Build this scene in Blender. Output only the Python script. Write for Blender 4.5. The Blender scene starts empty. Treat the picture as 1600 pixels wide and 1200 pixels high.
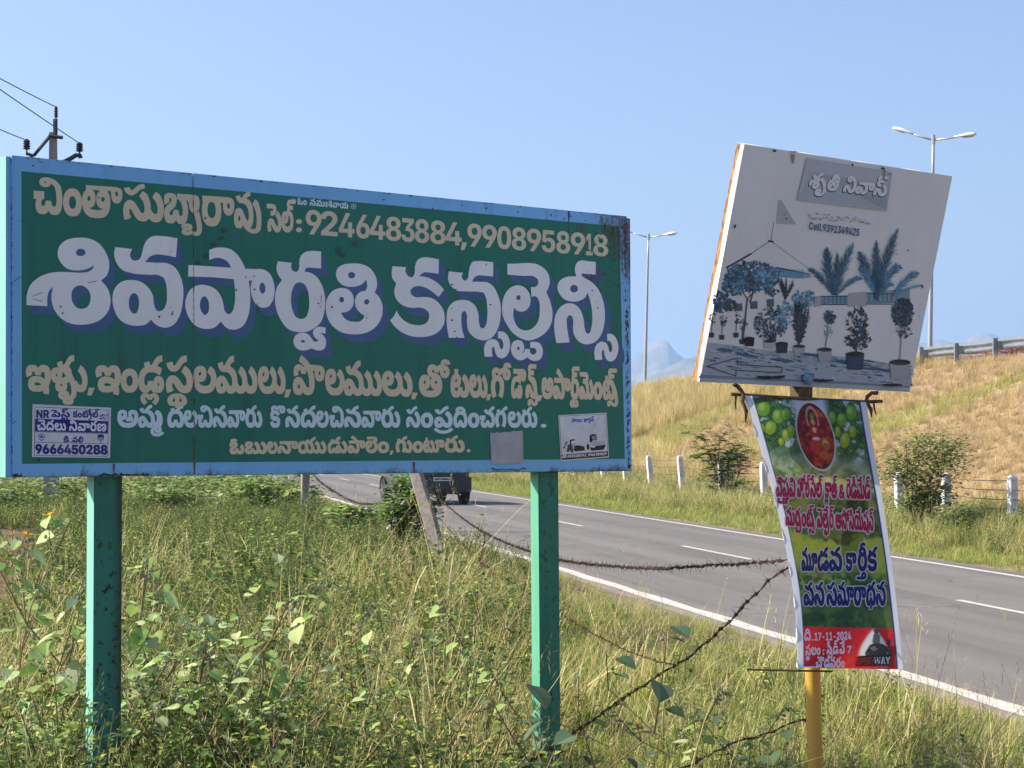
import bpy, math, random
import numpy as np
from mathutils import Vector, Matrix, noise as MN, geometry as MG
random.seed(7); RNG = np.random.default_rng(11)
R = math.radians
SC = bpy.context.scene; COL = SC.collection
# ------------------------------------------------------------ camera, sky, sun, exposure
F = 3200.0; EYE = 2.0; PITCH = math.atan(85.0/F)
cam = bpy.data.cameras.new('camera'); cam.sensor_width = 36; cam.lens = F*36/1600
cam.clip_start = 0.1; cam.clip_end = 30000
camo = bpy.data.objects.new('camera', cam); COL.objects.link(camo)
camo.location = (0, 0, EYE); camo.rotation_euler = (math.pi/2+PITCH, 0, 0)
SC.camera = camo
SUN_EL = 40.0; SUN_AZ = -84.0            # azimuth clockwise from +Y: the sun stands to the left, a little beyond the boards
w = bpy.data.worlds.new("World"); SC.world = w; w.use_nodes = True
nt = w.node_tree; bg = nt.nodes['Background']
sky = nt.nodes.new('ShaderNodeTexSky'); sky.sky_type = 'NISHITA'; sky.sun_disc = False
sky.sun_elevation = R(SUN_EL); sky.sun_rotation = R(SUN_AZ)
sky.altitude = 0; sky.air_density = 1.0; sky.dust_density = 2.4; sky.ozone_density = 5.5
tn = nt.nodes.new('ShaderNodeMix'); tn.data_type = 'RGBA'; tn.blend_type = 'MULTIPLY'; tn.inputs[0].default_value = 1; tn.inputs[7].default_value = (1.0, .895, .90, 1)
nt.links.new(sky.outputs[0], tn.inputs[6]); nt.links.new(tn.outputs[2], bg.inputs[0]); bg.inputs[1].default_value = 0.114
sl = bpy.data.lights.new('sun', 'SUN'); sl.energy = 5.0; sl.angle = R(0.55); sl.color = (1, .925, .80)
so = bpy.data.objects.new('sun', sl); COL.objects.link(so)
SDIR = Vector((math.sin(R(SUN_AZ))*math.cos(R(SUN_EL)), math.cos(R(SUN_AZ))*math.cos(R(SUN_EL)), math.sin(R(SUN_EL))))
so.rotation_euler = SDIR.to_track_quat('Z', 'Y').to_euler(); so.location = (-20, 10, 30)
SC.view_settings.view_transform = 'Standard'; SC.view_settings.look = 'None'
SC.view_settings.gamma = 1; SC.view_settings.use_curve_mapping = False
SC.view_settings.exposure = 0.95
SC.cycles.use_denoising = True; SC.cycles.max_bounces = 6; SC.cycles.transparent_max_bounces = 8
# ------------------------------------------------------------ geometry helpers
cp, sp = math.cos(PITCH), math.sin(PITCH)
O = Vector((0, 0, EYE)); FW = Vector((0, cp, sp)); UP = Vector((0, -sp, cp)); RT = Vector((1, 0, 0))
def ray(px, py): return RT*((px-800)/F) + FW + UP*((600-py)/F)
def P(px, py, y):
    d = ray(px, py); return O + d*(y/d.y)
def G(px, py, z=0.0):
    d = ray(px, py); return O + d*((z-EYE)/d.z)
class Plane:
    def __init__(s, p, n): s.p = p; s.n = n.normalized()
    def __call__(s, px, py, off=0.0):
        d = ray(px, py); q = s.p + s.n*off
        return O + d*((q-O).dot(s.n)/d.dot(s.n))
def srgb(r, g, b, a=None):
    return tuple(((c/255)/12.92 if c/255 <= .04045 else ((c/255+.055)/1.055)**2.4) for c in (r, g, b))
def setp(o, label=None, cat=None, group=None, kind=None):
    if label: o['label'] = label
    if cat: o['category'] = cat
    if group: o['group'] = group
    if kind: o['kind'] = kind
    return o
def empty(name, loc, label, cat, group=None):
    o = bpy.data.objects.new(name, None); COL.objects.link(o); o.location = loc; o.empty_display_size = .1
    return setp(o, label, cat, group)
def origin(parent):
    v = Vector((0, 0, 0))
    while parent is not None: v += parent.location; parent = parent.parent
    return v
def build(name, verts, faces, mats, parent=None, smooth=False, fmat=None, cols=None, loc=None):
    """one mesh object; verts in world space, kept relative to the thing's base"""
    org = origin(parent) if parent is not None else (Vector(loc) if loc is not None else Vector((0, 0, 0)))
    me = bpy.data.meshes.new(name)
    V = np.asarray([tuple(v) for v in verts], float) - np.array(org)
    me.from_pydata(V.tolist(), [], faces)
    if not isinstance(mats, (list, tuple)): mats = [mats]
    for m in mats: me.materials.append(m)
    if fmat is not None: me.polygons.foreach_set('material_index', np.asarray(fmat, np.int32))
    if smooth: me.polygons.foreach_set('use_smooth', np.ones(len(me.polygons), bool))
    if cols is not None:                                    # one colour per vertex
        a = me.attributes.new('Col', 'FLOAT_COLOR', 'POINT')
        c = np.ones((len(V), 4), np.float32); c[:, :3] = np.asarray(cols, np.float32)
        a.data.foreach_set('color', c.ravel())
    me.update()
    o = bpy.data.objects.new(name, me); COL.objects.link(o)
    if parent is not None: o.parent = parent
    elif loc is not None: o.location = loc
    return o
class MB:
    """collects boxes, tubes and sheets into one mesh"""
    def __init__(s): s.v = []; s.f = []; s.m = []
    def add(s, v, f, m=0):
        k = len(s.v); s.v += [Vector(x) for x in v]; s.f += [[i+k for i in q] for q in f]; s.m += [m]*len(f); return s
    def box8(s, c, m=0, ms=None):                            # c: 4 front (ccw) then 4 back
        f = [(0,1,2,3), (7,6,5,4), (0,4,5,1), (1,5,6,2), (2,6,7,3), (3,7,4,0)]
        s.add(c, f, m)
        if ms: s.m[-6:] = ms
        return s
    def box(s, c, sx, sy, sz, ax=None, m=0):
        ax = ax or (Vector((1,0,0)), Vector((0,1,0)), Vector((0,0,1)))
        c = Vector(c); q = []
        for dy in (-1, 1):
            for dx, dz in ((-1,-1), (1,-1), (1,1), (-1,1)):
                q.append(c + ax[0]*(dx*sx/2) + ax[1]*(dy*sy/2) + ax[2]*(dz*sz/2))
        return s.box8(q, m)
    def bevbox(s, c, sx, sy, sz, b, ax=None, m=0):           # box with chamfered vertical edges and top
        ax = ax or (Vector((1,0,0)), Vector((0,1,0)), Vector((0,0,1)))
        c = Vector(c); out = []
        for z, k in ((-sz/2, 0), (sz/2-b, 0), (sz/2, b)):
            hx, hy = sx/2-k, sy/2-k; bb = b*.8
            for x, y in ((-hx+bb,-hy), (hx-bb,-hy), (hx,-hy+bb), (hx,hy-bb), (hx-bb,hy), (-hx+bb,hy), (-hx,hy-bb), (-hx,-hy+bb)):
                out.append(c+ax[0]*x+ax[1]*y+ax[2]*z)
        f = [[i, (i+1) % 8, 8+(i+1) % 8, 8+i] for i in range(8)] + [[8+i, 8+(i+1) % 8, 16+(i+1) % 8, 16+i] for i in range(8)]
        f += [list(range(16, 24)), list(range(7, -1, -1))]
        return s.add(out, f, m)
    def tube(s, pts, r, n=8, m=0, cap=True):
        pts = [Vector(p) for p in pts]
        rr = r if isinstance(r, (list, tuple)) else [r]*len(pts)
        k = len(s.v); prev = None
        for i, p in enumerate(pts):
            t = (pts[min(i+1, len(pts)-1)] - pts[max(i-1, 0)]).normalized()
            if prev is None:
                a = t.orthogonal().normalized()
            else:
                a = prev - t*prev.dot(t)
                a = a.normalized() if a.length > 1e-6 else t.orthogonal().normalized()
            prev = a; b = t.cross(a)
            for j in range(n):
                an = 2*math.pi*j/n
                s.v.append(p + (a*math.cos(an)+b*math.sin(an))*rr[i])
        for i in range(len(pts)-1):
            for j in range(n):
                s.f.append([k+i*n+j, k+i*n+(j+1) % n, k+(i+1)*n+(j+1) % n, k+(i+1)*n+j]); s.m.append(m)
        if cap:
            s.f.append([k+j for j in range(n-1, -1, -1)]); s.f.append([k+(len(pts)-1)*n+j for j in range(n)]); s.m += [m, m]
        return s
    def build(s, name, mats, parent=None, smooth=False, loc=None):
        return build(name, s.v, s.f, mats, parent, smooth, s.m, loc=loc)
# ------------------------------------------------------------ materials
def newmat(name):
    m = bpy.data.materials.new(name); m.use_nodes = True
    t = m.node_tree; return m, t, t.nodes['Principled BSDF']
def node(t, kind, **kw):
    n = t.nodes.new(kind)
    for k, v in kw.items():
        if k in n.inputs: n.inputs[k].default_value = v
        else: setattr(n, k, v)
    return n
def mixc(t, fac, a, b, blend='MIX'):
    n = t.nodes.new('ShaderNodeMix'); n.data_type = 'RGBA'; n.blend_type = blend
    for s, v in ((n.inputs[0], fac), (n.inputs[6], a), (n.inputs[7], b)):
        if hasattr(v, 'is_output'): t.links.new(v, s)
        elif isinstance(v, (int, float)): s.default_value = v
        else: s.default_value = (*v, 1)
    return n.outputs[2]
def ramp(t, src, lo, hi, a=0.0, b=1.0):
    n = node(t, 'ShaderNodeMapRange'); n.inputs[1].default_value = lo; n.inputs[2].default_value = hi
    n.inputs[3].default_value = a; n.inputs[4].default_value = b; t.links.new(src, n.inputs[0]); return n.outputs[0]
def math_(t, op, a, b=None):
    n = t.nodes.new('ShaderNodeMath'); n.operation = op
    for i, v in enumerate((a, b)):
        if v is None: continue
        if hasattr(v, 'is_output'): t.links.new(v, n.inputs[i])
        else: n.inputs[i].default_value = v
    return n.outputs[0]
def noise(t, scale, detail=4, rough=.6, vec=None, stretch=None):
    if vec is None: vec = t.nodes.new('ShaderNodeTexCoord').outputs['Object']
    if stretch:
        mp = t.nodes.new('ShaderNodeMapping'); mp.inputs['Scale'].default_value = stretch; t.links.new(vec, mp.inputs[0]); vec = mp.outputs[0]
    n = node(t, 'ShaderNodeTexNoise', Scale=scale, Detail=detail, Roughness=rough); t.links.new(vec, n.inputs['Vector'])
    return n.outputs['Fac']
def bump(t, b, h, strength=.2, dist=.01):
    n = node(t, 'ShaderNodeBump', Strength=strength, Distance=dist); t.links.new(h, n.inputs['Height']); t.links.new(n.outputs[0], b.inputs['Normal'])
def simple(name, c, rough=.6, spec=.3, metal=0.0, c2=None, scale=8, bmp=0.0, stretch=None, detail=5, lo=.35, hi=.65):
    m, t, b = newmat(name)
    b.inputs['Roughness'].default_value = rough; b.inputs['Specular IOR Level'].default_value = spec; b.inputs['Metallic'].default_value = metal
    if c2 is None: b.inputs['Base Color'].default_value = (*c, 1)
    else:
        nz = noise(t, scale, detail, .65, stretch=stretch)
        t.links.new(mixc(t, ramp(t, nz, lo, hi), c, c2), b.inputs['Base Color'])
        if bmp: bump(t, b, nz, bmp)
    return m
def leafmat(name, rough=.55, trans=.35, spec=.25, tint=(1,1,1), var=.35):
    """leaf: colour from the leaf's own attribute, random per plant, lets light through"""
    m, t, b = newmat(name)
    at = node(t, 'ShaderNodeAttribute'); at.attribute_name = 'Col'
    oi = t.nodes.new('ShaderNodeObjectInfo')
    hs = t.nodes.new('ShaderNodeHueSaturation')
    t.links.new(ramp(t, oi.outputs['Random'], 0, 1, 1-var, 1+var), hs.inputs['Value'])
    t.links.new(mixc(t, 1.0, at.outputs['Color'], tint, 'MULTIPLY'), hs.inputs['Color'])
    t.links.new(hs.outputs[0], b.inputs['Base Color'])
    b.inputs['Roughness'].default_value = rough; b.inputs['Specular IOR Level'].default_value = spec
    tr = t.nodes.new('ShaderNodeBsdfTranslucent'); t.links.new(hs.outputs[0], tr.inputs[0])
    mx = t.nodes.new('ShaderNodeMixShader'); mx.inputs[0].default_value = trans
    t.links.new(b.outputs[0], mx.inputs[1]); t.links.new(tr.outputs[0], mx.inputs[2])
    t.links.new(mx.outputs[0], t.nodes['Material Output'].inputs[0])
    return m
def worn(name, c, rust=.0, seed=0.0, rough=.4, spec=.4, dirt=.25, fine=60, zone=None, rustc=(.09,.035,.015), pale=None):
    """painted steel: faint mottling, streaks of dirt running down, flecks of rust; zone(t, vec)-> extra rust mask"""
    m, t, b = newmat(name)
    tc = t.nodes.new('ShaderNodeTexCoord'); mp = t.nodes.new('ShaderNodeMapping'); mp.inputs['Location'].default_value = (seed, seed*.7, seed*1.3)
    t.links.new(tc.outputs['Object'], mp.inputs[0]); vec = mp.outputs[0]
    big = noise(t, 2.2, 5, .6, vec); st = noise(t, 5, 4, .6, vec, (3, 3, .25)); fi = noise(t, fine, 3, .7, vec)
    col = mixc(t, ramp(t, big, .3, .7, 0, .6), c, tuple(min(1, x*1.18+.012) for x in c) if pale is None else pale)
    col = mixc(t, ramp(t, st, .5, .75, 0, dirt), col, tuple(x*.55 for x in c))
    mask = math_(t, 'MULTIPLY', ramp(t, fi, .66-rust*.2, .70-rust*.2), ramp(t, big, .55-rust*.45, .7-rust*.3))
    if zone: mask = math_(t, 'MAXIMUM', mask, zone(t, tc.outputs['Object'], big, fi, st))
    if rust > 0 or zone: col = mixc(t, mask, col, rustc)
    t.links.new(col, b.inputs['Base Color'])
    t.links.new(ramp(t, mask, 0, 1, rough, .9), b.inputs['Roughness']); b.inputs['Specular IOR Level'].default_value = spec
    bump(t, b, fi, .08, .004)
    return m
def attrmat(name, rough=.5, spec=.3, fade=.12, scale=9):
    """printed or painted colours held by the surface itself, a little faded and dusty"""
    m, t, b = newmat(name)
    at = node(t, 'ShaderNodeAttribute'); at.attribute_name = 'Col'
    nz = noise(t, scale, 5, .65); f2 = noise(t, 90, 2, .6)
    c = mixc(t, ramp(t, nz, .4, .7, 0, fade), at.outputs['Color'], (.42, .37, .33))
    c = mixc(t, ramp(t, f2, .68, .72, 0, fade*2.2), c, (.22, .14, .09))
    t.links.new(c, b.inputs['Base Color']); b.inputs['Roughness'].default_value = rough; b.inputs['Specular IOR Level'].default_value = spec
    return m
# ------------------------------------------------------------ lettering: outlines, filled and laid on a surface
# glyph outlines: x step*2 + (1 if on the curve), y step; then where each group of glyphs stands
GL = [
[[291,-3,-24,0,-32,5,-24,11,-9,9,11,0,-14,-10,-28,-11,-36,-4,-23,0,-32,0,-38,10,-20,16,1,10,0,9,16,15,36,11,29,6,18,4,20,7,1,5,0,3,-4,4,-10,3,-9,0,-14,0,-12,-6,1,-4,0,-3,4,-5,1,-1,-63,-10,-4,5,-6,12,1,6,0,8,22,14,42,9,35,0,36,0,40,-9,18,-15,1,-9,0,-9,-14,-13,-36,-13,-31,-6,-20,-4,-16,-6,1,-4,0,-4,14,-5,17,0,20,0,20,7,10,11,3,5,67,0,2,-10,14,-10,20,-3,11,0,16,0,14,8,1,6,0,8,-20,11,-11,4,41,27,16,-4,30,-15,18,-19,1,-12,0,-13,-20,-20,-44,-12],[121,167,32,0,40,-13,11,-12,-51,-7,-4,3,-8,4,-10,2,-7,0,-12,0,-14,-6,1,-4,0,-5,12,-7,11,-3,-51,-10,-10,4,-16,15,1,9,0,8,18,13,36,9]],
[[15,52,0,16,32,25,54,14,39,0,40,0,54,-14,28,-25,1,-16,0,-16,-28,-25,-56,-14,-37,0,-38,0,-56,14,-30,25],[85,52,0,-11,26,-16,29,0,18,0,24,7,12,13,1,7,0,11,-28,16,-25,0,-18,0,-24,-7,-12,-12]],
[[265,-3,-20,0,-40,6,-40,15,-23,13,-10,6,-14,7,-8,2,-5,0,-6,0,-12,-6,1,-4,0,-6,12,-14,11,-8,-71,-11,-8,8,-12,20,1,12,0,11,22,18,38,11,27,0,22,0,36,-7,30,-13,19,-9,14,-8,20,-9,16,-3,11,0,16,0,18,10,1,10,0,10,-16,18,-34,14,-48,9,-31,0,-33,0,97,26,44,-5,64,-20,32,-30,1,-19,0,-16,-24,-24,-48,-14],[141,99,-24,0,-36,8,-26,18,-5,15,69,9,6,-13,12,-11,13,0,8,0,14,6,15,7,21,14,18,11,30,12,38,6,27,1,5,-30,-18,0,-24,-5,-20,-8,-9,-7,-15,-10,-10,-6,-26,-11,-34,-6]],
[[141,99,-24,0,-36,8,-26,18,-5,15,69,9,6,-13,12,-11,13,0,8,0,14,6,13,7,23,14,18,11,30,12,38,6,27,1,5,-30,-18,0,-24,-5,-20,-8,-9,-7,-15,-10,-10,-6,-26,-11,-34,-6],[269,-3,-24,0,-36,7,-38,16,-25,15,-14,8,-16,6,-9,0,-8,0,-16,-6,1,-6,0,-8,16,-6,13,0,12,0,22,10,7,12,43,-22,-10,-7,-22,-12,-32,-7,-27,0,-30,0,-38,11,-16,19,1,10,0,12,22,18,42,10,25,0,22,0,32,-6,30,-12,21,-11,16,-8,20,-9,16,-3,11,0,16,0,18,10,1,10,0,10,-16,18,-34,14,-48,9,-33,0,-31,0,93,26,46,-4,64,-21,34,-30,1,-19,0,-16,-24,-25,-48,-13],[443,-3,-38,0,-54,17,-21,14,39,22,12,-6,22,-10,26,-6,17,0,16,0,18,10,1,10,0,11,-20,18,-34,14,-17,6,41,28,30,-8,46,-22,28,-28,1,-17,0,-24,-54,-29]],
[[13,28,0,13,38,18,35,0,34,0,36,-18,1,-13,0,-14,-36,-17,-33,0,-34,0,-38,18],[63,28,0,-5,10,-6,13,0,10,0,12,6,1,5,0,5,-12,6,-9,0,-10,0,-12,-6],[13,94,0,14,38,17,35,0,34,0,36,-17,1,-14,0,-13,-36,-17,-33,0,-34,0,-38,17],[63,95,0,-5,10,-7,13,0,10,0,12,7,1,5,0,4,-12,6,-9,0,-10,0,-12,-6]],
[[213,-3,-34,0,-40,10,-18,15,1,9,0,9,14,13,24,11,19,5,4,1,-2,4,5,1,28,10,28,18,1,12,0,9,-18,13,-32,7,-21,0,-6,0,-10,1,-5,0,-14,0,-14,-6,1,-4,0,-5,10,-5,11,0,10,0,14,6,1,4,0,7,-16,10,-7,3,57,5,10,-7,8,-10,1,-8,0,-17,-38,-17,-35,0,-22,0,-34,7,-20,16,1,11,0,10,20,17,44,10,35,0,38,0,56,-10,34,-16,18,-20,1,-11,0,-17,-34,-22,-23,-11,-11,-3,-16,-5,-20,-8,-10,-8,1,-5,0,-4,10,-7,13,0,12,0,14,7,1,5,0,8,-30,13,-48,7,-23,0,-30,0,-18,-9,1,-7,0,-4,4,-6,3,-2,-63,-10,-6,6,-8,13,1,7,0,11,22,17,52,11,43,0,30,0,58,-7,25,-7,32,-8,30,-24,1,-14,0,-16,-48,-19]],
[[269,-3,-24,0,-36,7,-38,16,-25,15,-14,8,-16,6,-9,0,-8,0,-16,-6,1,-6,0,-8,16,-6,13,0,12,0,22,10,7,12,43,-22,-10,-7,-22,-12,-32,-7,-27,0,-30,0,-38,11,-16,19,1,10,0,12,22,18,42,10,25,0,22,0,32,-6,30,-12,21,-11,16,-8,20,-9,16,-3,11,0,16,0,18,10,1,10,0,13,-26,20,-46,15,-29,4,119,2,18,-6,24,-15,14,-19,1,-11,0,-16,-24,-25,-48,-13],[487,46,-24,0,-30,7,-18,10,-6,12,1,6,0,10,12,13,9,5,55,-2,-10,-5,-14,-10,1,-8,0,-6,16,-8,13,0,14,0,14,7,1,6,0,7,-24,6,-19,0,-401,0,1,29,359,0,32,0,40,-2,28,-4,13,-5,12,-5,16,-14,1,-11,0,-17,-42,-21]],
[[17,59,0,19,32,29,64,18,47,0,46,0,62,-17,32,-29,1,-20,0,-18,-32,-28,-62,-16,-45,0,-48,0,-62,16,-32,28],[89,61,0,-14,34,-19,37,0,22,0,32,8,14,15,1,9,0,10,-14,15,-32,9,-21,0,-24,0,-30,-9,-16,-15],[367,-3,-38,0,-52,17,-23,14,41,22,10,-6,22,-10,26,-6,17,0,18,0,18,10,1,10,0,11,-20,19,-34,15,-21,7,39,25,32,-8,48,-22,30,-28,1,-17,0,-24,-56,-29],[543,-3,-38,0,-52,17,-23,14,41,22,10,-6,22,-10,26,-6,17,0,16,0,18,10,1,10,0,11,-20,18,-34,14,-17,6,41,28,30,-8,48,-22,26,-28,1,-17,0,-24,-54,-29],[341,99,-24,0,-36,8,-26,18,-5,15,69,9,6,-13,14,-11,11,0,8,0,14,6,15,7,21,14,18,11,32,12,36,6,27,1,5,-30,-16,0,-26,-5,-20,-8,-9,-7,-15,-10,-10,-6,-26,-11,-34,-6]],
[[301,-3,-20,0,-32,5,-26,12,-9,8,13,0,-12,-10,-30,-11,-36,-4,-17,0,-28,0,-40,9,-22,16,1,11,0,8,18,17,21,5,-1,-6,-61,0,1,30,141,0,1,-27,-24,-2,-20,-10,1,-6,0,-7,18,-7,15,0,20,0,22,13,5,10,65,0,4,-10,14,-10,18,-3,13,0,12,0,18,6,10,13,1,9,0,17,-18,30,-34,26,-50,18,-31,3,-6,1,-18,1,-3,0,-14,0,-14,-5,1,-5,0,-5,12,-5,9,0,12,0,12,6,1,4,0,7,-16,10,-7,3,63,3,6,-4,10,-12,1,-7,0,-17,-40,-17,-35,0,-22,0,-36,8,-20,15,1,11,0,11,22,16,42,10,33,0,54,0,80,-20,58,-34,28,-44,1,-23,0,-20,-24,-27,-50,-14]],
[[215,-3,-68,0,-88,16,-42,29,1,19,0,15,28,22,46,12,33,0,42,0,42,-21,1,-15,0,-18,-46,-18,-37,0,-18,0,-32,6,-26,9,-7,4,19,20,8,-5,28,-10,19,0,16,0,18,6,1,6,0,5,-12,6,-13,0,-10,0,-18,-5,-12,-12,1,-8,1,-1,0,-8,16,-12,32,-8,52,-4,37,0,40,0,58,4,36,7,18,13,1,10,1,1,0,10,-24,13,-21,0,-10,0,-18,-5,1,-7,0,-6,16,-5,13,0,12,0,18,5,12,9,5,6,29,-17,-10,-8,-22,-12,-32,-7,-23,0,-20,0,-34,7,-22,15,1,12,0,16,46,18,39,0,6,0,12,0,8,-1,5,-1,-29,-4,-10,4,-32,6,-32,5,-9,0,51,9,30,-2,52,-9,42,-14,24,-23,1,-15,0,-16,-24,-24,-50,-16,-82,-8],[529,62,-24,0,-30,7,-16,11,-8,12,1,5,0,9,14,14,7,5,57,-1,-12,-6,-12,-10,1,-7,0,-7,14,-8,13,0,14,0,14,8,1,5,0,7,-22,6,-19,0,-439,0,1,29,397,0,30,0,40,-2,28,-5,13,-4,14,-5,14,-15,1,-10,0,-17,-42,-21]],
[[265,-3,-20,0,-40,6,-40,15,-23,13,-10,6,-14,7,-8,2,-5,0,-6,0,-12,-6,1,-4,0,-6,12,-14,11,-8,-71,-11,-8,8,-12,20,1,12,0,11,22,18,38,11,27,0,22,0,36,-7,30,-13,19,-9,14,-8,20,-9,18,-3,11,0,14,0,18,10,1,9,0,12,-20,18,-34,14,-17,6,41,28,30,-8,46,-22,28,-28,1,-17,0,-16,-24,-24,-48,-13],[117,99,-24,0,-38,8,-24,18,-7,15,71,9,6,-13,12,-11,13,0,8,0,14,6,13,7,23,14,18,11,30,12,38,6,25,1,5,-30,-16,0,-24,-5,-20,-8,-11,-7,-15,-10,-8,-6,-28,-11,-32,-6]],
[[53,-3,-38,0,-52,17,-23,14,41,22,10,-6,22,-10,26,-6,17,0,16,0,18,10,1,10,0,11,-20,18,-34,14,-17,6,41,28,30,-8,46,-22,28,-28,1,-17,0,-24,-54,-29]],
[[287,-3,-20,0,-30,5,-26,11,-11,9,13,0,-14,-10,-28,-11,-36,-4,-23,0,-32,0,-38,10,-20,16,1,10,0,9,16,15,36,11,29,6,18,4,20,7,1,5,0,3,-4,4,-10,3,-9,0,-14,0,-12,-6,1,-4,0,-3,4,-5,1,-1,-63,-10,-4,5,-6,12,1,6,0,8,22,14,42,9,35,0,36,0,40,-9,18,-15,1,-9,0,-9,-14,-13,-36,-13,-31,-6,-20,-4,-16,-6,1,-4,0,-4,14,-5,17,0,20,0,20,7,10,11,3,5,67,0,2,-10,14,-10,20,-3,11,0,22,0,14,11,1,9,0,11,-20,19,-34,15,-19,7,37,22,32,-8,50,-21,28,-26,1,-17,0,-16,-24,-24,-48,-13],[499,46,-22,0,-30,7,-18,10,-8,12,1,6,0,10,14,13,9,5,55,-2,-10,-5,-14,-10,1,-8,0,-6,16,-8,13,0,14,0,14,7,1,6,0,7,-24,6,-19,0,-257,0,1,29,215,0,32,0,40,-2,28,-4,13,-5,12,-5,16,-14,1,-11,0,-17,-44,-21]],
[[137,-98,-18,0,-26,6,-16,8,-5,5,9,1,-18,-12,-40,-8,-29,0,-40,0,-36,17,1,10,0,11,30,14,37,7,16,2,18,5,1,4,0,3,-12,3,-7,0,-6,0,-10,-1,-4,-4,1,-2,0,-1,2,-4,1,-1,-57,-7,-4,4,-4,9,1,3,0,7,18,11,38,7,27,0,30,0,38,-7,16,-12,1,-6,0,-7,-10,-10,-26,-9,-23,-4,-24,-4,-12,-4,1,-4,0,-3,10,-2,9,0,22,0,22,11,3,5,57,0,2,-5,10,-6,10,-2,7,0,14,0,14,10,6,17,1,12,0,21,-28,39,-48,33,-62,26,-33,9,41,28,36,-10,72,-31,58,-41,34,-48,1,-27,0,-21,-20,-29,-44,-16]],
[[19,59,0,18,32,27,64,14,47,0,46,0,62,-13,32,-26,1,-20,0,-18,-30,-28,-64,-16,-45,0,-48,0,-62,16,-32,28],[91,62,0,-15,36,-19,35,0,22,0,32,8,14,16,1,9,0,10,-14,16,-30,9,-23,0,-24,0,-30,-9,-16,-16],[417,46,-24,0,-30,7,-16,10,-8,12,1,6,0,9,14,14,7,5,57,-2,-12,-5,-14,-10,1,-8,0,-6,16,-8,13,0,14,0,14,7,1,6,0,7,-22,6,-21,0,-375,0,1,29,335,0,30,0,40,-2,28,-4,13,-5,14,-5,14,-14,1,-11,0,-17,-42,-21]],
[[271,-2,-8,0,-12,0,-5,0,-18,2,-30,8,-32,15,-19,12,-14,8,-16,6,-9,0,-8,0,-16,-6,1,-6,0,-8,16,-6,13,0,12,0,22,10,7,12,43,-22,-10,-7,-22,-12,-32,-7,-27,0,-30,0,-38,11,-16,19,1,10,0,12,22,18,42,10,25,0,22,0,32,-6,30,-12,21,-11,16,-8,20,-9,16,-3,11,0,16,0,18,10,1,10,0,10,-16,18,-34,14,-48,9,-33,0,-31,0,93,26,46,-4,64,-21,34,-30,1,-19,0,-24,-54,-29],[383,-40,-32,0,-58,10,-60,22,-33,17,75,11,14,-9,28,-13,34,-7,27,0,20,0,38,8,22,19,1,16,0,16,-24,23,-38,18,-17,6,41,28,30,-8,50,-26,32,-35,1,-21,0,-23,-36,-34,-64,-18],[141,99,-24,0,-36,8,-26,18,-5,15,69,9,6,-13,12,-11,13,0,8,0,14,6,13,7,23,14,18,11,30,12,38,6,27,1,5,-30,-18,0,-24,-5,-20,-8,-9,-7,-15,-10,-10,-6,-26,-11,-34,-6]],
[[265,-3,-20,0,-40,6,-40,15,-23,13,-10,6,-14,7,-8,2,-5,0,-6,0,-12,-6,1,-4,0,-6,12,-14,11,-8,-71,-11,-8,8,-12,20,1,12,0,11,22,18,38,11,27,0,22,0,36,-7,30,-13,19,-9,14,-8,20,-9,18,-3,11,0,14,0,18,10,1,9,0,12,-20,18,-34,14,-17,6,41,28,30,-8,46,-22,28,-28,1,-17,0,-16,-24,-24,-48,-13],[233,137,0,-9,-12,-16,-11,-4,-14,-5,-34,-6,-29,0,-35,0,1,28,35,0,14,0,14,2,5,2,4,1,2,4,1,2,0,3,-2,4,-3,2,-4,1,-14,2,-15,0,-133,0,1,29,129,0,34,0,40,-6,17,-6,10,-4,12,-14]],
[[193,-3,-56,0,-80,19,-40,32,1,20,0,18,28,25,50,14,33,0,32,0,36,-11,18,-17,1,-9,0,-11,-20,-17,-38,-8,-27,0,-20,0,-32,5,-22,8,-7,4,13,24,6,-4,16,-8,22,-5,13,0,14,0,20,6,1,7,0,4,-12,7,-11,0,-16,0,-24,-15,1,-10,1,-10,0,-5,10,-13,26,-12,44,-7,35,0,50,0,54,16,1,18,0,14,-32,21,-27,8,53,20,11,0,20,-7,30,-18,20,-23,1,-14,0,-20,-38,-29,-80,-17],[193,132,0,8,14,14,17,5,1,-5,-16,6,-18,16,1,8,0,8,14,12,11,4,8,3,22,4,32,2,27,0,145,0,1,-27,-151,0,-12,0,-14,-1,-3,-1,-4,-1,-6,-4,1,-3,0,-2,4,-4,7,-2,4,-1,12,0,15,0,71,0,1,-28,-69,0,-12,0,-14,-1,-1,-1,-8,-2,1,-5,0,-2,4,-3,3,-2,4,-1,10,-1,9,0,17,0,3,-27,-23,0,-24,0,-38,7,-24,15]],
[[71,-2,-20,0,-24,12,1,9,0,10,24,12,21,0,18,0,26,-12,1,-10,0,-9,-26,-12],[71,90,-20,0,-24,12,1,9,0,10,24,12,21,0,18,0,26,-12,1,-10,0,-9,-26,-12]],
[[165,189,38,0,62,-15,36,-28,1,-20,0,-15,-22,-29,-23,-18,-87,-64,-77,0,117,85,23,0,-6,-4,-22,-8,-32,-6,-19,0,-34,0,-52,14,-30,26,1,18,0,19,34,29,62,16],[165,158,-16,0,-28,-8,-16,-15,1,-9,0,-9,16,-15,28,-8,17,0,18,0,28,8,16,15,1,9,0,9,-16,15,-28,8]],
[[35,0,1,28,135,62,16,8,22,13,14,12,1,8,0,8,-16,12,-26,6,-15,0,-16,0,-26,-6,-14,-13,1,-9,-75,0,0,18,34,27,60,15,39,0,40,0,60,-14,34,-25,1,-16,0,-11,-18,-20,-42,-25,-37,-18,-53,-26,1,-2,157,0,1,-32]],
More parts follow.
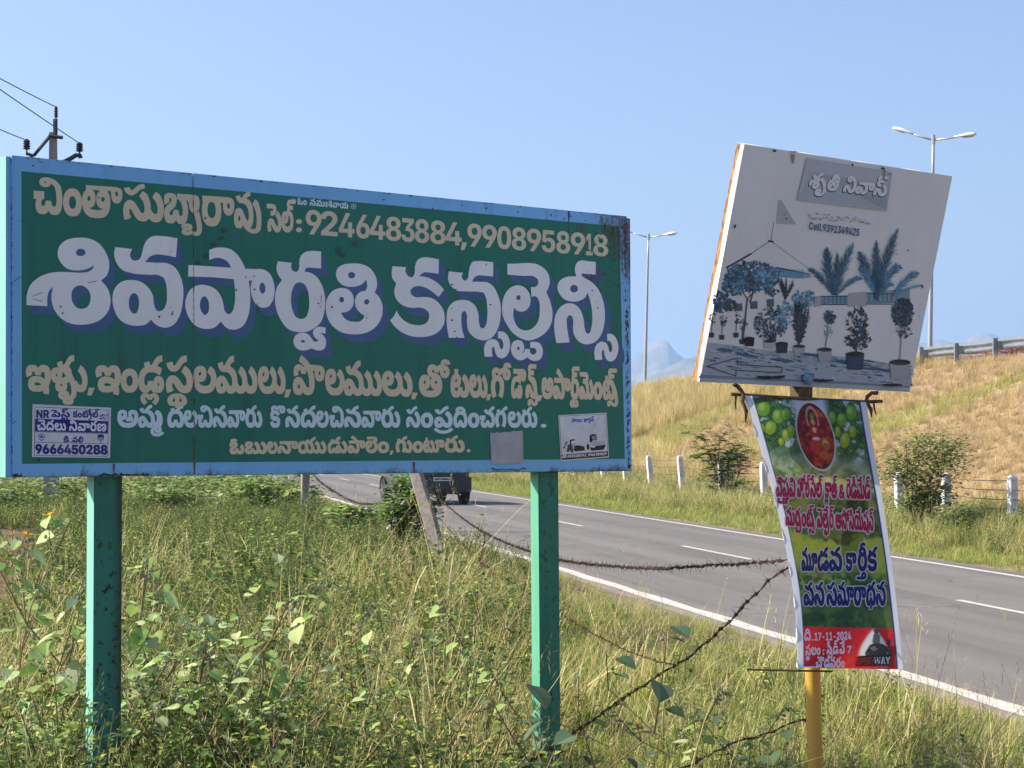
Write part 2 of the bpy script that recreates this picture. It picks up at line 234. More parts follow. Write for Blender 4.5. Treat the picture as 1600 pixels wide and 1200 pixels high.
[[17,33,1,31,139,122,77,0,-135,-120,1,-2,223,0,1,-31],[195,0,1,42,3,14,1,60,73,0,1,-116]],
[[167,-2,-36,0,-62,14,-38,29,1,20,0,14,24,29,25,18,87,64,81,0,-117,-85,-21,0,6,4,24,9,32,5,19,0,36,0,52,-14,28,-26,1,-18,0,-19,-34,-29,-60,-15],[167,28,18,0,28,9,14,14,1,9,0,10,-14,14,-28,8,-17,0,-18,0,-26,-8,-16,-14,1,-10,0,-9,16,-14,26,-9]],
[[167,-2,-42,0,-66,13,-38,24,1,15,0,12,22,19,36,13,25,2,1,1,-30,3,-38,23,1,16,0,14,34,23,60,13,39,0,36,0,60,-13,34,-23,1,-14,0,-16,-38,-23,-27,-3,1,-1,22,-2,36,-13,22,-19,1,-12,0,-15,-38,-24,-64,-13],[167,26,18,0,28,7,16,12,1,8,0,8,-16,13,-28,7,-17,0,-18,0,-28,-7,-18,-13,1,-8,0,-8,16,-12,28,-7],[167,110,14,0,26,6,14,11,1,7,0,8,-14,11,-24,6,-15,0,-16,0,-24,-6,-14,-11,1,-8,0,-7,14,-11,24,-6]],
[[163,-2,-42,0,-62,13,-36,25,-1,17,81,0,0,-7,18,-11,28,-5,17,0,18,0,28,6,14,13,1,8,0,8,-14,13,-32,8,-21,0,-41,0,1,26,85,41,1,1,-157,0,1,32,253,0,1,-28,-123,-59,1,8,42,3,62,-13,36,-26,1,-16,0,-18,-38,-25,-66,-14]],
[[15,-50,23,78,77,0,-45,-78]],
[[167,-2,-48,0,-64,22,-32,43,1,30,0,30,32,43,64,23,49,0,46,0,64,-23,32,-43,1,-30,0,-30,-32,-43,-62,-22],[167,30,22,0,28,14,14,28,1,21,0,21,-14,28,-28,14,-21,0,-22,0,-30,-14,-14,-28,1,-21,0,-21,14,-28,30,-14]],
[[163,-2,-38,0,-60,14,-36,25,1,16,77,0,0,-7,16,-11,26,-6,17,0,18,0,28,8,16,14,1,10,0,10,-16,15,-28,8,-19,0,-16,0,-30,-7,-7,-5,-69,6,17,98,229,0,1,-32,-161,0,-9,-47,3,0,10,7,40,9,25,0,26,0,42,-9,32,-16,18,-23,1,-13,0,-19,-36,-29,-62,-16]],
[[45,0,1,32,253,0,1,-32],[221,186,1,-186,-77,0,1,152,-3,0,-83,-30,1,35,83,29]],
[[175,-3,-46,0,-56,8,-26,17,1,12,0,18,60,17,55,0,54,0,74,-19,23,-15,12,-8,12,-17,1,-9,0,-7,-4,-12,-3,-6,-63,7,2,4,4,9,1,4,0,13,-24,19,-46,11,-33,0,-22,0,-20,-5,1,-4,0,-4,8,-4,24,-3,21,0,32,0,50,10,15,10,8,5,8,13,1,8,0,7,-6,11,-14,8,-13,0,-8,0,-14,-4,-12,-8,-1,-6,-65,0,-4,8,-20,11,-17,0,-10,0,-12,-4,1,-5,0,-3,2,-5,3,-2,-63,-9,-4,4,-8,14,1,6,0,10,20,15,36,8,27,0,20,0,32,-4,26,-11,15,-10,-9,0,10,9,24,11,30,5,21,0,30,0,38,-11,20,-17,8,-18,1,-7,0,-19,-28,-27,-23,-9,-2,-1,-4,0,-4,-1,-1,-1,-28,-9,-64,-8]],
[[181,-3,-16,0,-30,3,-26,5,-16,10,1,8,0,8,24,12,31,4,17,13,40,0,48,6,22,9,1,6,0,4,-10,8,-24,5,-21,1,13,26,40,-1,52,-12,24,-19,1,-12,0,-12,-24,-19,-54,-13,-43,-2,-17,4,-20,-1,-24,-3,-6,-4,1,-2,0,-3,16,-4,11,0,14,0,16,3,1,4,0,4,-26,6,-31,0,-6,0,-4,-1,-2,-2,-1,0,-42,2,-56,11,-28,17,1,11,0,10,20,15,40,9,31,0,36,0,38,-9,14,-13,1,-7,0,-15,-48,-16,-37,-4,-41,12,18,1,30,4,16,7,1,5,0,4,-8,6,-13,0,-12,0,-12,-5,1,-4,0,-2,4,-5,18,-4,32,-3,29,-1,22,-1,26,-1,14,-1,7,-1,2,-1,0,-5,0,-6,3,-1,16,-3,20,-11,1,-7,0,-10,-26,-12,-40,-5],[213,99,-24,0,-36,8,-26,18,-5,15,69,9,6,-13,12,-11,13,0,8,0,14,6,15,7,21,14,18,11,30,12,38,6,27,1,5,-30,-18,0,-24,-5,-20,-8,-9,-7,-15,-10,-10,-6,-26,-11,-34,-6]],
[[89,-101,-14,0,-28,2,-24,5,-16,9,1,7,0,8,22,10,31,4,17,12,24,0,30,7,18,11,8,14,1,6,0,17,-26,30,-46,25,-58,22,-33,9,41,28,36,-10,68,-27,54,-33,32,-39,1,-22,0,-9,-8,-20,-22,-18,-36,-13,-27,-1,-13,3,-20,0,-20,-3,-8,-3,1,-2,0,-4,14,-3,13,0,10,0,14,3,1,4,0,3,-22,5,-25,0,-15,-4,-38,2,-52,10,-26,15,1,11,0,8,18,14,36,8,31,0,32,0,36,-8,12,-13,1,-5,0,-9,-20,-12,-36,-7,-23,-3,-37,11,16,0,28,4,16,6,1,5,0,2,-10,5,-11,0,-8,0,-10,-2,-4,-3,1,-2,0,-2,6,-4,16,-3,30,-2,25,-1,20,0,24,-1,12,-1,7,-1,5,-12,16,-3,18,-10,1,-6,0,-9,-24,-11,-38,-4]],
[[297,-3,-28,0,-40,5,-28,10,-11,6,5,0,-12,-8,-26,-10,-30,-3,-17,0,-40,0,-50,28,1,26,0,24,48,33,86,17,59,0,32,0,50,-3,46,-7,27,-5,-29,-29,-28,6,-40,7,-38,2,-21,0,-40,0,-52,-11,-24,-20,1,-12,0,-13,18,-12,17,0,16,0,20,12,3,10,63,0,2,-9,20,-12,27,-2,6,-1,18,0,13,0,14,0,14,5,1,6,0,4,-10,5,-9,0,-10,0,-12,-5,1,-6,0,-4,8,-8,9,-3,-49,-7,-8,6,-8,15,1,5,0,16,38,18,37,0,24,0,34,-9,18,-17,1,-10,0,-7,-8,-14,-22,-12,-38,-7],[191,99,-24,0,-36,8,-26,18,-5,15,71,9,4,-13,14,-11,11,0,8,0,16,6,13,7,21,14,18,11,32,12,36,6,27,1,5,-30,-16,0,-24,-5,-20,-8,-11,-7,-15,-10,-10,-6,-26,-11,-32,-6]],
[[-213,-13,26,0,30,-12,13,-10,-7,0,12,11,30,11,25,0,22,0,32,-10,18,-16,1,-10,0,-11,-16,-17,-24,-14,-11,-5,-37,18,14,5,20,14,1,8,0,6,-12,7,-11,0,-10,0,-16,-9,-1,-9,-51,0,-2,9,-16,9,-11,0,-10,0,-14,-7,1,-6,0,-7,18,-13,19,-7,-37,-18,-12,6,-24,14,-16,16,1,11,0,10,16,16,32,10]],
[[-83,-101,-22,0,-30,7,-13,10,13,0,-18,-10,-30,-7,-21,0,-22,0,-28,10,-16,17,1,9,0,16,34,23,58,13,37,0,38,0,58,-14,34,-23,1,-15,0,-9,-14,-17,-30,-10],[-95,-78,10,0,12,7,1,7,0,13,-40,15,-31,0,-32,0,-38,-15,1,-13,0,-6,12,-8,11,0,10,0,12,5,5,4,47,0,4,-5,12,-4],[-169,-117,3,20,47,0,3,-20],[-171,-55,0,6,14,5,13,0,14,0,14,-5,1,-6,0,-5,-14,-5,-13,0,-12,0,-14,5]],
[[195,-3,-58,0,-80,19,-40,32,1,20,0,18,28,25,50,14,33,0,32,0,36,-11,18,-17,1,-9,0,-11,-20,-17,-38,-8,-27,0,-20,0,-32,5,-22,8,-7,4,13,24,6,-4,16,-8,22,-5,13,0,14,0,20,6,1,7,0,4,-12,7,-11,0,-16,0,-24,-15,1,-10,1,-10,0,-5,10,-13,26,-12,44,-7,35,0,46,0,58,16,1,17,0,12,-28,15,-29,8,41,29,40,-10,50,-31,1,-23,0,-18,-38,-29,-78,-17]],
[[473,63,-24,0,-30,7,-18,10,-6,13,1,4,0,11,12,13,9,5,55,-1,-10,-6,-14,-10,1,-7,0,-7,16,-7,13,0,14,0,14,7,1,5,0,7,-24,7,-19,0,-195,0,-16,0,-20,-9,-1,-9,-61,0,-4,8,-18,10,-19,0,-1,0,-12,0,-16,-7,1,-6,0,-3,4,-6,3,-2,-57,-7,-6,4,-4,13,1,6,0,10,20,16,38,10,29,0,3,0,22,0,32,-6,22,-11,3,-6,-3,0,6,6,18,11,34,6,27,0,157,0,32,0,46,-4,19,-7,12,-4,16,-15,1,-11,0,-17,-42,-21],[269,-3,-24,0,-36,7,-38,16,-25,15,-14,8,-16,6,-9,0,-8,0,-16,-6,1,-6,0,-8,16,-6,13,0,12,0,22,10,7,12,43,-22,-10,-7,-22,-12,-32,-7,-27,0,-30,0,-36,11,-18,18,1,10,0,13,22,18,42,10,25,0,22,0,32,-6,30,-12,21,-11,16,-8,20,-9,16,-3,13,0,14,0,18,10,1,11,0,20,-34,36,-25,15,-13,10,-14,7,-38,13,-40,11,-17,4,33,31,44,-10,86,-30,33,-18,7,-10,26,-18,30,-38,1,-22,0,-16,-24,-24,-48,-13]],
[[215,-3,-68,0,-88,16,-42,29,1,19,0,15,28,22,46,12,33,0,28,0,38,-9,18,-17,1,-10,0,-18,-46,-18,-37,0,-18,0,-32,6,-26,9,-7,4,19,20,8,-5,28,-10,19,0,16,0,18,6,1,6,0,5,-12,6,-13,0,-10,0,-18,-5,-12,-12,1,-8,1,-1,0,-8,16,-12,32,-8,52,-4,37,0,40,0,58,4,36,7,18,13,1,10,1,1,0,10,-24,13,-21,0,-10,0,-18,-5,1,-7,0,-6,16,-5,15,0,12,0,16,5,12,9,5,6,29,-17,-10,-8,-22,-12,-32,-7,-23,0,-18,0,-36,6,-22,14,1,13,0,14,44,17,41,0,10,0,14,0,14,-1,7,-1,-57,-1,-8,1,-16,2,-14,0,-7,0,21,23,11,0,26,-1,50,-9,42,-16,26,-23,1,-15,0,-16,-24,-24,-50,-16,-82,-8],[485,100,-24,0,-30,7,-18,10,-6,12,1,5,0,10,12,14,9,5,55,-2,-10,-5,-14,-10,1,-8,0,-6,16,-8,13,0,14,0,14,8,1,5,0,7,-24,6,-19,0,-61,0,-16,0,-20,-8,-1,-9,-61,0,-4,8,-18,9,-19,0,-1,0,-12,0,-14,-7,1,-6,0,-4,8,-5,12,-3,11,0,13,0,31,-26,-43,0,-26,0,-42,9,-24,19,1,12,0,12,20,18,40,10,27,0,7,0,20,0,32,-6,20,-11,3,-6,-3,0,6,6,20,11,32,6,27,0,23,0,32,0,46,-4,19,-7,12,-5,16,-14,1,-11,0,-17,-42,-21],[501,217,32,0,40,-14,11,-12,-51,-6,-4,3,-8,4,-10,2,-7,0,-12,0,-14,-6,1,-4,0,-5,12,-8,11,-3,-51,-9,-10,4,-16,14,1,9,0,8,18,14,36,9]],
[[299,-3,-20,0,-30,5,-26,11,-9,9,11,0,-12,-10,-30,-11,-34,-4,-25,0,-28,0,-40,10,-24,17,-10,22,1,12,0,16,18,25,32,17,42,9,27,0,28,0,38,-10,18,-16,1,-11,0,-12,-20,-16,-40,-8,-29,0,-18,0,-30,5,-22,8,-7,4,19,24,6,-4,16,-8,22,-5,13,0,14,0,20,6,1,7,0,4,-12,7,-11,0,-12,0,-24,-7,-14,-17,1,-15,1,-4,0,-10,10,-13,22,-6,15,0,20,0,22,7,8,11,3,5,67,0,4,-10,12,-10,20,-3,11,0,22,0,14,11,1,9,0,11,-20,18,-32,14,-19,6,41,28,30,-8,46,-22,28,-28,1,-17,0,-16,-24,-24,-48,-13],[167,157,-3,-36,-59,0,-3,36]],
[[159,125,42,0,62,-15,32,-28,1,-19,0,-15,-10,-24,-18,-18,-7,-8,-67,13,8,6,14,14,10,18,1,10,0,10,-12,17,-30,10,-23,0,-20,0,-30,-9,-16,-17,1,-10,0,-15,20,-24,15,-10,-67,-13,-16,13,-22,32,1,17,0,18,32,29,62,18],[367,100,-24,0,-30,7,-16,10,-8,12,1,5,0,10,14,14,7,5,57,-2,-12,-5,-14,-10,1,-8,0,-6,16,-8,13,0,14,0,14,8,1,5,0,7,-22,6,-21,0,-71,0,-16,0,-20,-8,-1,-9,-61,0,-4,8,-18,9,-19,0,-3,0,-12,0,-16,-7,1,-6,0,-4,8,-5,14,-3,9,0,19,0,1,-28,-13,0,-28,0,-44,11,-26,19,1,13,0,17,46,22,41,0,7,0,22,0,32,-6,22,-11,5,-6,-5,0,6,6,20,11,32,6,27,0,33,0,32,0,46,-4,19,-7,14,-4,14,-15,1,-11,0,-17,-42,-21],[383,217,32,0,40,-14,11,-12,-51,-6,-4,3,-8,4,-10,2,-7,0,-12,0,-12,-6,1,-4,0,-5,10,-8,11,-3,-51,-9,-10,4,-16,14,1,9,0,8,18,14,36,9]],
[[297,-3,-28,0,-40,5,-28,10,-11,6,5,0,-12,-8,-26,-10,-30,-3,-17,0,-40,0,-50,28,1,26,0,24,48,33,86,17,59,0,32,0,50,-3,46,-7,27,-5,-29,-29,-28,6,-40,7,-38,2,-21,0,-40,0,-52,-11,-24,-20,1,-12,0,-13,18,-12,17,0,16,0,20,12,3,10,63,0,2,-9,20,-12,27,-2,6,-1,18,0,13,0,14,0,14,5,1,6,0,4,-10,5,-9,0,-10,0,-12,-5,1,-6,0,-4,8,-8,9,-3,-49,-7,-8,6,-8,15,1,5,0,16,38,18,37,0,24,0,34,-9,18,-17,1,-10,0,-7,-8,-14,-22,-12,-38,-7],[447,97,-24,0,-30,7,-16,11,-8,12,1,5,0,10,14,14,7,5,57,-2,-12,-5,-12,-11,1,-7,0,-6,14,-8,13,0,14,0,14,7,1,6,0,7,-22,6,-21,0,-107,0,2,-3,2,-6,1,-3,0,-9,-12,-15,-11,-5,-12,-5,-38,-5,-31,0,-49,0,1,28,55,0,14,0,14,2,5,2,4,1,2,4,1,2,0,3,-2,4,-3,1,-4,2,-14,2,-15,0,-129,0,1,29,297,0,30,0,40,-2,28,-5,13,-4,14,-5,14,-15,1,-11,0,-16,-42,-22]],
[[265,-3,-20,0,-40,6,-40,15,-23,13,-10,6,-14,7,-8,2,-5,0,-6,0,-12,-6,1,-4,0,-6,12,-14,11,-8,-71,-11,-8,8,-12,20,1,12,0,11,22,18,38,11,27,0,22,0,36,-7,30,-13,19,-9,14,-8,20,-9,16,-3,11,0,16,0,18,10,1,10,0,10,-16,18,-32,14,-46,8,-29,0,29,27,41,0,38,-6,58,-20,32,-29,1,-19,0,-16,-24,-24,-48,-14],[103,132,0,8,14,14,17,5,1,-5,-16,6,-18,16,1,8,0,8,12,12,11,4,10,3,20,4,34,2,25,0,147,0,1,-27,-151,0,-12,0,-14,-1,-3,-1,-6,-1,-4,-4,1,-3,0,-2,4,-4,5,-2,4,-1,14,0,13,0,71,0,1,-28,-69,0,-12,0,-12,-1,-3,-1,-8,-2,1,-5,0,-2,4,-3,5,-2,2,-1,10,-1,9,0,21,0,11,-27,-35,0,-24,0,-38,7,-22,15]],
[[125,-87,-18,0,-32,5,-32,12,-19,10,-16,9,-18,6,-5,0,-8,0,-8,-5,1,-4,0,-5,10,-12,11,-7,-63,-12,-10,10,-12,18,1,10,0,15,42,19,35,0,20,0,30,-6,28,-10,13,-7,14,-8,18,-7,14,-3,9,0,12,0,16,7,10,15,1,12,0,20,-28,37,-46,31,-60,25,-33,9,41,28,36,-10,70,-30,56,-39,34,-46,1,-26,0,-19,-24,-27,-46,-15]],
[[227,-3,-56,0,-80,11,-50,20,-24,25,1,16,0,17,28,25,48,14,35,0,26,0,36,-10,20,-17,1,-10,0,-12,-20,-16,-40,-8,-27,0,-26,0,-38,12,-11,5,13,24,6,-4,16,-8,22,-5,13,0,14,0,20,6,1,7,0,4,-12,7,-11,0,-16,0,-24,-15,1,-10,1,-10,0,-9,28,-18,62,-10,57,0,74,0,70,20,1,24,0,7,-10,11,-18,6,-13,0,-12,0,-14,-6,1,-7,0,-6,16,-9,17,-2,1,-23,-137,0,1,26,73,0,-7,-1,-8,5,-10,13,1,5,0,9,18,16,40,9,27,0,36,0,50,-13,28,-25,1,-17,0,-17,-28,-28,-56,-18,-80,-10]],
[[269,-3,-24,0,-36,7,-38,16,-25,15,-14,8,-16,6,-9,0,-8,0,-16,-6,1,-6,0,-8,16,-6,13,0,12,0,22,10,7,12,43,-22,-10,-7,-22,-12,-32,-7,-27,0,-30,0,-38,11,-16,18,1,10,0,13,22,18,42,10,25,0,22,0,32,-6,30,-12,21,-11,16,-8,20,-9,16,-3,13,0,14,0,18,10,1,11,0,16,-20,28,-15,12,-7,11,-28,15,-74,26,-37,8,33,31,36,-8,68,-23,60,-28,23,-17,9,-13,14,-13,16,-30,1,-14,0,-16,-24,-24,-48,-13],[483,46,-22,0,-30,7,-18,10,-8,12,1,6,0,10,14,13,7,5,57,-2,-12,-5,-12,-10,1,-8,0,-6,14,-8,13,0,14,0,14,7,1,6,0,7,-22,6,-19,0,-419,0,1,29,377,0,30,0,40,-2,28,-4,15,-5,12,-5,14,-14,1,-11,0,-17,-42,-21]],
[[17,59,0,19,32,29,64,18,47,0,46,0,62,-17,32,-29,1,-20,0,-18,-32,-28,-62,-16,-45,0,-48,0,-62,16,-32,28],[89,62,0,-15,34,-19,37,0,22,0,32,8,14,16,1,9,0,10,-14,16,-32,9,-21,0,-24,0,-30,-9,-16,-16],[63,132,0,8,14,14,17,5,1,-5,-16,6,-18,16,1,8,0,8,12,12,13,4,8,3,22,4,32,2,27,0,145,0,1,-27,-151,0,-12,0,-14,-1,-3,-1,-6,-1,-4,-4,1,-3,0,-2,4,-4,5,-2,6,-1,12,0,13,0,71,0,1,-28,-69,0,-12,0,-12,-1,-3,-1,-6,-2,1,-5,0,-2,2,-3,5,-2,4,-1,10,-1,9,0,19,0,1,-27,-23,0,-24,0,-40,7,-22,15]],
[[-93,-101,-22,0,-30,8,-11,8,13,0,-12,-6,-22,-7,-24,-3,-17,0,-28,0,-36,13,-14,19,1,10,0,15,24,20,40,11,27,0,32,0,32,-15,1,-11,0,-13,-34,-13,-31,0,-18,0,-28,7,-9,5,15,17,6,-4,18,-7,13,0,12,0,12,4,1,4,0,2,-8,5,-7,0,-14,0,-20,-11,1,-14,1,-3,0,-6,6,-8,14,-4,11,0,20,0,14,9,3,4,51,0,2,-9,16,-4,13,0,12,0,12,7,1,5,0,10,-30,14,-19,6,33,23,22,-6,34,-15,20,-19,1,-11,0,-17,-40,-20]],
[[269,-3,-24,0,-36,7,-38,16,-25,15,-14,8,-16,6,-9,0,-8,0,-16,-6,1,-6,0,-8,16,-6,13,0,12,0,22,10,7,12,43,-22,-10,-7,-22,-12,-32,-7,-27,0,-30,0,-38,11,-16,19,1,10,0,12,22,18,42,10,25,0,22,0,32,-6,30,-12,21,-11,16,-8,20,-9,16,-3,11,0,16,0,18,10,1,10,0,13,-26,21,-44,14,-29,1,-41,0,1,28,55,0,11,-5,50,-4,66,-19,34,-27,1,-19,0,-16,-24,-25,-48,-13],[443,-3,-38,0,-54,17,-21,14,39,22,12,-6,22,-10,26,-6,17,0,16,0,18,10,1,10,0,11,-20,18,-32,14,-19,6,41,28,30,-8,46,-22,28,-28,1,-17,0,-24,-54,-29],[349,137,0,-9,-14,-16,-11,-4,-14,-5,-34,-6,-29,0,-71,0,1,28,71,0,14,0,14,2,5,2,4,1,2,4,1,2,0,3,-2,4,-3,2,-4,1,-14,2,-15,0,-201,0,1,29,197,0,36,0,40,-5,15,-7,10,-4,14,-14]],
[[299,-3,-20,0,-30,5,-26,11,-9,9,11,0,-12,-10,-30,-11,-34,-4,-25,0,-28,0,-40,10,-24,17,-10,22,1,12,0,16,18,25,32,17,42,9,27,0,28,0,38,-10,18,-16,1,-11,0,-12,-20,-16,-40,-8,-29,0,-18,0,-30,5,-22,8,-7,4,19,24,6,-4,16,-8,22,-5,13,0,14,0,20,6,1,7,0,4,-12,7,-11,0,-12,0,-24,-7,-14,-17,1,-15,1,-4,0,-10,10,-13,20,-6,17,0,20,0,22,7,8,11,3,5,67,0,4,-10,12,-10,20,-3,11,0,22,0,14,11,1,9,0,12,-20,20,-36,16,-19,6,43,23,13,0,28,-9,42,-21,24,-28,1,-17,0,-16,-24,-24,-48,-13],[167,157,-3,-36,-59,0,-3,36],[203,132,0,8,14,14,17,5,1,-5,-16,6,-18,16,1,8,0,8,14,12,11,4,8,3,22,4,32,2,27,0,145,0,1,-27,-151,0,-12,0,-14,-1,-3,-1,-4,-1,-6,-4,1,-3,0,-2,4,-4,7,-2,4,-1,12,0,15,0,71,0,1,-28,-69,0,-12,0,-12,-1,-3,-1,-8,-2,1,-5,0,-2,4,-3,3,-2,4,-1,10,-1,9,0,9,0,11,-27,-23,0,-24,0,-40,7,-22,15]],
[[55,-101,-40,0,-60,14,-34,25,1,16,0,16,30,25,56,16,41,2,6,0,2,-1,9,0,28,0,42,-8,24,-17,1,-11,0,-16,-44,-19,-37,0,-24,0,-34,9,-20,17,1,10,0,5,4,13,7,4,2,2,-8,-1,3,1,6,7,20,16,22,16,12,16,1,8,0,9,-22,17,-33,7,37,28,46,-10,42,-30,1,-18,0,-9,-10,-18,-22,-20,-17,-12,-2,-2,0,-3,1,-1,-10,-6,-14,-11,1,-7,0,-5,12,-6,9,0,12,0,10,5,1,4,0,4,-16,7,-15,0,-10,0,-16,0,-3,-1,-2,0,-4,0,-1,0,-16,-2,-20,-9,-10,-12,1,-7,0,-14,40,-15,37,0,30,0,50,10,23,14,53,-17,-30,-18,-74,-17]],
[[277,-3,-22,0,-30,5,-26,11,-11,9,15,1,-16,-11,-28,-11,-30,-4,-19,0,-40,0,-50,28,1,25,0,22,42,34,80,19,55,0,56,0,78,-19,42,-34,1,-22,0,-17,-24,-24,-42,-12],[265,28,16,0,16,11,1,14,0,13,-22,19,-44,11,-33,0,-5,0,-32,0,-46,-11,-24,-19,1,-13,0,-13,18,-12,17,0,16,0,20,11,3,12,67,0,2,-12,22,-11],[179,99,-24,0,-38,8,-24,18,-7,15,71,9,6,-13,12,-11,13,0,8,0,14,6,13,7,23,14,18,11,30,12,38,6,25,1,5,-30,-16,0,-24,-5,-20,-8,-11,-7,-15,-10,-8,-6,-28,-11,-32,-6]],
[[17,59,0,19,32,29,64,18,47,0,46,0,62,-17,32,-29,1,-20,0,-18,-32,-28,-62,-16,-45,0,-48,0,-62,16,-32,28],[89,62,0,-15,34,-19,37,0,22,0,32,8,14,16,1,9,0,10,-14,16,-32,9,-21,0,-24,0,-30,-9,-16,-16],[139,99,-24,0,-38,8,-24,18,-7,15,71,9,6,-13,12,-11,13,0,8,0,14,6,13,7,23,14,18,11,30,12,36,6,27,1,5,-30,-16,0,-24,-5,-20,-8,-11,-7,-15,-10,-10,-6,-26,-11,-32,-6]],
[[155,-3,-40,0,-56,6,-40,16,-11,15,69,10,6,-7,18,-7,30,-3,25,0,22,0,26,2,12,5,1,3,0,3,-8,4,-14,3,-13,0,-39,1,-36,1,-50,7,-15,6,-10,5,-10,12,1,7,0,11,28,18,58,10,45,0,32,0,50,-5,40,-14,13,-15,-67,-8,-6,5,-16,6,-26,3,-21,0,-22,0,-20,-3,-8,-4,1,-3,0,-4,16,-5,25,0,53,-2,30,0,40,-6,13,-5,14,-5,10,-14,1,-8,0,-14,-34,-19,-62,-8],[363,100,-24,0,-30,7,-18,10,-6,12,1,5,0,10,12,14,9,5,55,-2,-10,-5,-14,-10,1,-8,0,-6,16,-8,13,0,14,0,14,8,1,5,0,7,-24,6,-19,0,-71,0,-16,0,-20,-8,-1,-9,-61,0,-4,8,-18,9,-19,0,-5,0,-10,0,-16,-7,1,-6,0,-4,8,-5,14,-3,9,0,19,0,1,-28,-13,0,-30,0,-44,11,-24,19,1,13,0,17,46,22,41,0,7,0,22,0,32,-6,20,-11,5,-6,-3,0,6,6,18,11,34,6,27,0,33,0,32,0,46,-4,19,-7,12,-4,16,-15,1,-11,0,-17,-42,-21]],
[[269,-3,-24,0,-36,7,-38,16,-25,15,-14,8,-16,6,-9,0,-8,0,-16,-6,1,-6,0,-8,16,-6,13,0,12,0,22,10,7,12,43,-22,-10,-7,-22,-12,-32,-7,-27,0,-30,0,-38,11,-16,18,1,10,0,13,22,18,42,10,25,0,22,0,32,-6,30,-12,21,-11,16,-8,20,-9,16,-3,13,0,14,0,18,10,1,10,0,11,-20,18,-34,14,-19,6,41,28,30,-8,48,-22,28,-28,1,-17,0,-16,-24,-24,-48,-13],[117,99,-24,0,-38,8,-24,18,-7,15,71,9,6,-13,12,-11,13,0,8,0,14,6,13,7,23,14,18,11,30,12,38,6,25,1,5,-30,-16,0,-24,-5,-20,-8,-11,-7,-15,-10,-8,-6,-28,-11,-32,-6]],
[[-195,-74,-44,0,-72,12,-56,22,-19,14,43,19,28,-18,74,-20,49,0,48,0,76,19,29,19,43,-19,-20,-14,-56,-22,-72,-12]],
[[183,176,46,0,60,-17,30,-28,1,-17,0,-3,-2,-9,-1,-3,-59,13,0,1,0,2,1,1,0,7,-14,14,-32,10,-27,0,-20,0,-22,-8,1,-7,0,-4,8,-7,9,-2,-61,-10,-10,6,-8,14,1,7,0,10,22,18,48,12],[277,-3,-22,0,-30,5,-26,11,-11,9,15,1,-16,-11,-28,-11,-30,-4,-19,0,-40,0,-50,28,1,25,0,22,42,34,80,19,55,0,56,0,78,-19,42,-34,1,-22,0,-17,-24,-24,-42,-12],[265,28,16,0,16,11,1,14,0,13,-22,19,-44,11,-33,0,-5,0,-32,0,-46,-11,-24,-19,1,-13,0,-13,18,-12,17,0,16,0,20,11,3,12,67,0,2,-12,22,-11]],
[[301,-3,-20,0,-32,5,-26,12,-9,8,13,0,-12,-10,-30,-11,-36,-4,-17,0,-28,0,-40,9,-22,16,1,11,0,8,18,17,21,5,-1,-6,-61,0,1,30,141,0,1,-27,-24,-2,-20,-10,1,-6,0,-7,18,-7,15,0,20,0,22,13,5,10,65,0,4,-10,14,-10,18,-3,11,0,14,0,16,5,8,9,1,6,0,11,-18,17,-32,13,-42,8,-25,2,49,26,44,-4,62,-22,36,-31,1,-18,0,-16,-24,-24,-48,-13],[217,99,-24,0,-36,8,-26,18,-5,15,71,9,4,-13,14,-11,11,0,8,0,16,6,13,7,21,14,18,11,32,12,36,6,27,1,5,-30,-16,0,-26,-5,-20,-8,-9,-7,-15,-10,-10,-6,-26,-11,-34,-6]],
[[159,125,42,0,62,-15,32,-28,1,-19,0,-15,-10,-24,-18,-18,-7,-8,-67,13,8,6,14,14,10,18,1,10,0,10,-12,17,-30,10,-23,0,-20,0,-30,-9,-16,-17,1,-10,0,-15,20,-24,15,-10,-67,-13,-16,13,-22,32,1,17,0,18,32,29,62,18],[149,99,-24,0,-36,8,-26,18,-5,15,71,9,4,-13,14,-11,11,0,8,0,16,6,13,7,21,14,18,11,32,12,36,6,27,1,5,-30,-16,0,-24,-5,-20,-8,-11,-7,-15,-10,-10,-6,-26,-11,-34,-6]],
[[71,-2,-20,0,-24,12,1,9,0,10,24,12,21,0,18,0,26,-12,1,-10,0,-9,-26,-12]],
[[287,-3,-20,0,-30,5,-26,11,-11,9,13,0,-14,-10,-28,-11,-36,-4,-23,0,-32,0,-38,10,-20,16,1,10,0,9,16,15,36,11,29,6,18,4,20,7,1,5,0,3,-4,4,-10,3,-9,0,-14,0,-12,-6,1,-4,0,-3,4,-5,1,-1,-63,-10,-4,5,-6,12,1,6,0,8,22,14,42,9,35,0,36,0,40,-9,18,-15,1,-9,0,-9,-14,-13,-36,-13,-31,-6,-20,-4,-16,-6,1,-4,0,-4,14,-5,17,0,20,0,20,7,10,11,3,5,67,0,2,-10,14,-10,20,-3,11,0,22,0,14,11,1,9,0,11,-20,18,-34,14,-17,6,41,28,30,-8,46,-22,28,-28,1,-17,0,-16,-24,-24,-48,-13]],
[[265,-3,-20,0,-40,6,-40,15,-23,13,-10,6,-14,7,-8,2,-5,0,-6,0,-12,-6,1,-4,0,-6,12,-14,11,-8,-71,-11,-8,8,-12,20,1,12,0,11,22,18,38,11,27,0,22,0,36,-7,30,-13,19,-9,14,-8,20,-9,16,-3,11,0,16,0,18,10,1,10,0,12,-26,21,-46,15,-29,4,119,2,18,-6,24,-15,14,-19,1,-11,0,-16,-24,-25,-48,-13],[485,46,-22,0,-30,7,-18,10,-6,12,1,6,0,10,12,13,9,5,55,-2,-10,-5,-14,-10,1,-8,0,-6,16,-8,13,0,14,0,14,7,1,6,0,7,-24,6,-19,0,-401,0,1,29,359,0,30,0,40,-2,30,-4,13,-5,12,-5,16,-14,1,-11,0,-17,-42,-21]],
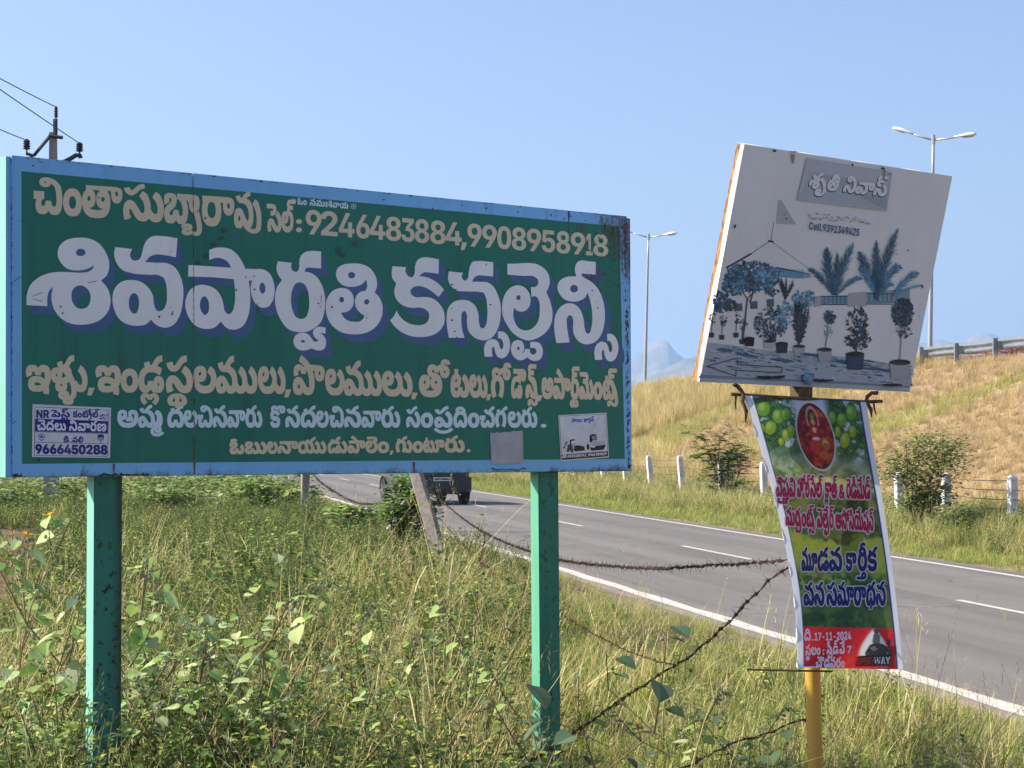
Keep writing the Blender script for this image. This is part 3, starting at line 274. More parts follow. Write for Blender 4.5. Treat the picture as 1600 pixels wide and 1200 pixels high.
[[197,-3,-60,0,-80,19,-40,32,1,20,0,18,28,25,50,14,33,0,32,0,36,-11,18,-17,1,-9,0,-11,-20,-17,-38,-8,-27,0,-20,0,-32,5,-22,8,-7,4,13,24,6,-4,16,-8,22,-5,13,0,14,0,20,6,1,7,0,4,-12,7,-11,0,-16,0,-24,-15,1,-10,1,-10,0,-5,10,-13,26,-12,44,-7,35,0,46,0,58,16,1,18,0,12,-32,18,-29,6,21,16,25,5,28,-6,40,-16,22,-21,1,-15,0,-18,-38,-29,-78,-17],[373,137,0,-9,-14,-16,-11,-4,-12,-5,-36,-6,-29,0,-41,0,1,28,41,0,14,0,14,2,7,2,2,1,4,4,1,2,0,3,-4,4,-3,2,-4,1,-14,2,-15,0,-199,0,1,29,195,0,36,0,40,-6,15,-6,10,-4,14,-14]],
[[53,-3,-38,0,-54,17,-21,14,41,22,10,-6,22,-10,26,-6,17,0,16,0,18,10,1,10,0,11,-20,17,-34,15,-17,6,41,28,8,-2,16,-5,7,-3,5,-6,22,-7,30,-17,18,-21,1,-14,0,-24,-54,-29],[265,46,-22,0,-30,7,-18,10,-6,12,1,6,0,9,12,14,9,5,55,-2,-10,-5,-14,-10,1,-8,0,-6,16,-8,13,0,14,0,14,7,1,6,0,7,-24,6,-19,0,-195,0,1,29,153,0,32,0,40,-2,28,-4,13,-5,12,-5,16,-14,1,-11,0,-17,-42,-21]],
[[33,0,1,186,89,0,117,-92,8,-7,20,-18,18,-21,11,-13,-7,0,-2,11,-2,23,-2,22,1,8,1,87,81,0,1,-186,-87,0,-103,84,-12,10,-20,18,-22,22,-13,15,9,0,2,-13,4,-25,2,-21,1,-6,1,-84]],
[[33,0,1,186,149,0,42,0,60,-15,32,-27,1,-19,0,-18,-32,-27,-62,-14,-41,0,-97,0,1,32,85,0,24,0,30,6,14,12,1,9,0,10,-14,12,-30,7,-23,0,-51,0,1,-154],[241,0,-91,85,87,0,93,-85]],
[[269,-3,-24,0,-36,7,-38,16,-25,15,-14,8,-16,6,-9,0,-8,0,-16,-6,1,-6,0,-8,16,-6,13,0,12,0,22,10,7,12,43,-22,-10,-7,-22,-12,-32,-7,-27,0,-30,0,-38,11,-16,18,1,10,0,13,22,18,42,10,25,0,22,0,32,-6,30,-12,21,-11,16,-8,20,-9,16,-3,13,0,14,0,18,10,1,10,0,11,-20,18,-34,14,-19,6,41,28,30,-8,48,-22,28,-28,1,-17,0,-16,-24,-24,-48,-13],[233,137,0,-9,-12,-16,-11,-4,-14,-5,-34,-6,-29,0,-35,0,1,28,35,0,14,0,14,2,5,2,4,1,2,4,1,2,0,3,-2,4,-3,2,-4,1,-14,2,-15,0,-133,0,1,29,129,0,34,0,40,-6,17,-6,10,-4,12,-14]],
[[265,-3,-20,0,-40,6,-40,15,-23,13,-10,6,-14,7,-8,2,-5,0,-6,0,-12,-6,1,-4,0,-6,12,-14,11,-8,-71,-11,-8,8,-12,20,1,12,0,11,22,18,38,11,27,0,22,0,36,-7,30,-13,19,-9,14,-8,20,-9,18,-3,11,0,14,0,18,10,1,9,0,12,-20,18,-34,14,-17,6,41,28,30,-8,46,-22,28,-28,1,-17,0,-16,-24,-24,-48,-13],[53,132,0,8,14,14,17,5,1,-5,-16,6,-18,16,1,8,0,8,12,12,13,4,8,3,22,4,32,2,27,0,145,0,1,-27,-151,0,-12,0,-14,-1,-3,-1,-6,-1,-4,-4,1,-3,0,-2,4,-4,5,-2,6,-1,12,0,13,0,71,0,1,-28,-69,0,-12,0,-12,-1,-3,-1,-6,-2,1,-5,0,-2,2,-3,5,-2,4,-1,10,-1,9,0,19,0,1,-27,-23,0,-24,0,-40,7,-22,15]],
[[155,-3,-40,0,-56,6,-40,16,-11,15,69,10,6,-7,18,-7,30,-3,25,0,22,0,26,2,12,5,1,3,0,3,-8,4,-14,3,-13,0,-39,1,-36,1,-50,7,-15,6,-10,5,-10,12,1,7,0,11,28,18,58,10,45,0,32,0,50,-5,40,-14,13,-15,-67,-8,-6,5,-16,6,-26,3,-21,0,-22,0,-20,-3,-8,-4,1,-3,0,-4,16,-5,25,0,53,-2,30,0,40,-6,13,-5,14,-5,10,-14,1,-8,0,-14,-34,-19,-62,-8],[129,99,-24,0,-36,8,-26,18,-5,15,69,9,6,-13,14,-11,11,0,8,0,14,6,15,7,21,14,18,11,32,12,36,6,27,1,5,-30,-18,0,-24,-5,-20,-8,-9,-7,-15,-10,-10,-6,-26,-11,-34,-6]],
[[299,-3,-20,0,-30,5,-26,11,-9,9,11,0,-12,-10,-30,-11,-34,-4,-25,0,-28,0,-40,10,-24,17,-10,22,1,12,0,16,18,25,32,17,42,9,27,0,28,0,38,-10,18,-16,1,-11,0,-12,-20,-16,-40,-8,-29,0,-18,0,-30,5,-22,8,-7,4,19,24,6,-4,16,-8,22,-5,13,0,14,0,20,6,1,7,0,4,-12,7,-11,0,-12,0,-24,-7,-14,-17,1,-15,1,-4,0,-10,10,-13,20,-6,17,0,20,0,22,7,8,11,3,5,67,0,4,-10,12,-10,20,-3,11,0,22,0,14,11,1,9,0,12,-20,20,-36,16,-19,6,43,23,13,0,28,-9,42,-21,24,-28,1,-17,0,-16,-24,-24,-48,-13],[167,157,-3,-36,-59,0,-3,36],[511,100,-22,0,-30,7,-18,10,-8,12,1,5,0,10,14,14,7,5,57,-2,-12,-5,-12,-10,1,-8,0,-6,14,-8,13,0,16,0,12,8,1,5,0,7,-22,6,-19,0,-61,0,-18,0,-18,-8,-1,-9,-61,0,-4,8,-20,9,-17,0,-3,0,-10,0,-16,-7,1,-6,0,-4,8,-5,14,-3,9,0,13,0,11,-28,-17,0,-28,0,-44,11,-26,19,1,13,0,11,22,18,38,10,29,0,5,0,20,0,32,-6,20,-11,5,-6,-5,0,8,6,18,11,34,6,27,0,21,0,34,0,46,-4,19,-7,12,-5,14,-14,1,-11,0,-17,-42,-21],[529,217,32,0,38,-14,11,-12,-51,-6,-2,3,-8,4,-12,2,-5,0,-14,0,-12,-6,1,-4,0,-5,12,-8,9,-3,-51,-9,-8,4,-16,14,1,9,0,8,16,14,36,9]],
[[97,125,34,0,46,-14,28,-23,12,-28,1,-14,0,-25,-24,-44,-46,-39,-62,-34,-37,-14,-43,24,30,12,54,27,40,32,22,38,1,22,0,9,-4,19,-14,17,-20,10,-15,0,-10,0,-16,-6,1,-5,0,-5,12,-6,16,-2,9,0,20,0,28,12,13,6,19,-26,-16,-6,-42,-11,-29,0,-38,0,-48,18,1,19,0,11,20,17,38,9]],
[[301,-3,-20,0,-32,5,-26,12,-9,8,13,0,-12,-10,-30,-11,-36,-4,-17,0,-28,0,-40,9,-22,16,1,11,0,8,18,17,21,5,-1,-6,-61,0,1,30,141,0,1,-27,-24,-2,-20,-10,1,-6,0,-7,18,-7,15,0,20,0,22,13,5,10,65,0,4,-10,14,-10,18,-3,11,0,14,0,16,5,8,9,1,6,0,14,-30,22,-52,14,-29,2,45,21,46,-4,62,-20,32,-29,1,-18,0,-16,-24,-24,-48,-13],[375,137,0,-9,-12,-16,-11,-4,-14,-5,-34,-6,-29,0,-71,0,1,28,71,0,14,0,14,2,5,2,4,1,2,4,1,2,0,3,-2,4,-3,2,-4,1,-14,2,-15,0,-201,0,1,29,197,0,34,0,40,-5,17,-7,10,-4,12,-14]],
[[265,-3,-20,0,-40,6,-40,15,-23,13,-10,6,-14,7,-8,2,-5,0,-6,0,-12,-6,1,-4,0,-6,12,-14,11,-8,-71,-11,-8,8,-12,20,1,12,0,11,22,18,38,11,27,0,22,0,36,-7,30,-13,19,-9,14,-8,20,-9,18,-3,11,0,10,0,18,5,10,13,1,11,0,17,-18,30,-34,25,-50,18,-29,3,-6,1,-18,1,-3,0,-14,0,-14,-5,1,-5,0,-5,10,-5,11,0,10,0,14,6,1,4,0,7,-16,10,-7,3,63,3,4,-4,10,-12,1,-7,0,-17,-38,-17,-37,0,-22,0,-34,8,-20,15,1,11,0,11,22,16,42,10,33,0,52,0,82,-20,56,-34,30,-43,1,-22,0,-22,-28,-28,-50,-13]],
[[317,-3,-32,0,-40,11,-16,17,1,9,0,13,22,16,36,7,23,0,26,0,36,-8,24,-12,7,-5,-25,-26,-6,7,-14,12,-22,8,-13,0,-10,0,-18,-6,1,-6,0,-6,14,-6,13,0,16,0,20,9,8,15,1,8,1,5,0,10,-12,16,-22,9,-19,0,-12,0,-18,-4,-12,-8,-3,-6,-65,0,-4,5,-12,9,-24,7,-19,0,-18,0,-20,-5,1,-7,0,-2,4,-4,5,-2,4,-1,14,-2,17,0,31,0,1,-26,-31,0,-14,0,-18,-2,-3,-2,-4,-1,-4,-4,1,-3,0,-5,14,-6,15,0,16,0,28,9,13,6,45,-19,-14,-8,-32,-10,-38,-6,-25,0,-46,0,-48,20,1,14,0,7,10,13,24,9,19,3,1,-4,-24,4,-24,17,1,11,0,15,54,19,45,0,28,0,38,-5,32,-10,17,-9,-11,0,12,7,26,11,32,6,25,0,38,0,50,-17,26,-29,1,-20,0,-19,-24,-28,-50,-15]],
[[155,-3,-40,0,-56,6,-40,16,-11,15,69,10,6,-7,18,-7,30,-3,25,0,22,0,26,2,12,5,1,3,0,3,-8,4,-14,3,-13,0,-39,1,-36,1,-50,7,-15,6,-10,5,-10,12,1,7,0,11,28,18,58,10,45,0,32,0,50,-5,40,-14,13,-15,-67,-8,-6,5,-16,6,-26,3,-21,0,-22,0,-20,-3,-8,-4,1,-3,0,-4,16,-5,25,0,53,-2,30,0,40,-6,13,-5,14,-5,10,-14,1,-8,0,-14,-34,-19,-62,-8],[135,106,-20,0,-36,2,-15,3,17,22,10,-2,24,-3,13,0,18,0,24,3,12,9,1,8,1,2,0,10,-24,13,-17,0,-10,0,-14,-4,1,-4,0,-3,8,-3,10,-2,7,0,18,0,26,10,11,8,21,-19,-10,-5,-22,-9,-28,-5,-21,0,-22,0,-32,7,-16,12,1,8,0,13,38,16,43,0,30,0,44,-11,22,-20,1,-13,0,-22,-52,-21]],
[[269,-3,-24,0,-36,7,-38,16,-25,15,-14,8,-16,6,-9,0,-8,0,-16,-6,1,-6,0,-8,16,-6,13,0,12,0,22,10,7,12,43,-22,-10,-7,-22,-12,-32,-7,-27,0,-30,0,-38,11,-16,19,1,10,0,12,22,18,42,10,25,0,22,0,32,-6,30,-12,21,-11,16,-8,20,-9,16,-3,11,0,16,0,18,10,1,10,0,10,-16,18,-34,14,-48,9,-33,0,-31,0,93,26,46,-4,64,-21,34,-30,1,-19,0,-16,-24,-25,-48,-13],[141,99,-24,0,-36,8,-26,18,-5,15,69,9,6,-13,12,-11,13,0,8,0,14,6,13,7,23,14,18,11,30,12,38,6,27,1,5,-30,-18,0,-24,-5,-20,-8,-9,-7,-15,-10,-10,-6,-26,-11,-34,-6]],
[[193,-3,-60,0,-78,18,-38,30,1,18,0,18,28,24,52,13,31,0,32,0,36,-11,18,-17,1,-9,0,-11,-20,-17,-38,-9,-27,0,-20,0,-32,6,-24,8,-5,3,13,24,6,-4,16,-7,20,-5,15,0,14,0,20,6,1,6,0,5,-12,7,-11,0,-16,0,-24,-15,1,-9,1,-10,0,-6,18,-15,50,-10,45,0,22,0,40,5,32,11,18,20,1,16,0,14,-14,25,-30,21,-25,7,-4,2,-14,1,-5,1,-6,0,-6,1,-11,0,-12,0,-14,-5,1,-5,0,-5,10,-5,11,0,10,0,12,6,1,4,0,7,-14,10,-7,3,57,5,6,-6,12,-12,1,-8,0,-16,-40,-17,-35,0,-22,0,-34,9,-20,16,1,9,0,10,22,17,42,10,33,0,36,0,58,-11,42,-19,28,-25,12,-28,1,-15,0,-21,-22,-32,-46,-21,-70,-10]],
[[265,-3,-20,0,-40,6,-40,15,-23,13,-10,6,-14,7,-8,2,-5,0,-6,0,-12,-6,1,-4,0,-6,12,-14,11,-8,-71,-11,-8,8,-12,20,1,12,0,11,22,18,38,11,27,0,22,0,36,-7,30,-13,19,-9,14,-8,20,-9,18,-3,11,0,14,0,18,10,1,11,0,15,-20,29,-15,12,-7,11,-28,15,-74,26,-37,8,33,31,36,-8,68,-23,60,-28,23,-17,9,-13,14,-13,16,-30,1,-14,0,-16,-24,-24,-48,-13],[483,46,-22,0,-30,7,-18,10,-8,12,1,6,0,10,14,13,7,5,57,-2,-12,-5,-12,-10,1,-8,0,-6,14,-8,13,0,14,0,14,7,1,6,0,7,-22,6,-19,0,-419,0,1,29,377,0,30,0,40,-2,28,-4,15,-5,12,-5,14,-14,1,-11,0,-17,-42,-21]],
[[17,59,0,19,32,29,64,18,47,0,46,0,62,-17,32,-29,1,-20,0,-18,-32,-28,-62,-16,-45,0,-48,0,-62,16,-32,28],[89,61,0,-14,34,-19,37,0,22,0,32,8,14,15,1,9,0,10,-14,15,-32,9,-21,0,-24,0,-30,-9,-16,-15],[367,-3,-38,0,-52,17,-23,14,41,22,10,-6,22,-10,26,-6,17,0,18,0,18,10,1,10,0,11,-20,18,-34,14,-19,6,41,28,30,-8,48,-22,28,-28,1,-17,0,-24,-56,-29],[543,-3,-38,0,-52,17,-23,14,41,22,10,-6,22,-10,26,-6,17,0,16,0,18,10,1,10,0,11,-20,18,-34,14,-17,6,41,28,30,-8,48,-22,26,-28,1,-17,0,-24,-54,-29]],
[[287,-3,-20,0,-30,5,-26,11,-11,9,13,0,-14,-10,-28,-11,-36,-4,-23,0,-32,0,-38,10,-20,16,1,10,0,9,16,15,36,11,29,6,18,4,20,7,1,5,0,3,-4,4,-10,3,-9,0,-14,0,-12,-6,1,-4,0,-3,4,-5,1,-1,-63,-10,-4,5,-6,12,1,6,0,8,22,14,42,9,35,0,36,0,40,-9,18,-15,1,-9,0,-9,-14,-13,-36,-13,-31,-6,-20,-4,-16,-6,1,-4,0,-4,14,-5,17,0,20,0,20,7,10,11,3,5,67,0,2,-10,14,-10,20,-3,11,0,22,0,14,11,1,9,0,11,-20,19,-34,15,-19,7,37,22,32,-8,50,-21,28,-26,1,-17,0,-16,-24,-24,-48,-13],[173,-35,3,37,61,0,5,-37],[499,46,-22,0,-30,7,-18,10,-8,12,1,6,0,10,14,13,9,5,55,-2,-10,-5,-14,-10,1,-8,0,-6,16,-8,13,0,14,0,14,7,1,6,0,7,-24,6,-19,0,-257,0,1,29,215,0,32,0,40,-2,28,-4,13,-5,12,-5,16,-14,1,-11,0,-17,-44,-21]],
[[-117,-13,32,0,44,-11,24,-20,1,-14,0,-14,-16,-21,-9,-8,-53,9,8,6,16,15,1,10,0,6,-10,12,-18,7,-17,0,-22,0,-24,-14,1,-10,0,-10,14,-15,11,-7,-55,-9,-10,9,-14,22,1,12,0,12,22,20,48,13]],
[[269,-3,-24,0,-36,7,-38,16,-25,15,-14,8,-16,6,-9,0,-8,0,-16,-6,1,-6,0,-8,16,-6,13,0,12,0,22,10,7,12,43,-22,-10,-7,-22,-12,-32,-7,-27,0,-30,0,-38,11,-16,19,1,10,0,12,22,18,42,10,25,0,22,0,32,-6,30,-12,21,-11,16,-8,20,-9,16,-3,11,0,16,0,18,10,1,10,0,10,-16,18,-32,14,-46,8,-29,0,27,27,43,0,38,-6,58,-20,32,-29,1,-19,0,-16,-24,-25,-48,-13],[103,132,0,8,16,14,17,5,-1,-5,-16,6,-18,16,1,8,0,8,14,12,11,4,8,3,22,4,34,2,25,0,145,0,1,-27,-151,0,-12,0,-12,-1,-5,-1,-4,-1,-6,-4,1,-3,0,-2,6,-4,5,-2,4,-1,12,0,15,0,71,0,1,-28,-69,0,-12,0,-12,-1,-3,-1,-8,-2,1,-5,0,-2,4,-3,3,-2,4,-1,10,-1,9,0,19,0,11,-27,-33,0,-24,0,-38,7,-24,15]],
[[61,0,155,153,1,1,-179,0,1,32,263,0,1,-33,-153,-153]],
[[213,-3,-34,0,-40,10,-18,15,1,9,0,9,14,13,24,11,19,5,4,1,2,3,3,1,18,6,14,7,1,4,0,5,-14,5,-15,1,25,23,26,0,34,-8,16,-12,1,-8,0,-10,-22,-16,-19,-6,-18,-6,-26,-9,-12,-8,1,-6,0,-4,10,-7,13,0,12,0,14,7,1,5,0,8,-30,13,-48,7,-23,0,-30,0,-18,-9,1,-7,0,-4,4,-6,3,-2,-63,-10,-6,6,-8,13,1,7,0,11,22,17,52,10,43,0,30,0,58,-6,25,-7,32,-8,30,-24,1,-14,0,-16,-48,-19],[161,99,-24,0,-36,8,-26,18,-5,15,71,9,4,-13,14,-11,11,0,8,0,16,6,13,7,21,14,18,11,32,12,36,6,27,1,5,-30,-16,0,-26,-5,-18,-8,-11,-7,-15,-10,-10,-6,-26,-11,-34,-6]],
[[59,-101,-40,0,-60,13,-30,24,1,16,0,13,24,21,42,13,29,0,28,0,34,-10,16,-15,1,-9,0,-11,-20,-15,-34,-7,-23,0,-12,0,-22,3,-7,3,-5,24,10,-4,16,-5,13,0,14,0,16,6,1,6,0,4,-10,6,-11,0,-14,0,-22,-12,1,-11,1,-3,0,-11,32,-13,41,0,16,0,36,5,28,12,18,20,1,15,0,19,-26,35,-48,31,-60,26,-33,9,43,28,36,-10,68,-30,56,-38,34,-45,1,-25,0,-20,-26,-30,-46,-19,-58,-9]],
[[215,-3,-68,0,-88,17,-42,30,1,19,0,15,28,22,46,12,33,0,28,0,38,-10,18,-16,1,-10,0,-18,-46,-18,-37,0,-18,0,-32,6,-26,9,-7,4,19,20,8,-6,28,-10,19,0,16,0,18,6,1,7,0,5,-12,6,-13,0,-10,0,-18,-6,-12,-11,1,-8,1,-2,0,-7,14,-12,32,-9,52,-4,39,0,42,0,56,3,38,9,16,13,1,10,1,1,0,10,-24,13,-21,0,-10,0,-18,-5,1,-7,0,-6,16,-5,13,0,12,0,16,5,10,9,3,6,35,-18,-12,-7,-22,-12,-30,-7,-21,0,-20,0,-36,6,-22,16,1,13,0,10,20,17,38,10,31,0,20,0,28,-4,13,-5,21,-3,14,-7,16,-19,1,-13,0,-15,-24,-24,-50,-17,-82,-8],[233,179,40,0,68,-12,50,-21,28,-30,1,-18,0,-5,-2,-10,-1,-4,-61,14,2,2,0,5,1,2,0,14,-36,22,-60,14,-37,0,-20,0,-16,-5,1,-5,0,-5,10,-5,11,0,10,0,14,6,1,4,0,7,-16,10,-7,3,59,5,10,-7,8,-12,1,-8,0,-15,-40,-16,-33,0,-24,0,-34,8,-20,15,1,10,0,10,20,17,46,10]],
[[197,-2,-50,0,-78,22,-46,43,1,30,0,31,46,42,80,23,49,0,32,0,56,-9,42,-17,28,-25,5,-16,-79,0,-2,8,-14,11,-22,9,-26,4,-15,0,-28,0,-44,-14,-24,-28,1,-19,0,-20,24,-27,44,-14,29,0,16,0,26,5,22,8,14,12,3,7,81,0,-4,-13,-24,-24,-40,-18,-58,-11]],
[[159,-3,-42,0,-62,18,-34,32,1,22,0,22,34,32,60,19,41,0,28,0,48,-9,36,-18,20,-27,1,-17,1,-11,-235,0,1,24,201,0,-37,-6,0,10,-12,16,-26,9,-17,0,-20,0,-26,-9,-14,-15,1,-10,1,-17,0,-12,16,-16,28,-8,21,0,12,0,22,4,14,7,5,5,71,-6,-6,-12,-34,-17,-50,-10]],
[[117,-1,-44,0,-40,19,1,19,1,149,77,0,1,-144,0,-7,10,-6,13,0,6,0,6,1,3,0,13,-28,-6,-1,-20,-2]],
[[3,137,0,-9,-14,-16,-11,-4,-12,-5,-36,-6,-29,0,-29,0,1,28,29,0,14,0,14,2,5,2,4,1,2,4,1,2,0,3,-2,4,-3,2,-4,1,-14,2,-15,0,-181,0,1,29,177,0,36,0,40,-6,15,-6,10,-4,14,-14],[-225,-13,30,0,32,-11,12,-16,1,-7,0,-10,-12,-13,-7,-5,-53,2,12,5,12,10,1,7,0,6,-14,8,-13,0,-12,0,-12,-7,1,-5,0,-7,22,-6,19,0,235,0,1,-29,-183,0,-30,0,-42,2,-28,5,-11,4,-12,5,-16,14,1,11,0,16,42,21]],
[[269,-3,-24,0,-36,7,-38,16,-25,15,-14,8,-16,6,-9,0,-8,0,-16,-6,1,-6,0,-8,16,-6,13,0,12,0,22,10,7,12,43,-22,-10,-7,-22,-12,-32,-7,-27,0,-30,0,-38,11,-16,18,1,10,0,13,22,18,42,10,25,0,22,0,32,-6,30,-12,21,-11,16,-8,20,-9,16,-3,13,0,14,0,18,10,1,10,0,11,-20,18,-34,14,-19,6,41,28,30,-8,48,-22,28,-28,1,-17,0,-16,-24,-24,-48,-13],[345,-35,-28,0,-34,9,-16,15,1,8,0,3,4,7,3,4,67,-1,-2,-2,-4,-3,1,-2,0,-3,6,-4,8,-3,7,0,8,0,12,3,11,4,31,-23,-16,-6,-32,-6],[117,99,-24,0,-38,8,-24,18,-7,15,71,9,6,-13,12,-11,13,0,8,0,14,6,13,7,23,14,18,11,30,12,38,6,25,1,5,-30,-16,0,-24,-5,-20,-8,-11,-7,-15,-10,-8,-6,-28,-11,-32,-6]],
[[-95,-101,-24,0,-28,8,-12,11,1,7,0,9,18,11,26,5,15,0,20,0,24,-6,18,-8,7,-4,-19,-17,-6,6,-18,11,-15,0,-8,0,-12,-3,1,-4,0,-4,10,-4,9,0,16,0,12,12,1,8,1,5,0,7,-8,10,-16,6,-11,0,-14,0,-16,-7,-3,-5,-45,0,-2,3,-8,6,-16,5,-15,0,-10,0,-16,-4,1,-4,0,-4,16,-3,11,0,25,0,1,-18,-21,0,-14,0,-16,-3,1,-5,0,-3,10,-4,11,0,10,0,18,5,9,5,33,-13,-14,-8,-36,-9,-27,0,-34,0,-34,14,1,9,0,7,16,11,15,3,-14,3,-12,11,1,6,0,11,38,13,35,0,20,0,26,-4,22,-6,13,-6,-9,0,14,7,28,9,25,0,42,0,42,-25,1,-20,0,-20,-40,-23]],
[[271,-3,-26,0,-36,7,-38,16,-25,15,-14,8,-16,6,-9,0,-8,0,-16,-6,1,-6,0,-8,16,-6,13,0,12,0,22,10,7,12,43,-22,-10,-7,-22,-12,-32,-7,-27,0,-30,0,-38,11,-16,19,1,10,0,12,22,18,42,10,25,0,22,0,32,-6,30,-12,21,-11,16,-8,20,-9,18,-3,13,0,12,0,16,7,8,13,1,9,0,17,-18,30,-34,25,-50,18,-29,3,-6,1,-18,1,-3,0,-14,0,-14,-5,1,-5,0,-5,10,-5,11,0,10,0,14,6,1,4,0,7,-16,10,-7,3,63,3,4,-4,10,-12,1,-7,0,-17,-40,-17,-35,0,-22,0,-36,8,-18,15,1,11,0,11,20,16,44,10,33,0,52,0,82,-20,56,-34,30,-43,1,-22,0,-18,-22,-29,-50,-16]],
[[269,-3,-24,0,-36,7,-38,16,-25,15,-14,8,-16,6,-9,0,-8,0,-16,-6,1,-6,0,-8,16,-6,13,0,12,0,22,10,7,12,43,-22,-10,-7,-22,-12,-32,-7,-27,0,-30,0,-38,11,-16,18,1,10,0,13,22,18,42,10,25,0,22,0,32,-6,30,-12,21,-11,16,-8,20,-9,16,-3,13,0,14,0,18,10,1,10,0,11,-20,18,-34,14,-19,6,41,28,8,-2,16,-4,7,-3,7,-7,22,-7,30,-17,18,-21,1,-14,0,-16,-24,-24,-48,-13],[481,46,-24,0,-30,7,-16,10,-8,12,1,6,0,9,14,14,7,5,57,-2,-12,-5,-12,-10,1,-8,0,-6,14,-8,13,0,14,0,14,7,1,6,0,7,-22,6,-19,0,-197,0,1,29,155,0,30,0,40,-2,28,-4,13,-5,14,-5,14,-14,1,-11,0,-17,-42,-21],[117,99,-24,0,-38,8,-24,18,-7,15,71,9,6,-13,12,-11,13,0,8,0,14,6,13,7,23,14,18,11,30,12,38,6,25,1,5,-30,-16,0,-24,-5,-20,-8,-11,-7,-15,-10,-8,-6,-28,-11,-32,-6],[655,100,-24,0,-30,7,-18,10,-6,12,1,5,0,10,14,14,7,5,57,-2,-12,-5,-14,-10,1,-8,0,-6,16,-8,13,0,14,0,14,8,1,5,0,7,-24,6,-19,0,-61,0,-16,0,-20,-8,-1,-9,-61,0,-4,8,-18,9,-17,0,-3,0,-12,0,-14,-7,1,-6,0,-4,8,-5,12,-3,11,0,9,0,1,-28,-3,0,-30,0,-44,11,-24,19,1,12,0,11,22,18,40,11,29,0,3,0,20,0,32,-6,20,-11,5,-6,-5,0,6,6,20,11,32,6,29,0,21,0,32,0,46,-4,19,-7,14,-5,14,-14,1,-11,0,-17,-42,-21],[671,217,32,0,40,-14,11,-12,-51,-6,-4,3,-8,4,-10,2,-7,0,-12,0,-12,-6,1,-4,0,-5,10,-8,11,-3,-51,-9,-10,4,-16,14,1,9,0,8,18,14,36,9]],
[[265,-3,-20,0,-40,6,-40,15,-23,13,-10,6,-14,7,-8,2,-5,0,-6,0,-12,-6,1,-4,0,-6,12,-14,11,-8,-71,-11,-8,8,-12,20,1,12,0,11,22,18,38,11,27,0,22,0,36,-7,30,-13,19,-9,14,-8,20,-9,18,-3,11,0,14,0,18,10,1,9,0,12,-20,18,-34,14,-17,6,41,28,30,-8,46,-22,28,-28,1,-17,0,-16,-24,-24,-48,-13],[233,137,0,-9,-12,-16,-11,-4,-14,-5,-34,-6,-29,0,-35,0,1,28,35,0,14,0,14,2,5,2,4,1,2,4,1,2,0,3,-2,4,-3,2,-4,1,-14,2,-15,0,-133,0,1,29,129,0,34,0,40,-6,17,-6,10,-4,12,-14],[175,214,32,0,38,-13,11,-12,-51,-7,-2,3,-8,4,-12,2,-5,0,-12,0,-14,-5,1,-5,0,-4,12,-8,9,-3,-51,-10,-8,5,-16,14,1,9,0,8,16,14,36,8]],
[[155,-3,-40,0,-56,6,-40,16,-11,15,69,10,6,-7,18,-7,30,-3,25,0,22,0,26,2,12,5,1,3,0,3,-8,4,-14,3,-13,0,-39,1,-36,1,-50,7,-15,6,-10,5,-10,12,1,7,0,11,30,16,58,7,43,0,32,0,52,-4,40,-13,11,-12,-67,-8,-6,5,-16,6,-26,3,-21,0,-22,0,-20,-3,-8,-4,1,-3,0,-4,16,-5,25,0,53,-2,30,0,40,-6,13,-5,14,-5,10,-14,1,-8,0,-14,-34,-19,-62,-8],[397,46,-22,0,-32,7,-16,10,-8,12,1,6,0,9,14,14,9,5,55,-2,-12,-5,-12,-10,1,-8,0,-6,14,-8,13,0,14,0,14,7,1,6,0,7,-22,6,-19,0,-181,0,-59,8,-47,-8,-69,0,1,29,317,0,30,0,40,-2,30,-4,13,-5,12,-5,14,-14,1,-11,0,-17,-42,-21]],
[[215,-3,-68,0,-88,16,-42,29,1,19,0,15,28,22,46,12,33,0,28,0,38,-9,18,-17,1,-10,0,-18,-46,-18,-37,0,-18,0,-32,6,-26,9,-7,4,19,20,8,-5,28,-10,19,0,16,0,18,6,1,6,0,5,-12,6,-13,0,-10,0,-18,-5,-12,-12,1,-8,1,-1,0,-8,16,-12,32,-8,52,-4,37,0,40,0,58,4,36,7,18,13,1,10,1,1,0,10,-24,13,-21,0,-10,0,-18,-5,1,-6,0,-7,16,-5,13,0,12,0,18,5,12,9,5,6,29,-17,-10,-8,-22,-12,-32,-7,-23,0,-18,0,-36,6,-22,15,1,12,0,14,44,18,41,0,10,0,14,-1,14,-1,7,-1,-57,0,-8,1,-16,1,-14,1,-7,0,23,22,15,0,24,-2,50,-9,40,-15,24,-23,1,-15,0,-16,-24,-24,-50,-16,-82,-8],[177,132,0,8,14,14,17,5,1,-5,-16,6,-18,16,1,8,0,8,12,12,13,4,8,3,22,4,32,2,27,0,145,0,1,-27,-151,0,-12,0,-14,-1,-3,-1,-4,-1,-6,-4,1,-3,0,-2,4,-4,7,-2,4,-1,12,0,15,0,69,0,1,-28,-69,0,-12,0,-12,-1,-1,-1,-8,-2,1,-5,0,-2,4,-3,3,-2,4,-1,10,-1,9,0,19,0,25,-25,-55,0,-20,0,-36,6,-22,14]],
[[145,-3,-38,0,-56,14,-30,24,1,14,0,11,18,17,30,15,23,7,73,23,8,3,12,6,6,7,1,4,0,7,-16,8,-17,0,-10,0,-16,-4,-8,-7,1,-5,0,-6,12,-12,20,-14,15,-8,179,-101,-81,0,-145,82,-16,9,-28,17,-20,21,1,12,0,13,26,22,46,13,31,0,30,0,44,-12,22,-20,1,-13,0,-8,-12,-16,-22,-13,-13,-5,-75,-28,-16,-5,-14,-11,1,-7,0,-7,12,-10,24,-6,17,0,20,0,38,9,32,17,18,23,1,14,67,0,0,-17,-16,-28,-26,-20,-17,-6,-19,-7,-20,-8,-52,-8]],
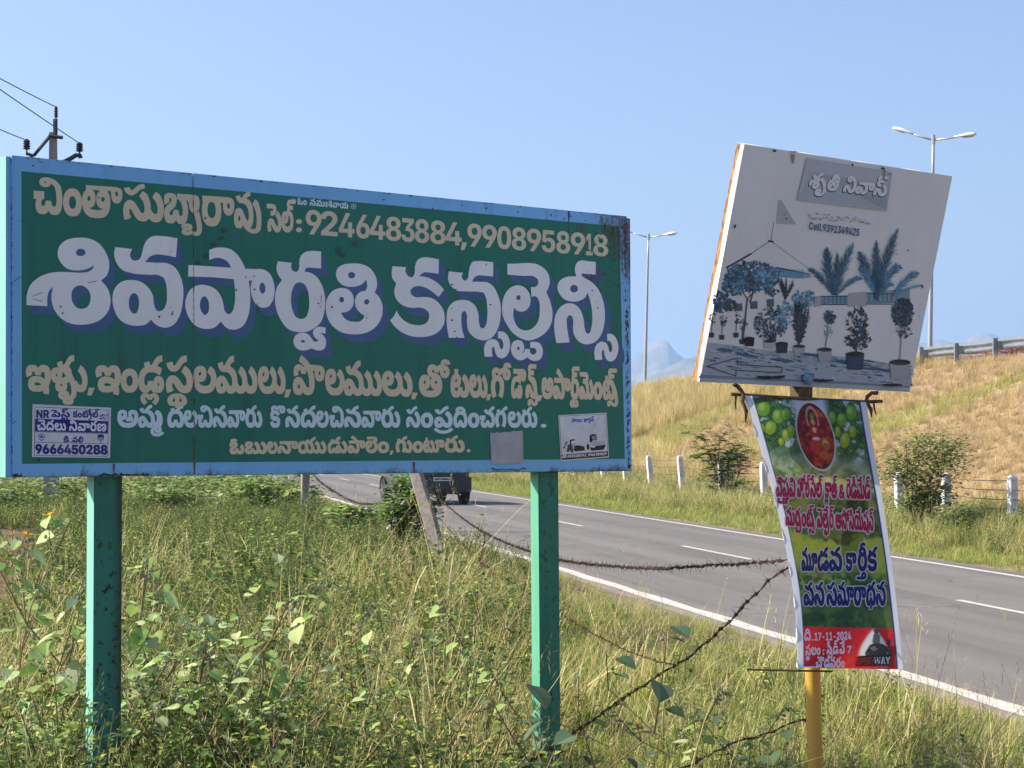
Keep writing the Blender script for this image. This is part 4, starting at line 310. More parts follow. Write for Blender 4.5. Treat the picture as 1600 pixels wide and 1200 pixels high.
[[17,59,0,19,32,29,64,18,47,0,46,0,62,-17,32,-29,1,-20,0,-18,-32,-28,-62,-16,-45,0,-48,0,-62,16,-32,28],[89,62,0,-15,34,-19,37,0,22,0,32,8,14,16,1,9,0,10,-14,16,-32,9,-21,0,-24,0,-30,-9,-16,-16],[285,137,0,-9,-14,-16,-11,-4,-12,-5,-36,-6,-29,0,-29,0,1,28,29,0,14,0,14,2,5,2,4,1,2,4,1,2,0,3,-2,4,-3,2,-4,1,-14,2,-15,0,-143,0,1,29,139,0,36,0,40,-6,15,-6,10,-4,14,-14]],
[[297,-3,-28,0,-40,5,-28,10,-11,6,5,0,-12,-8,-26,-10,-30,-3,-17,0,-40,0,-50,28,1,26,0,24,48,33,86,17,59,0,32,0,50,-3,46,-7,27,-5,-29,-29,-28,6,-40,7,-38,2,-21,0,-40,0,-52,-11,-24,-20,1,-12,0,-13,18,-12,17,0,16,0,20,12,3,10,63,0,2,-9,20,-12,27,-2,6,-1,18,0,13,0,14,0,14,5,1,6,0,4,-10,5,-9,0,-10,0,-12,-5,1,-6,0,-4,8,-8,9,-3,-49,-7,-8,6,-8,15,1,5,0,16,38,18,37,0,24,0,34,-9,18,-17,1,-10,0,-7,-8,-14,-22,-12,-38,-7],[199,106,-22,0,-34,2,-15,3,15,22,10,-2,22,-3,15,0,26,0,30,8,1,10,1,2,0,10,-26,11,-17,0,-10,0,-12,-3,1,-4,0,-3,14,-3,11,0,18,0,24,10,9,6,17,-20,-8,-3,-18,-7,-28,-5,-21,0,-32,0,-38,13,1,11,0,8,20,12,36,7,23,0,48,0,50,-24,1,-16,0,-21,-52,-21],[215,217,30,0,42,-9,13,-12,-51,-7,-4,3,-12,6,-13,0,-14,0,-12,-5,1,-4,0,-5,10,-5,9,-2,-45,-11,-8,3,-20,12,1,9,0,12,42,15]],
[[269,-3,-24,0,-36,7,-38,16,-25,15,-14,8,-16,6,-9,0,-8,0,-16,-6,1,-6,0,-8,16,-6,13,0,12,0,22,10,7,12,43,-22,-10,-7,-22,-12,-32,-7,-27,0,-30,0,-38,11,-16,19,1,10,0,12,22,18,42,10,25,0,22,0,32,-6,30,-12,21,-11,16,-8,20,-9,16,-3,11,0,16,0,18,10,1,10,0,13,-26,21,-44,14,-29,1,-41,0,1,28,55,0,11,-5,50,-4,66,-19,34,-27,1,-19,0,-16,-24,-25,-48,-13],[443,-3,-38,0,-54,17,-21,14,39,22,12,-6,22,-10,26,-6,17,0,16,0,18,10,1,10,0,11,-20,18,-32,14,-19,6,41,28,30,-8,46,-22,28,-28,1,-17,0,-24,-54,-29],[349,137,0,-9,-14,-16,-11,-4,-14,-5,-34,-6,-29,0,-71,0,1,28,71,0,14,0,14,2,5,2,4,1,2,4,1,2,0,3,-2,4,-3,2,-4,1,-14,2,-15,0,-201,0,1,29,197,0,36,0,40,-5,15,-7,10,-4,14,-14],[289,214,32,0,38,-13,11,-12,-49,-7,-4,3,-8,4,-12,2,-5,0,-12,0,-14,-5,1,-5,0,-4,12,-8,9,-3,-51,-10,-8,5,-16,14,1,9,0,8,16,14,36,8]],
[[297,-3,-28,0,-40,5,-28,10,-11,6,5,0,-12,-8,-26,-10,-30,-3,-17,0,-40,0,-50,28,1,26,0,24,48,33,86,17,59,0,32,0,50,-3,46,-7,27,-5,-29,-29,-28,6,-40,7,-38,2,-21,0,-40,0,-52,-11,-24,-20,1,-12,0,-13,18,-12,17,0,16,0,20,12,3,10,63,0,2,-9,20,-12,27,-2,6,-1,18,0,13,0,14,0,14,5,1,6,0,4,-10,5,-9,0,-10,0,-12,-5,1,-6,0,-4,8,-8,9,-3,-49,-7,-8,6,-8,15,1,5,0,16,38,18,37,0,24,0,34,-9,18,-17,1,-10,0,-7,-8,-14,-22,-12,-38,-7],[119,132,0,8,14,14,17,5,1,-5,-16,6,-18,16,1,8,0,8,12,12,13,4,8,3,22,4,32,2,27,0,145,0,1,-27,-151,0,-12,0,-14,-1,-3,-1,-4,-1,-6,-4,1,-3,0,-2,4,-4,7,-2,4,-1,12,0,15,0,69,0,1,-28,-69,0,-12,0,-12,-1,-3,-1,-6,-2,1,-5,0,-2,4,-3,3,-2,4,-1,10,-1,9,0,19,0,1,-27,-23,0,-24,0,-40,7,-22,15]],
[[123,-87,-18,0,-26,5,-20,10,-9,7,11,0,-14,-13,-44,-9,-23,0,-36,0,-42,17,1,13,0,7,14,14,19,5,-1,-8,-47,0,1,26,119,0,1,-22,-18,-1,-18,-8,1,-4,0,-5,14,-6,13,0,16,0,20,12,3,7,57,0,4,-8,10,-8,14,-3,9,0,12,0,18,7,10,15,1,12,0,20,-28,37,-46,30,-60,26,-33,9,41,28,36,-10,70,-30,56,-39,34,-46,1,-26,0,-28,-54,-33]],
[[269,-3,-24,0,-36,7,-38,16,-25,15,-14,8,-16,6,-9,0,-8,0,-16,-6,1,-6,0,-8,16,-6,13,0,12,0,22,10,7,12,43,-22,-10,-7,-22,-12,-32,-7,-27,0,-30,0,-38,11,-16,19,1,10,0,12,22,18,42,10,25,0,22,0,32,-6,30,-12,21,-11,16,-8,20,-9,16,-3,11,0,16,0,18,10,1,10,0,13,-26,21,-44,14,-29,1,-41,0,1,28,55,0,11,-5,50,-4,66,-19,34,-27,1,-19,0,-16,-24,-25,-48,-13],[349,137,0,-9,-14,-16,-11,-4,-14,-5,-34,-6,-29,0,-71,0,1,28,71,0,14,0,14,2,5,2,4,1,2,4,1,2,0,3,-2,4,-3,2,-4,1,-14,2,-15,0,-201,0,1,29,197,0,36,0,40,-5,15,-7,10,-4,14,-14]],
[[197,-3,-60,0,-80,19,-40,32,1,20,0,18,28,25,50,14,33,0,32,0,36,-11,18,-17,1,-9,0,-11,-20,-17,-38,-8,-27,0,-20,0,-32,5,-22,8,-7,4,13,24,6,-4,16,-8,22,-5,13,0,14,0,20,6,1,7,0,4,-12,7,-11,0,-16,0,-24,-15,1,-10,1,-10,0,-5,10,-13,26,-12,44,-7,35,0,46,0,58,16,1,18,0,12,-32,18,-29,6,21,16,25,5,28,-6,40,-16,22,-21,1,-15,0,-18,-38,-29,-78,-17],[373,137,0,-9,-14,-16,-11,-4,-12,-5,-36,-6,-29,0,-41,0,1,28,41,0,14,0,14,2,7,2,2,1,4,4,1,2,0,3,-4,4,-3,2,-4,1,-14,2,-15,0,-199,0,1,29,195,0,36,0,40,-6,15,-6,10,-4,14,-14],[313,214,32,0,38,-13,13,-12,-51,-7,-4,3,-8,4,-10,2,-7,0,-12,0,-14,-5,1,-5,0,-4,12,-8,9,-3,-49,-10,-10,5,-16,14,1,9,0,8,18,14,36,8]],
[[123,-87,-18,0,-30,5,-32,12,-21,12,-14,9,-16,6,-9,0,-6,0,-12,-4,1,-5,0,-6,14,-4,9,0,14,0,20,8,5,10,39,-21,-10,-6,-20,-10,-32,-6,-21,0,-28,0,-32,10,-16,16,1,9,0,15,44,19,35,0,18,0,30,-5,26,-11,17,-8,12,-6,16,-8,16,-3,9,0,12,0,16,7,10,15,1,12,0,20,-28,37,-46,31,-60,25,-33,9,41,28,36,-10,70,-30,56,-39,34,-46,1,-26,0,-19,-24,-27,-46,-15],[21,-115,3,31,55,0,5,-31]],
[[473,63,-24,0,-30,7,-18,10,-6,13,1,4,0,11,12,13,9,5,55,-1,-10,-6,-14,-10,1,-7,0,-7,16,-7,13,0,14,0,14,7,1,5,0,7,-24,7,-19,0,-195,0,-16,0,-20,-9,-1,-9,-61,0,-4,8,-18,10,-19,0,-1,0,-12,0,-16,-7,1,-6,0,-3,4,-6,3,-2,-57,-7,-6,4,-4,13,1,6,0,10,20,16,38,10,29,0,3,0,22,0,32,-6,22,-11,3,-6,-3,0,6,6,18,11,34,6,27,0,157,0,32,0,46,-4,19,-7,12,-4,16,-15,1,-11,0,-17,-42,-21],[489,180,32,0,40,-13,11,-12,-51,-7,-4,3,-8,4,-10,2,-7,0,-12,0,-14,-6,1,-4,0,-5,12,-8,9,-3,-49,-9,-10,4,-16,14,1,10,0,8,18,13,36,9],[267,-3,-22,0,-40,6,-40,15,-23,13,-10,6,-14,7,-8,2,-5,0,-6,0,-12,-6,1,-4,0,-6,12,-14,13,-8,-71,-11,-10,8,-12,20,1,12,0,11,22,18,38,11,27,0,22,0,36,-7,30,-13,19,-9,14,-8,20,-9,18,-3,11,0,14,0,18,10,1,11,0,20,-32,36,-27,15,-11,10,-14,7,-38,13,-42,11,-17,4,33,31,46,-10,84,-30,33,-18,7,-10,26,-18,30,-38,1,-22,0,-16,-24,-24,-48,-13]],
[[265,-3,-20,0,-40,6,-40,15,-23,13,-10,6,-14,7,-8,2,-5,0,-6,0,-12,-6,1,-4,0,-6,12,-14,11,-8,-71,-11,-8,8,-12,20,1,12,0,11,22,18,38,11,27,0,22,0,36,-7,30,-13,19,-9,14,-8,20,-9,18,-3,11,0,14,0,18,10,1,9,0,12,-20,18,-34,14,-17,6,41,28,30,-8,46,-22,28,-28,1,-17,0,-16,-24,-24,-48,-13],[127,106,-20,0,-36,2,-15,3,17,22,10,-2,24,-3,13,0,18,0,24,3,12,9,1,8,1,2,0,10,-24,13,-17,0,-10,0,-14,-4,1,-4,0,-3,8,-3,10,-2,7,0,18,0,26,10,11,8,21,-19,-10,-5,-22,-9,-28,-5,-21,0,-22,0,-32,7,-16,12,1,8,0,13,38,16,43,0,30,0,44,-11,22,-20,1,-13,0,-22,-52,-21]],
[[17,59,0,19,32,29,64,18,47,0,46,0,62,-17,32,-29,1,-20,0,-18,-32,-28,-62,-16,-45,0,-48,0,-62,16,-32,28],[89,61,0,-14,34,-19,37,0,22,0,32,8,14,15,1,9,0,10,-14,15,-32,9,-21,0,-24,0,-30,-9,-16,-15],[367,-3,-38,0,-52,17,-23,14,41,22,10,-6,22,-10,26,-6,17,0,18,0,18,10,1,10,0,11,-20,19,-34,15,-21,7,39,23,32,-8,50,-21,28,-27,1,-17,0,-24,-56,-29],[543,-3,-38,0,-52,17,-23,14,41,22,10,-6,22,-10,26,-6,17,0,16,0,18,10,1,10,0,11,-20,18,-34,14,-17,6,41,28,30,-8,48,-22,26,-28,1,-17,0,-24,-54,-29],[453,137,0,-9,-14,-16,-9,-4,-14,-5,-36,-6,-27,0,-43,0,1,28,43,0,14,0,14,2,5,2,2,1,4,4,1,2,0,3,-4,4,-1,2,-4,1,-16,2,-13,0,-201,0,1,29,195,0,36,0,40,-6,15,-6,12,-4,12,-14],[393,214,32,0,40,-13,11,-12,-51,-7,-2,3,-8,4,-12,2,-7,0,-12,0,-14,-5,1,-5,0,-4,12,-8,11,-3,-51,-10,-10,5,-16,14,1,9,0,8,18,14,36,8]],
[[149,176,40,0,56,-17,26,-28,1,-17,0,-3,-2,-9,-1,-3,-59,13,2,1,0,2,1,1,0,7,-12,14,-26,10,-21,0,-18,0,-18,-8,1,-7,0,-5,10,-6,7,-2,-61,-10,-10,6,-8,14,1,7,0,10,20,18,44,12],[17,59,0,19,32,29,64,18,47,0,46,0,62,-17,32,-29,1,-20,0,-18,-32,-28,-62,-16,-45,0,-48,0,-62,16,-32,28],[89,62,0,-15,34,-19,37,0,22,0,32,8,14,16,1,9,0,10,-14,16,-32,9,-21,0,-24,0,-30,-9,-16,-16],[175,217,32,0,40,-14,11,-12,-51,-6,-4,3,-8,4,-10,2,-7,0,-12,0,-14,-6,1,-4,0,-5,12,-8,11,-3,-51,-9,-10,4,-16,14,1,9,0,8,16,14,38,9]],
[[-83,-13,36,0,40,-21,1,-16,0,-11,-14,-14,-13,-5,-12,-4,-28,-5,-42,-2,-29,0,-153,0,1,29,205,0,18,0,22,6,1,7,0,5,-12,7,-13,0,-12,0,-14,-8,1,-6,0,-7,12,-10,13,-5,-53,-2,-8,5,-12,13,1,10,0,7,14,16,34,11]],
[[269,-3,-24,0,-36,7,-38,16,-25,15,-14,8,-16,6,-9,0,-8,0,-16,-6,1,-6,0,-8,16,-6,13,0,12,0,22,10,7,12,43,-22,-10,-7,-22,-12,-32,-7,-27,0,-30,0,-38,11,-16,19,1,10,0,12,22,18,42,10,25,0,22,0,32,-6,30,-12,21,-11,16,-8,20,-9,16,-3,11,0,16,0,18,10,1,10,0,10,-16,18,-34,14,-48,9,-33,0,-31,0,93,26,46,-4,64,-21,34,-30,1,-19,0,-16,-24,-25,-48,-13],[443,-3,-38,0,-54,17,-21,14,39,22,12,-6,22,-10,26,-6,17,0,16,0,18,10,1,10,0,11,-20,17,-34,15,-17,6,41,28,8,-2,16,-5,7,-3,5,-6,22,-7,30,-17,18,-21,1,-14,0,-24,-54,-29],[655,46,-22,0,-30,7,-18,10,-6,12,1,6,0,9,12,14,9,5,55,-2,-10,-5,-14,-10,1,-8,0,-6,16,-8,13,0,14,0,14,7,1,6,0,7,-24,6,-19,0,-195,0,1,29,153,0,32,0,40,-2,28,-4,13,-5,12,-5,16,-14,1,-11,0,-17,-44,-21],[141,99,-24,0,-36,8,-26,18,-5,15,69,9,6,-13,12,-11,13,0,8,0,14,6,13,7,23,14,18,11,30,12,38,6,27,1,5,-30,-18,0,-24,-5,-20,-8,-9,-7,-15,-10,-10,-6,-26,-11,-34,-6]],
[[277,-3,-22,0,-30,5,-26,11,-11,9,15,1,-16,-11,-28,-11,-30,-4,-19,0,-40,0,-50,28,1,25,0,22,42,34,80,19,55,0,56,0,78,-19,42,-34,1,-22,0,-17,-24,-24,-42,-12],[265,28,16,0,16,11,1,14,0,13,-22,19,-44,11,-33,0,-5,0,-32,0,-46,-11,-24,-19,1,-13,0,-13,18,-12,17,0,16,0,20,11,3,12,67,0,2,-12,22,-11],[159,-35,5,37,61,0,5,-37],[179,99,-24,0,-38,8,-24,18,-7,15,71,9,6,-13,12,-11,13,0,8,0,14,6,13,7,23,14,18,11,30,12,38,6,25,1,5,-30,-16,0,-24,-5,-20,-8,-11,-7,-15,-10,-8,-6,-28,-11,-32,-6]],
[[251,92,1,-31,-169,0,1,31]],
[[265,-3,-20,0,-40,6,-40,15,-23,13,-10,6,-14,7,-8,2,-5,0,-6,0,-12,-6,1,-4,0,-6,12,-14,11,-8,-71,-11,-8,8,-12,20,1,12,0,11,22,18,38,11,27,0,22,0,36,-7,30,-13,19,-9,14,-8,20,-9,18,-3,11,0,14,0,18,10,1,9,0,12,-20,18,-34,14,-17,6,41,28,30,-8,46,-22,28,-28,1,-17,0,-16,-24,-24,-48,-13],[127,106,-20,0,-36,2,-15,3,17,22,10,-2,22,-3,15,0,26,0,28,8,1,10,1,2,0,10,-24,11,-17,0,-10,0,-14,-3,1,-4,0,-3,14,-3,11,0,20,0,24,10,9,6,17,-20,-8,-3,-18,-7,-30,-5,-21,0,-30,0,-38,13,1,11,0,8,20,12,36,7,23,0,48,0,50,-24,1,-16,0,-21,-54,-21],[145,217,30,0,40,-9,15,-12,-51,-7,-4,3,-14,6,-13,0,-12,0,-14,-5,1,-4,0,-5,12,-5,9,-2,-45,-11,-8,3,-22,12,1,9,0,12,44,15]],
[[123,-87,-18,0,-30,5,-32,12,-21,12,-14,9,-16,6,-9,0,-6,0,-12,-4,1,-5,0,-6,14,-4,9,0,14,0,20,8,5,10,39,-21,-10,-6,-20,-10,-32,-6,-21,0,-28,0,-32,10,-16,16,1,9,0,15,44,19,35,0,18,0,30,-5,26,-11,17,-8,12,-6,16,-8,16,-3,9,0,12,0,16,7,10,15,1,12,0,20,-28,37,-46,31,-60,25,-33,9,41,28,36,-10,70,-30,56,-39,34,-46,1,-26,0,-19,-24,-27,-46,-15]],
[[269,-3,-24,0,-36,7,-38,16,-25,15,-14,8,-16,6,-9,0,-8,0,-16,-6,1,-6,0,-8,16,-6,13,0,12,0,22,10,7,12,43,-22,-10,-7,-22,-12,-32,-7,-27,0,-30,0,-38,11,-16,19,1,10,0,12,22,18,42,10,25,0,22,0,32,-6,30,-12,21,-11,16,-8,20,-9,16,-3,11,0,16,0,18,10,1,10,0,13,-26,21,-44,14,-29,1,-41,0,1,28,55,0,11,-5,50,-4,66,-19,34,-27,1,-19,0,-16,-24,-25,-48,-13],[349,137,0,-9,-14,-16,-11,-4,-14,-5,-34,-6,-29,0,-71,0,1,28,71,0,14,0,14,2,5,2,4,1,2,4,1,2,0,3,-2,4,-3,2,-4,1,-14,2,-15,0,-201,0,1,29,197,0,36,0,40,-5,15,-7,10,-4,14,-14],[289,214,32,0,38,-13,11,-12,-49,-7,-4,3,-8,4,-12,2,-5,0,-12,0,-14,-5,1,-5,0,-4,12,-8,9,-3,-51,-10,-8,5,-16,14,1,9,0,8,16,14,36,8]],
[[299,-3,-20,0,-30,5,-24,11,-11,9,13,0,-12,-10,-30,-11,-36,-4,-17,0,-28,0,-40,9,-22,16,1,11,0,8,18,17,21,5,-1,-6,-61,0,1,30,141,0,1,-27,-24,-2,-20,-10,1,-6,0,-7,18,-7,15,0,20,0,22,13,5,10,65,0,4,-10,14,-10,18,-3,11,0,14,0,16,5,8,9,1,6,0,14,-30,22,-52,14,-29,2,45,24,42,-4,64,-21,34,-31,1,-18,0,-16,-26,-24,-46,-13],[469,97,-22,0,-30,7,-18,11,-8,12,1,5,0,10,14,14,9,5,55,-2,-10,-5,-14,-11,1,-7,0,-6,16,-8,11,0,16,0,14,7,1,6,0,7,-24,6,-19,0,-107,0,0,-3,2,-6,1,-3,0,-9,-10,-15,-13,-5,-12,-5,-38,-5,-31,0,-49,0,1,28,55,0,14,0,14,2,5,2,4,1,2,4,1,2,0,3,-2,4,-3,1,-4,2,-14,2,-15,0,-129,0,1,29,297,0,30,0,42,-2,28,-5,13,-4,12,-5,16,-15,1,-11,0,-16,-44,-22]],
[[171,-3,-44,0,-68,14,-36,27,-1,21,77,0,2,-10,20,-12,32,-7,21,0,20,0,30,6,16,11,1,6,0,7,-14,8,-30,6,-19,2,-39,5,-48,6,-54,25,1,20,0,17,38,26,62,14,43,0,42,0,62,-14,34,-26,1,-16,-75,0,-2,11,-32,12,-29,0,-18,0,-26,-6,-14,-9,1,-6,0,-7,16,-9,26,-5,17,-2,35,-4,24,-3,40,-9,30,-13,18,-18,1,-12,0,-17,-36,-25,-64,-14]],
[[33,0,1,186,149,0,42,0,60,-16,32,-28,1,-19,0,-19,-32,-28,-62,-16,-41,0,-93,0,1,32,81,0,24,0,30,8,14,14,1,9,0,9,-14,14,-30,8,-23,0,-51,0,1,-154]],
[[33,0,1,186,253,0,1,-32,-171,0,1,-44,159,0,1,-32,-157,0,1,-45,173,0,1,-33]],
[[165,0,-95,0,1,34,95,0,34,0,48,12,24,26,1,21,0,21,-24,26,-48,12,-33,0,-95,0,1,34,101,0,56,0,82,-22,42,-42,1,-29,0,-29,-42,-42,-82,-22],[113,186,1,-186,-79,0,1,186]],
[[113,0,-99,186,87,0,43,-89,6,-12,8,-27,8,-27,5,-12,-13,0,6,12,8,27,10,27,7,12,45,89,83,0,45,-89,6,-12,8,-27,10,-27,5,-12,-13,0,4,12,8,27,10,27,5,12,43,89,89,0,-99,-186,-89,0,-47,93,-8,17,-12,37,-7,20,21,0,-8,-19,-10,-37,-7,-18,-47,-93]],
[[13,0,127,186,105,0,131,-186,-87,0,-57,88,-10,18,-22,42,-11,25,17,0,-12,-25,-20,-42,-9,-18,-55,-88],[93,43,1,30,201,0,1,-30]],
[[151,0,1,70,-137,116,93,0,63,-58,10,-8,14,-17,9,-12,-15,0,8,12,14,17,9,8,61,58,93,0,-135,-116,1,-70]]]
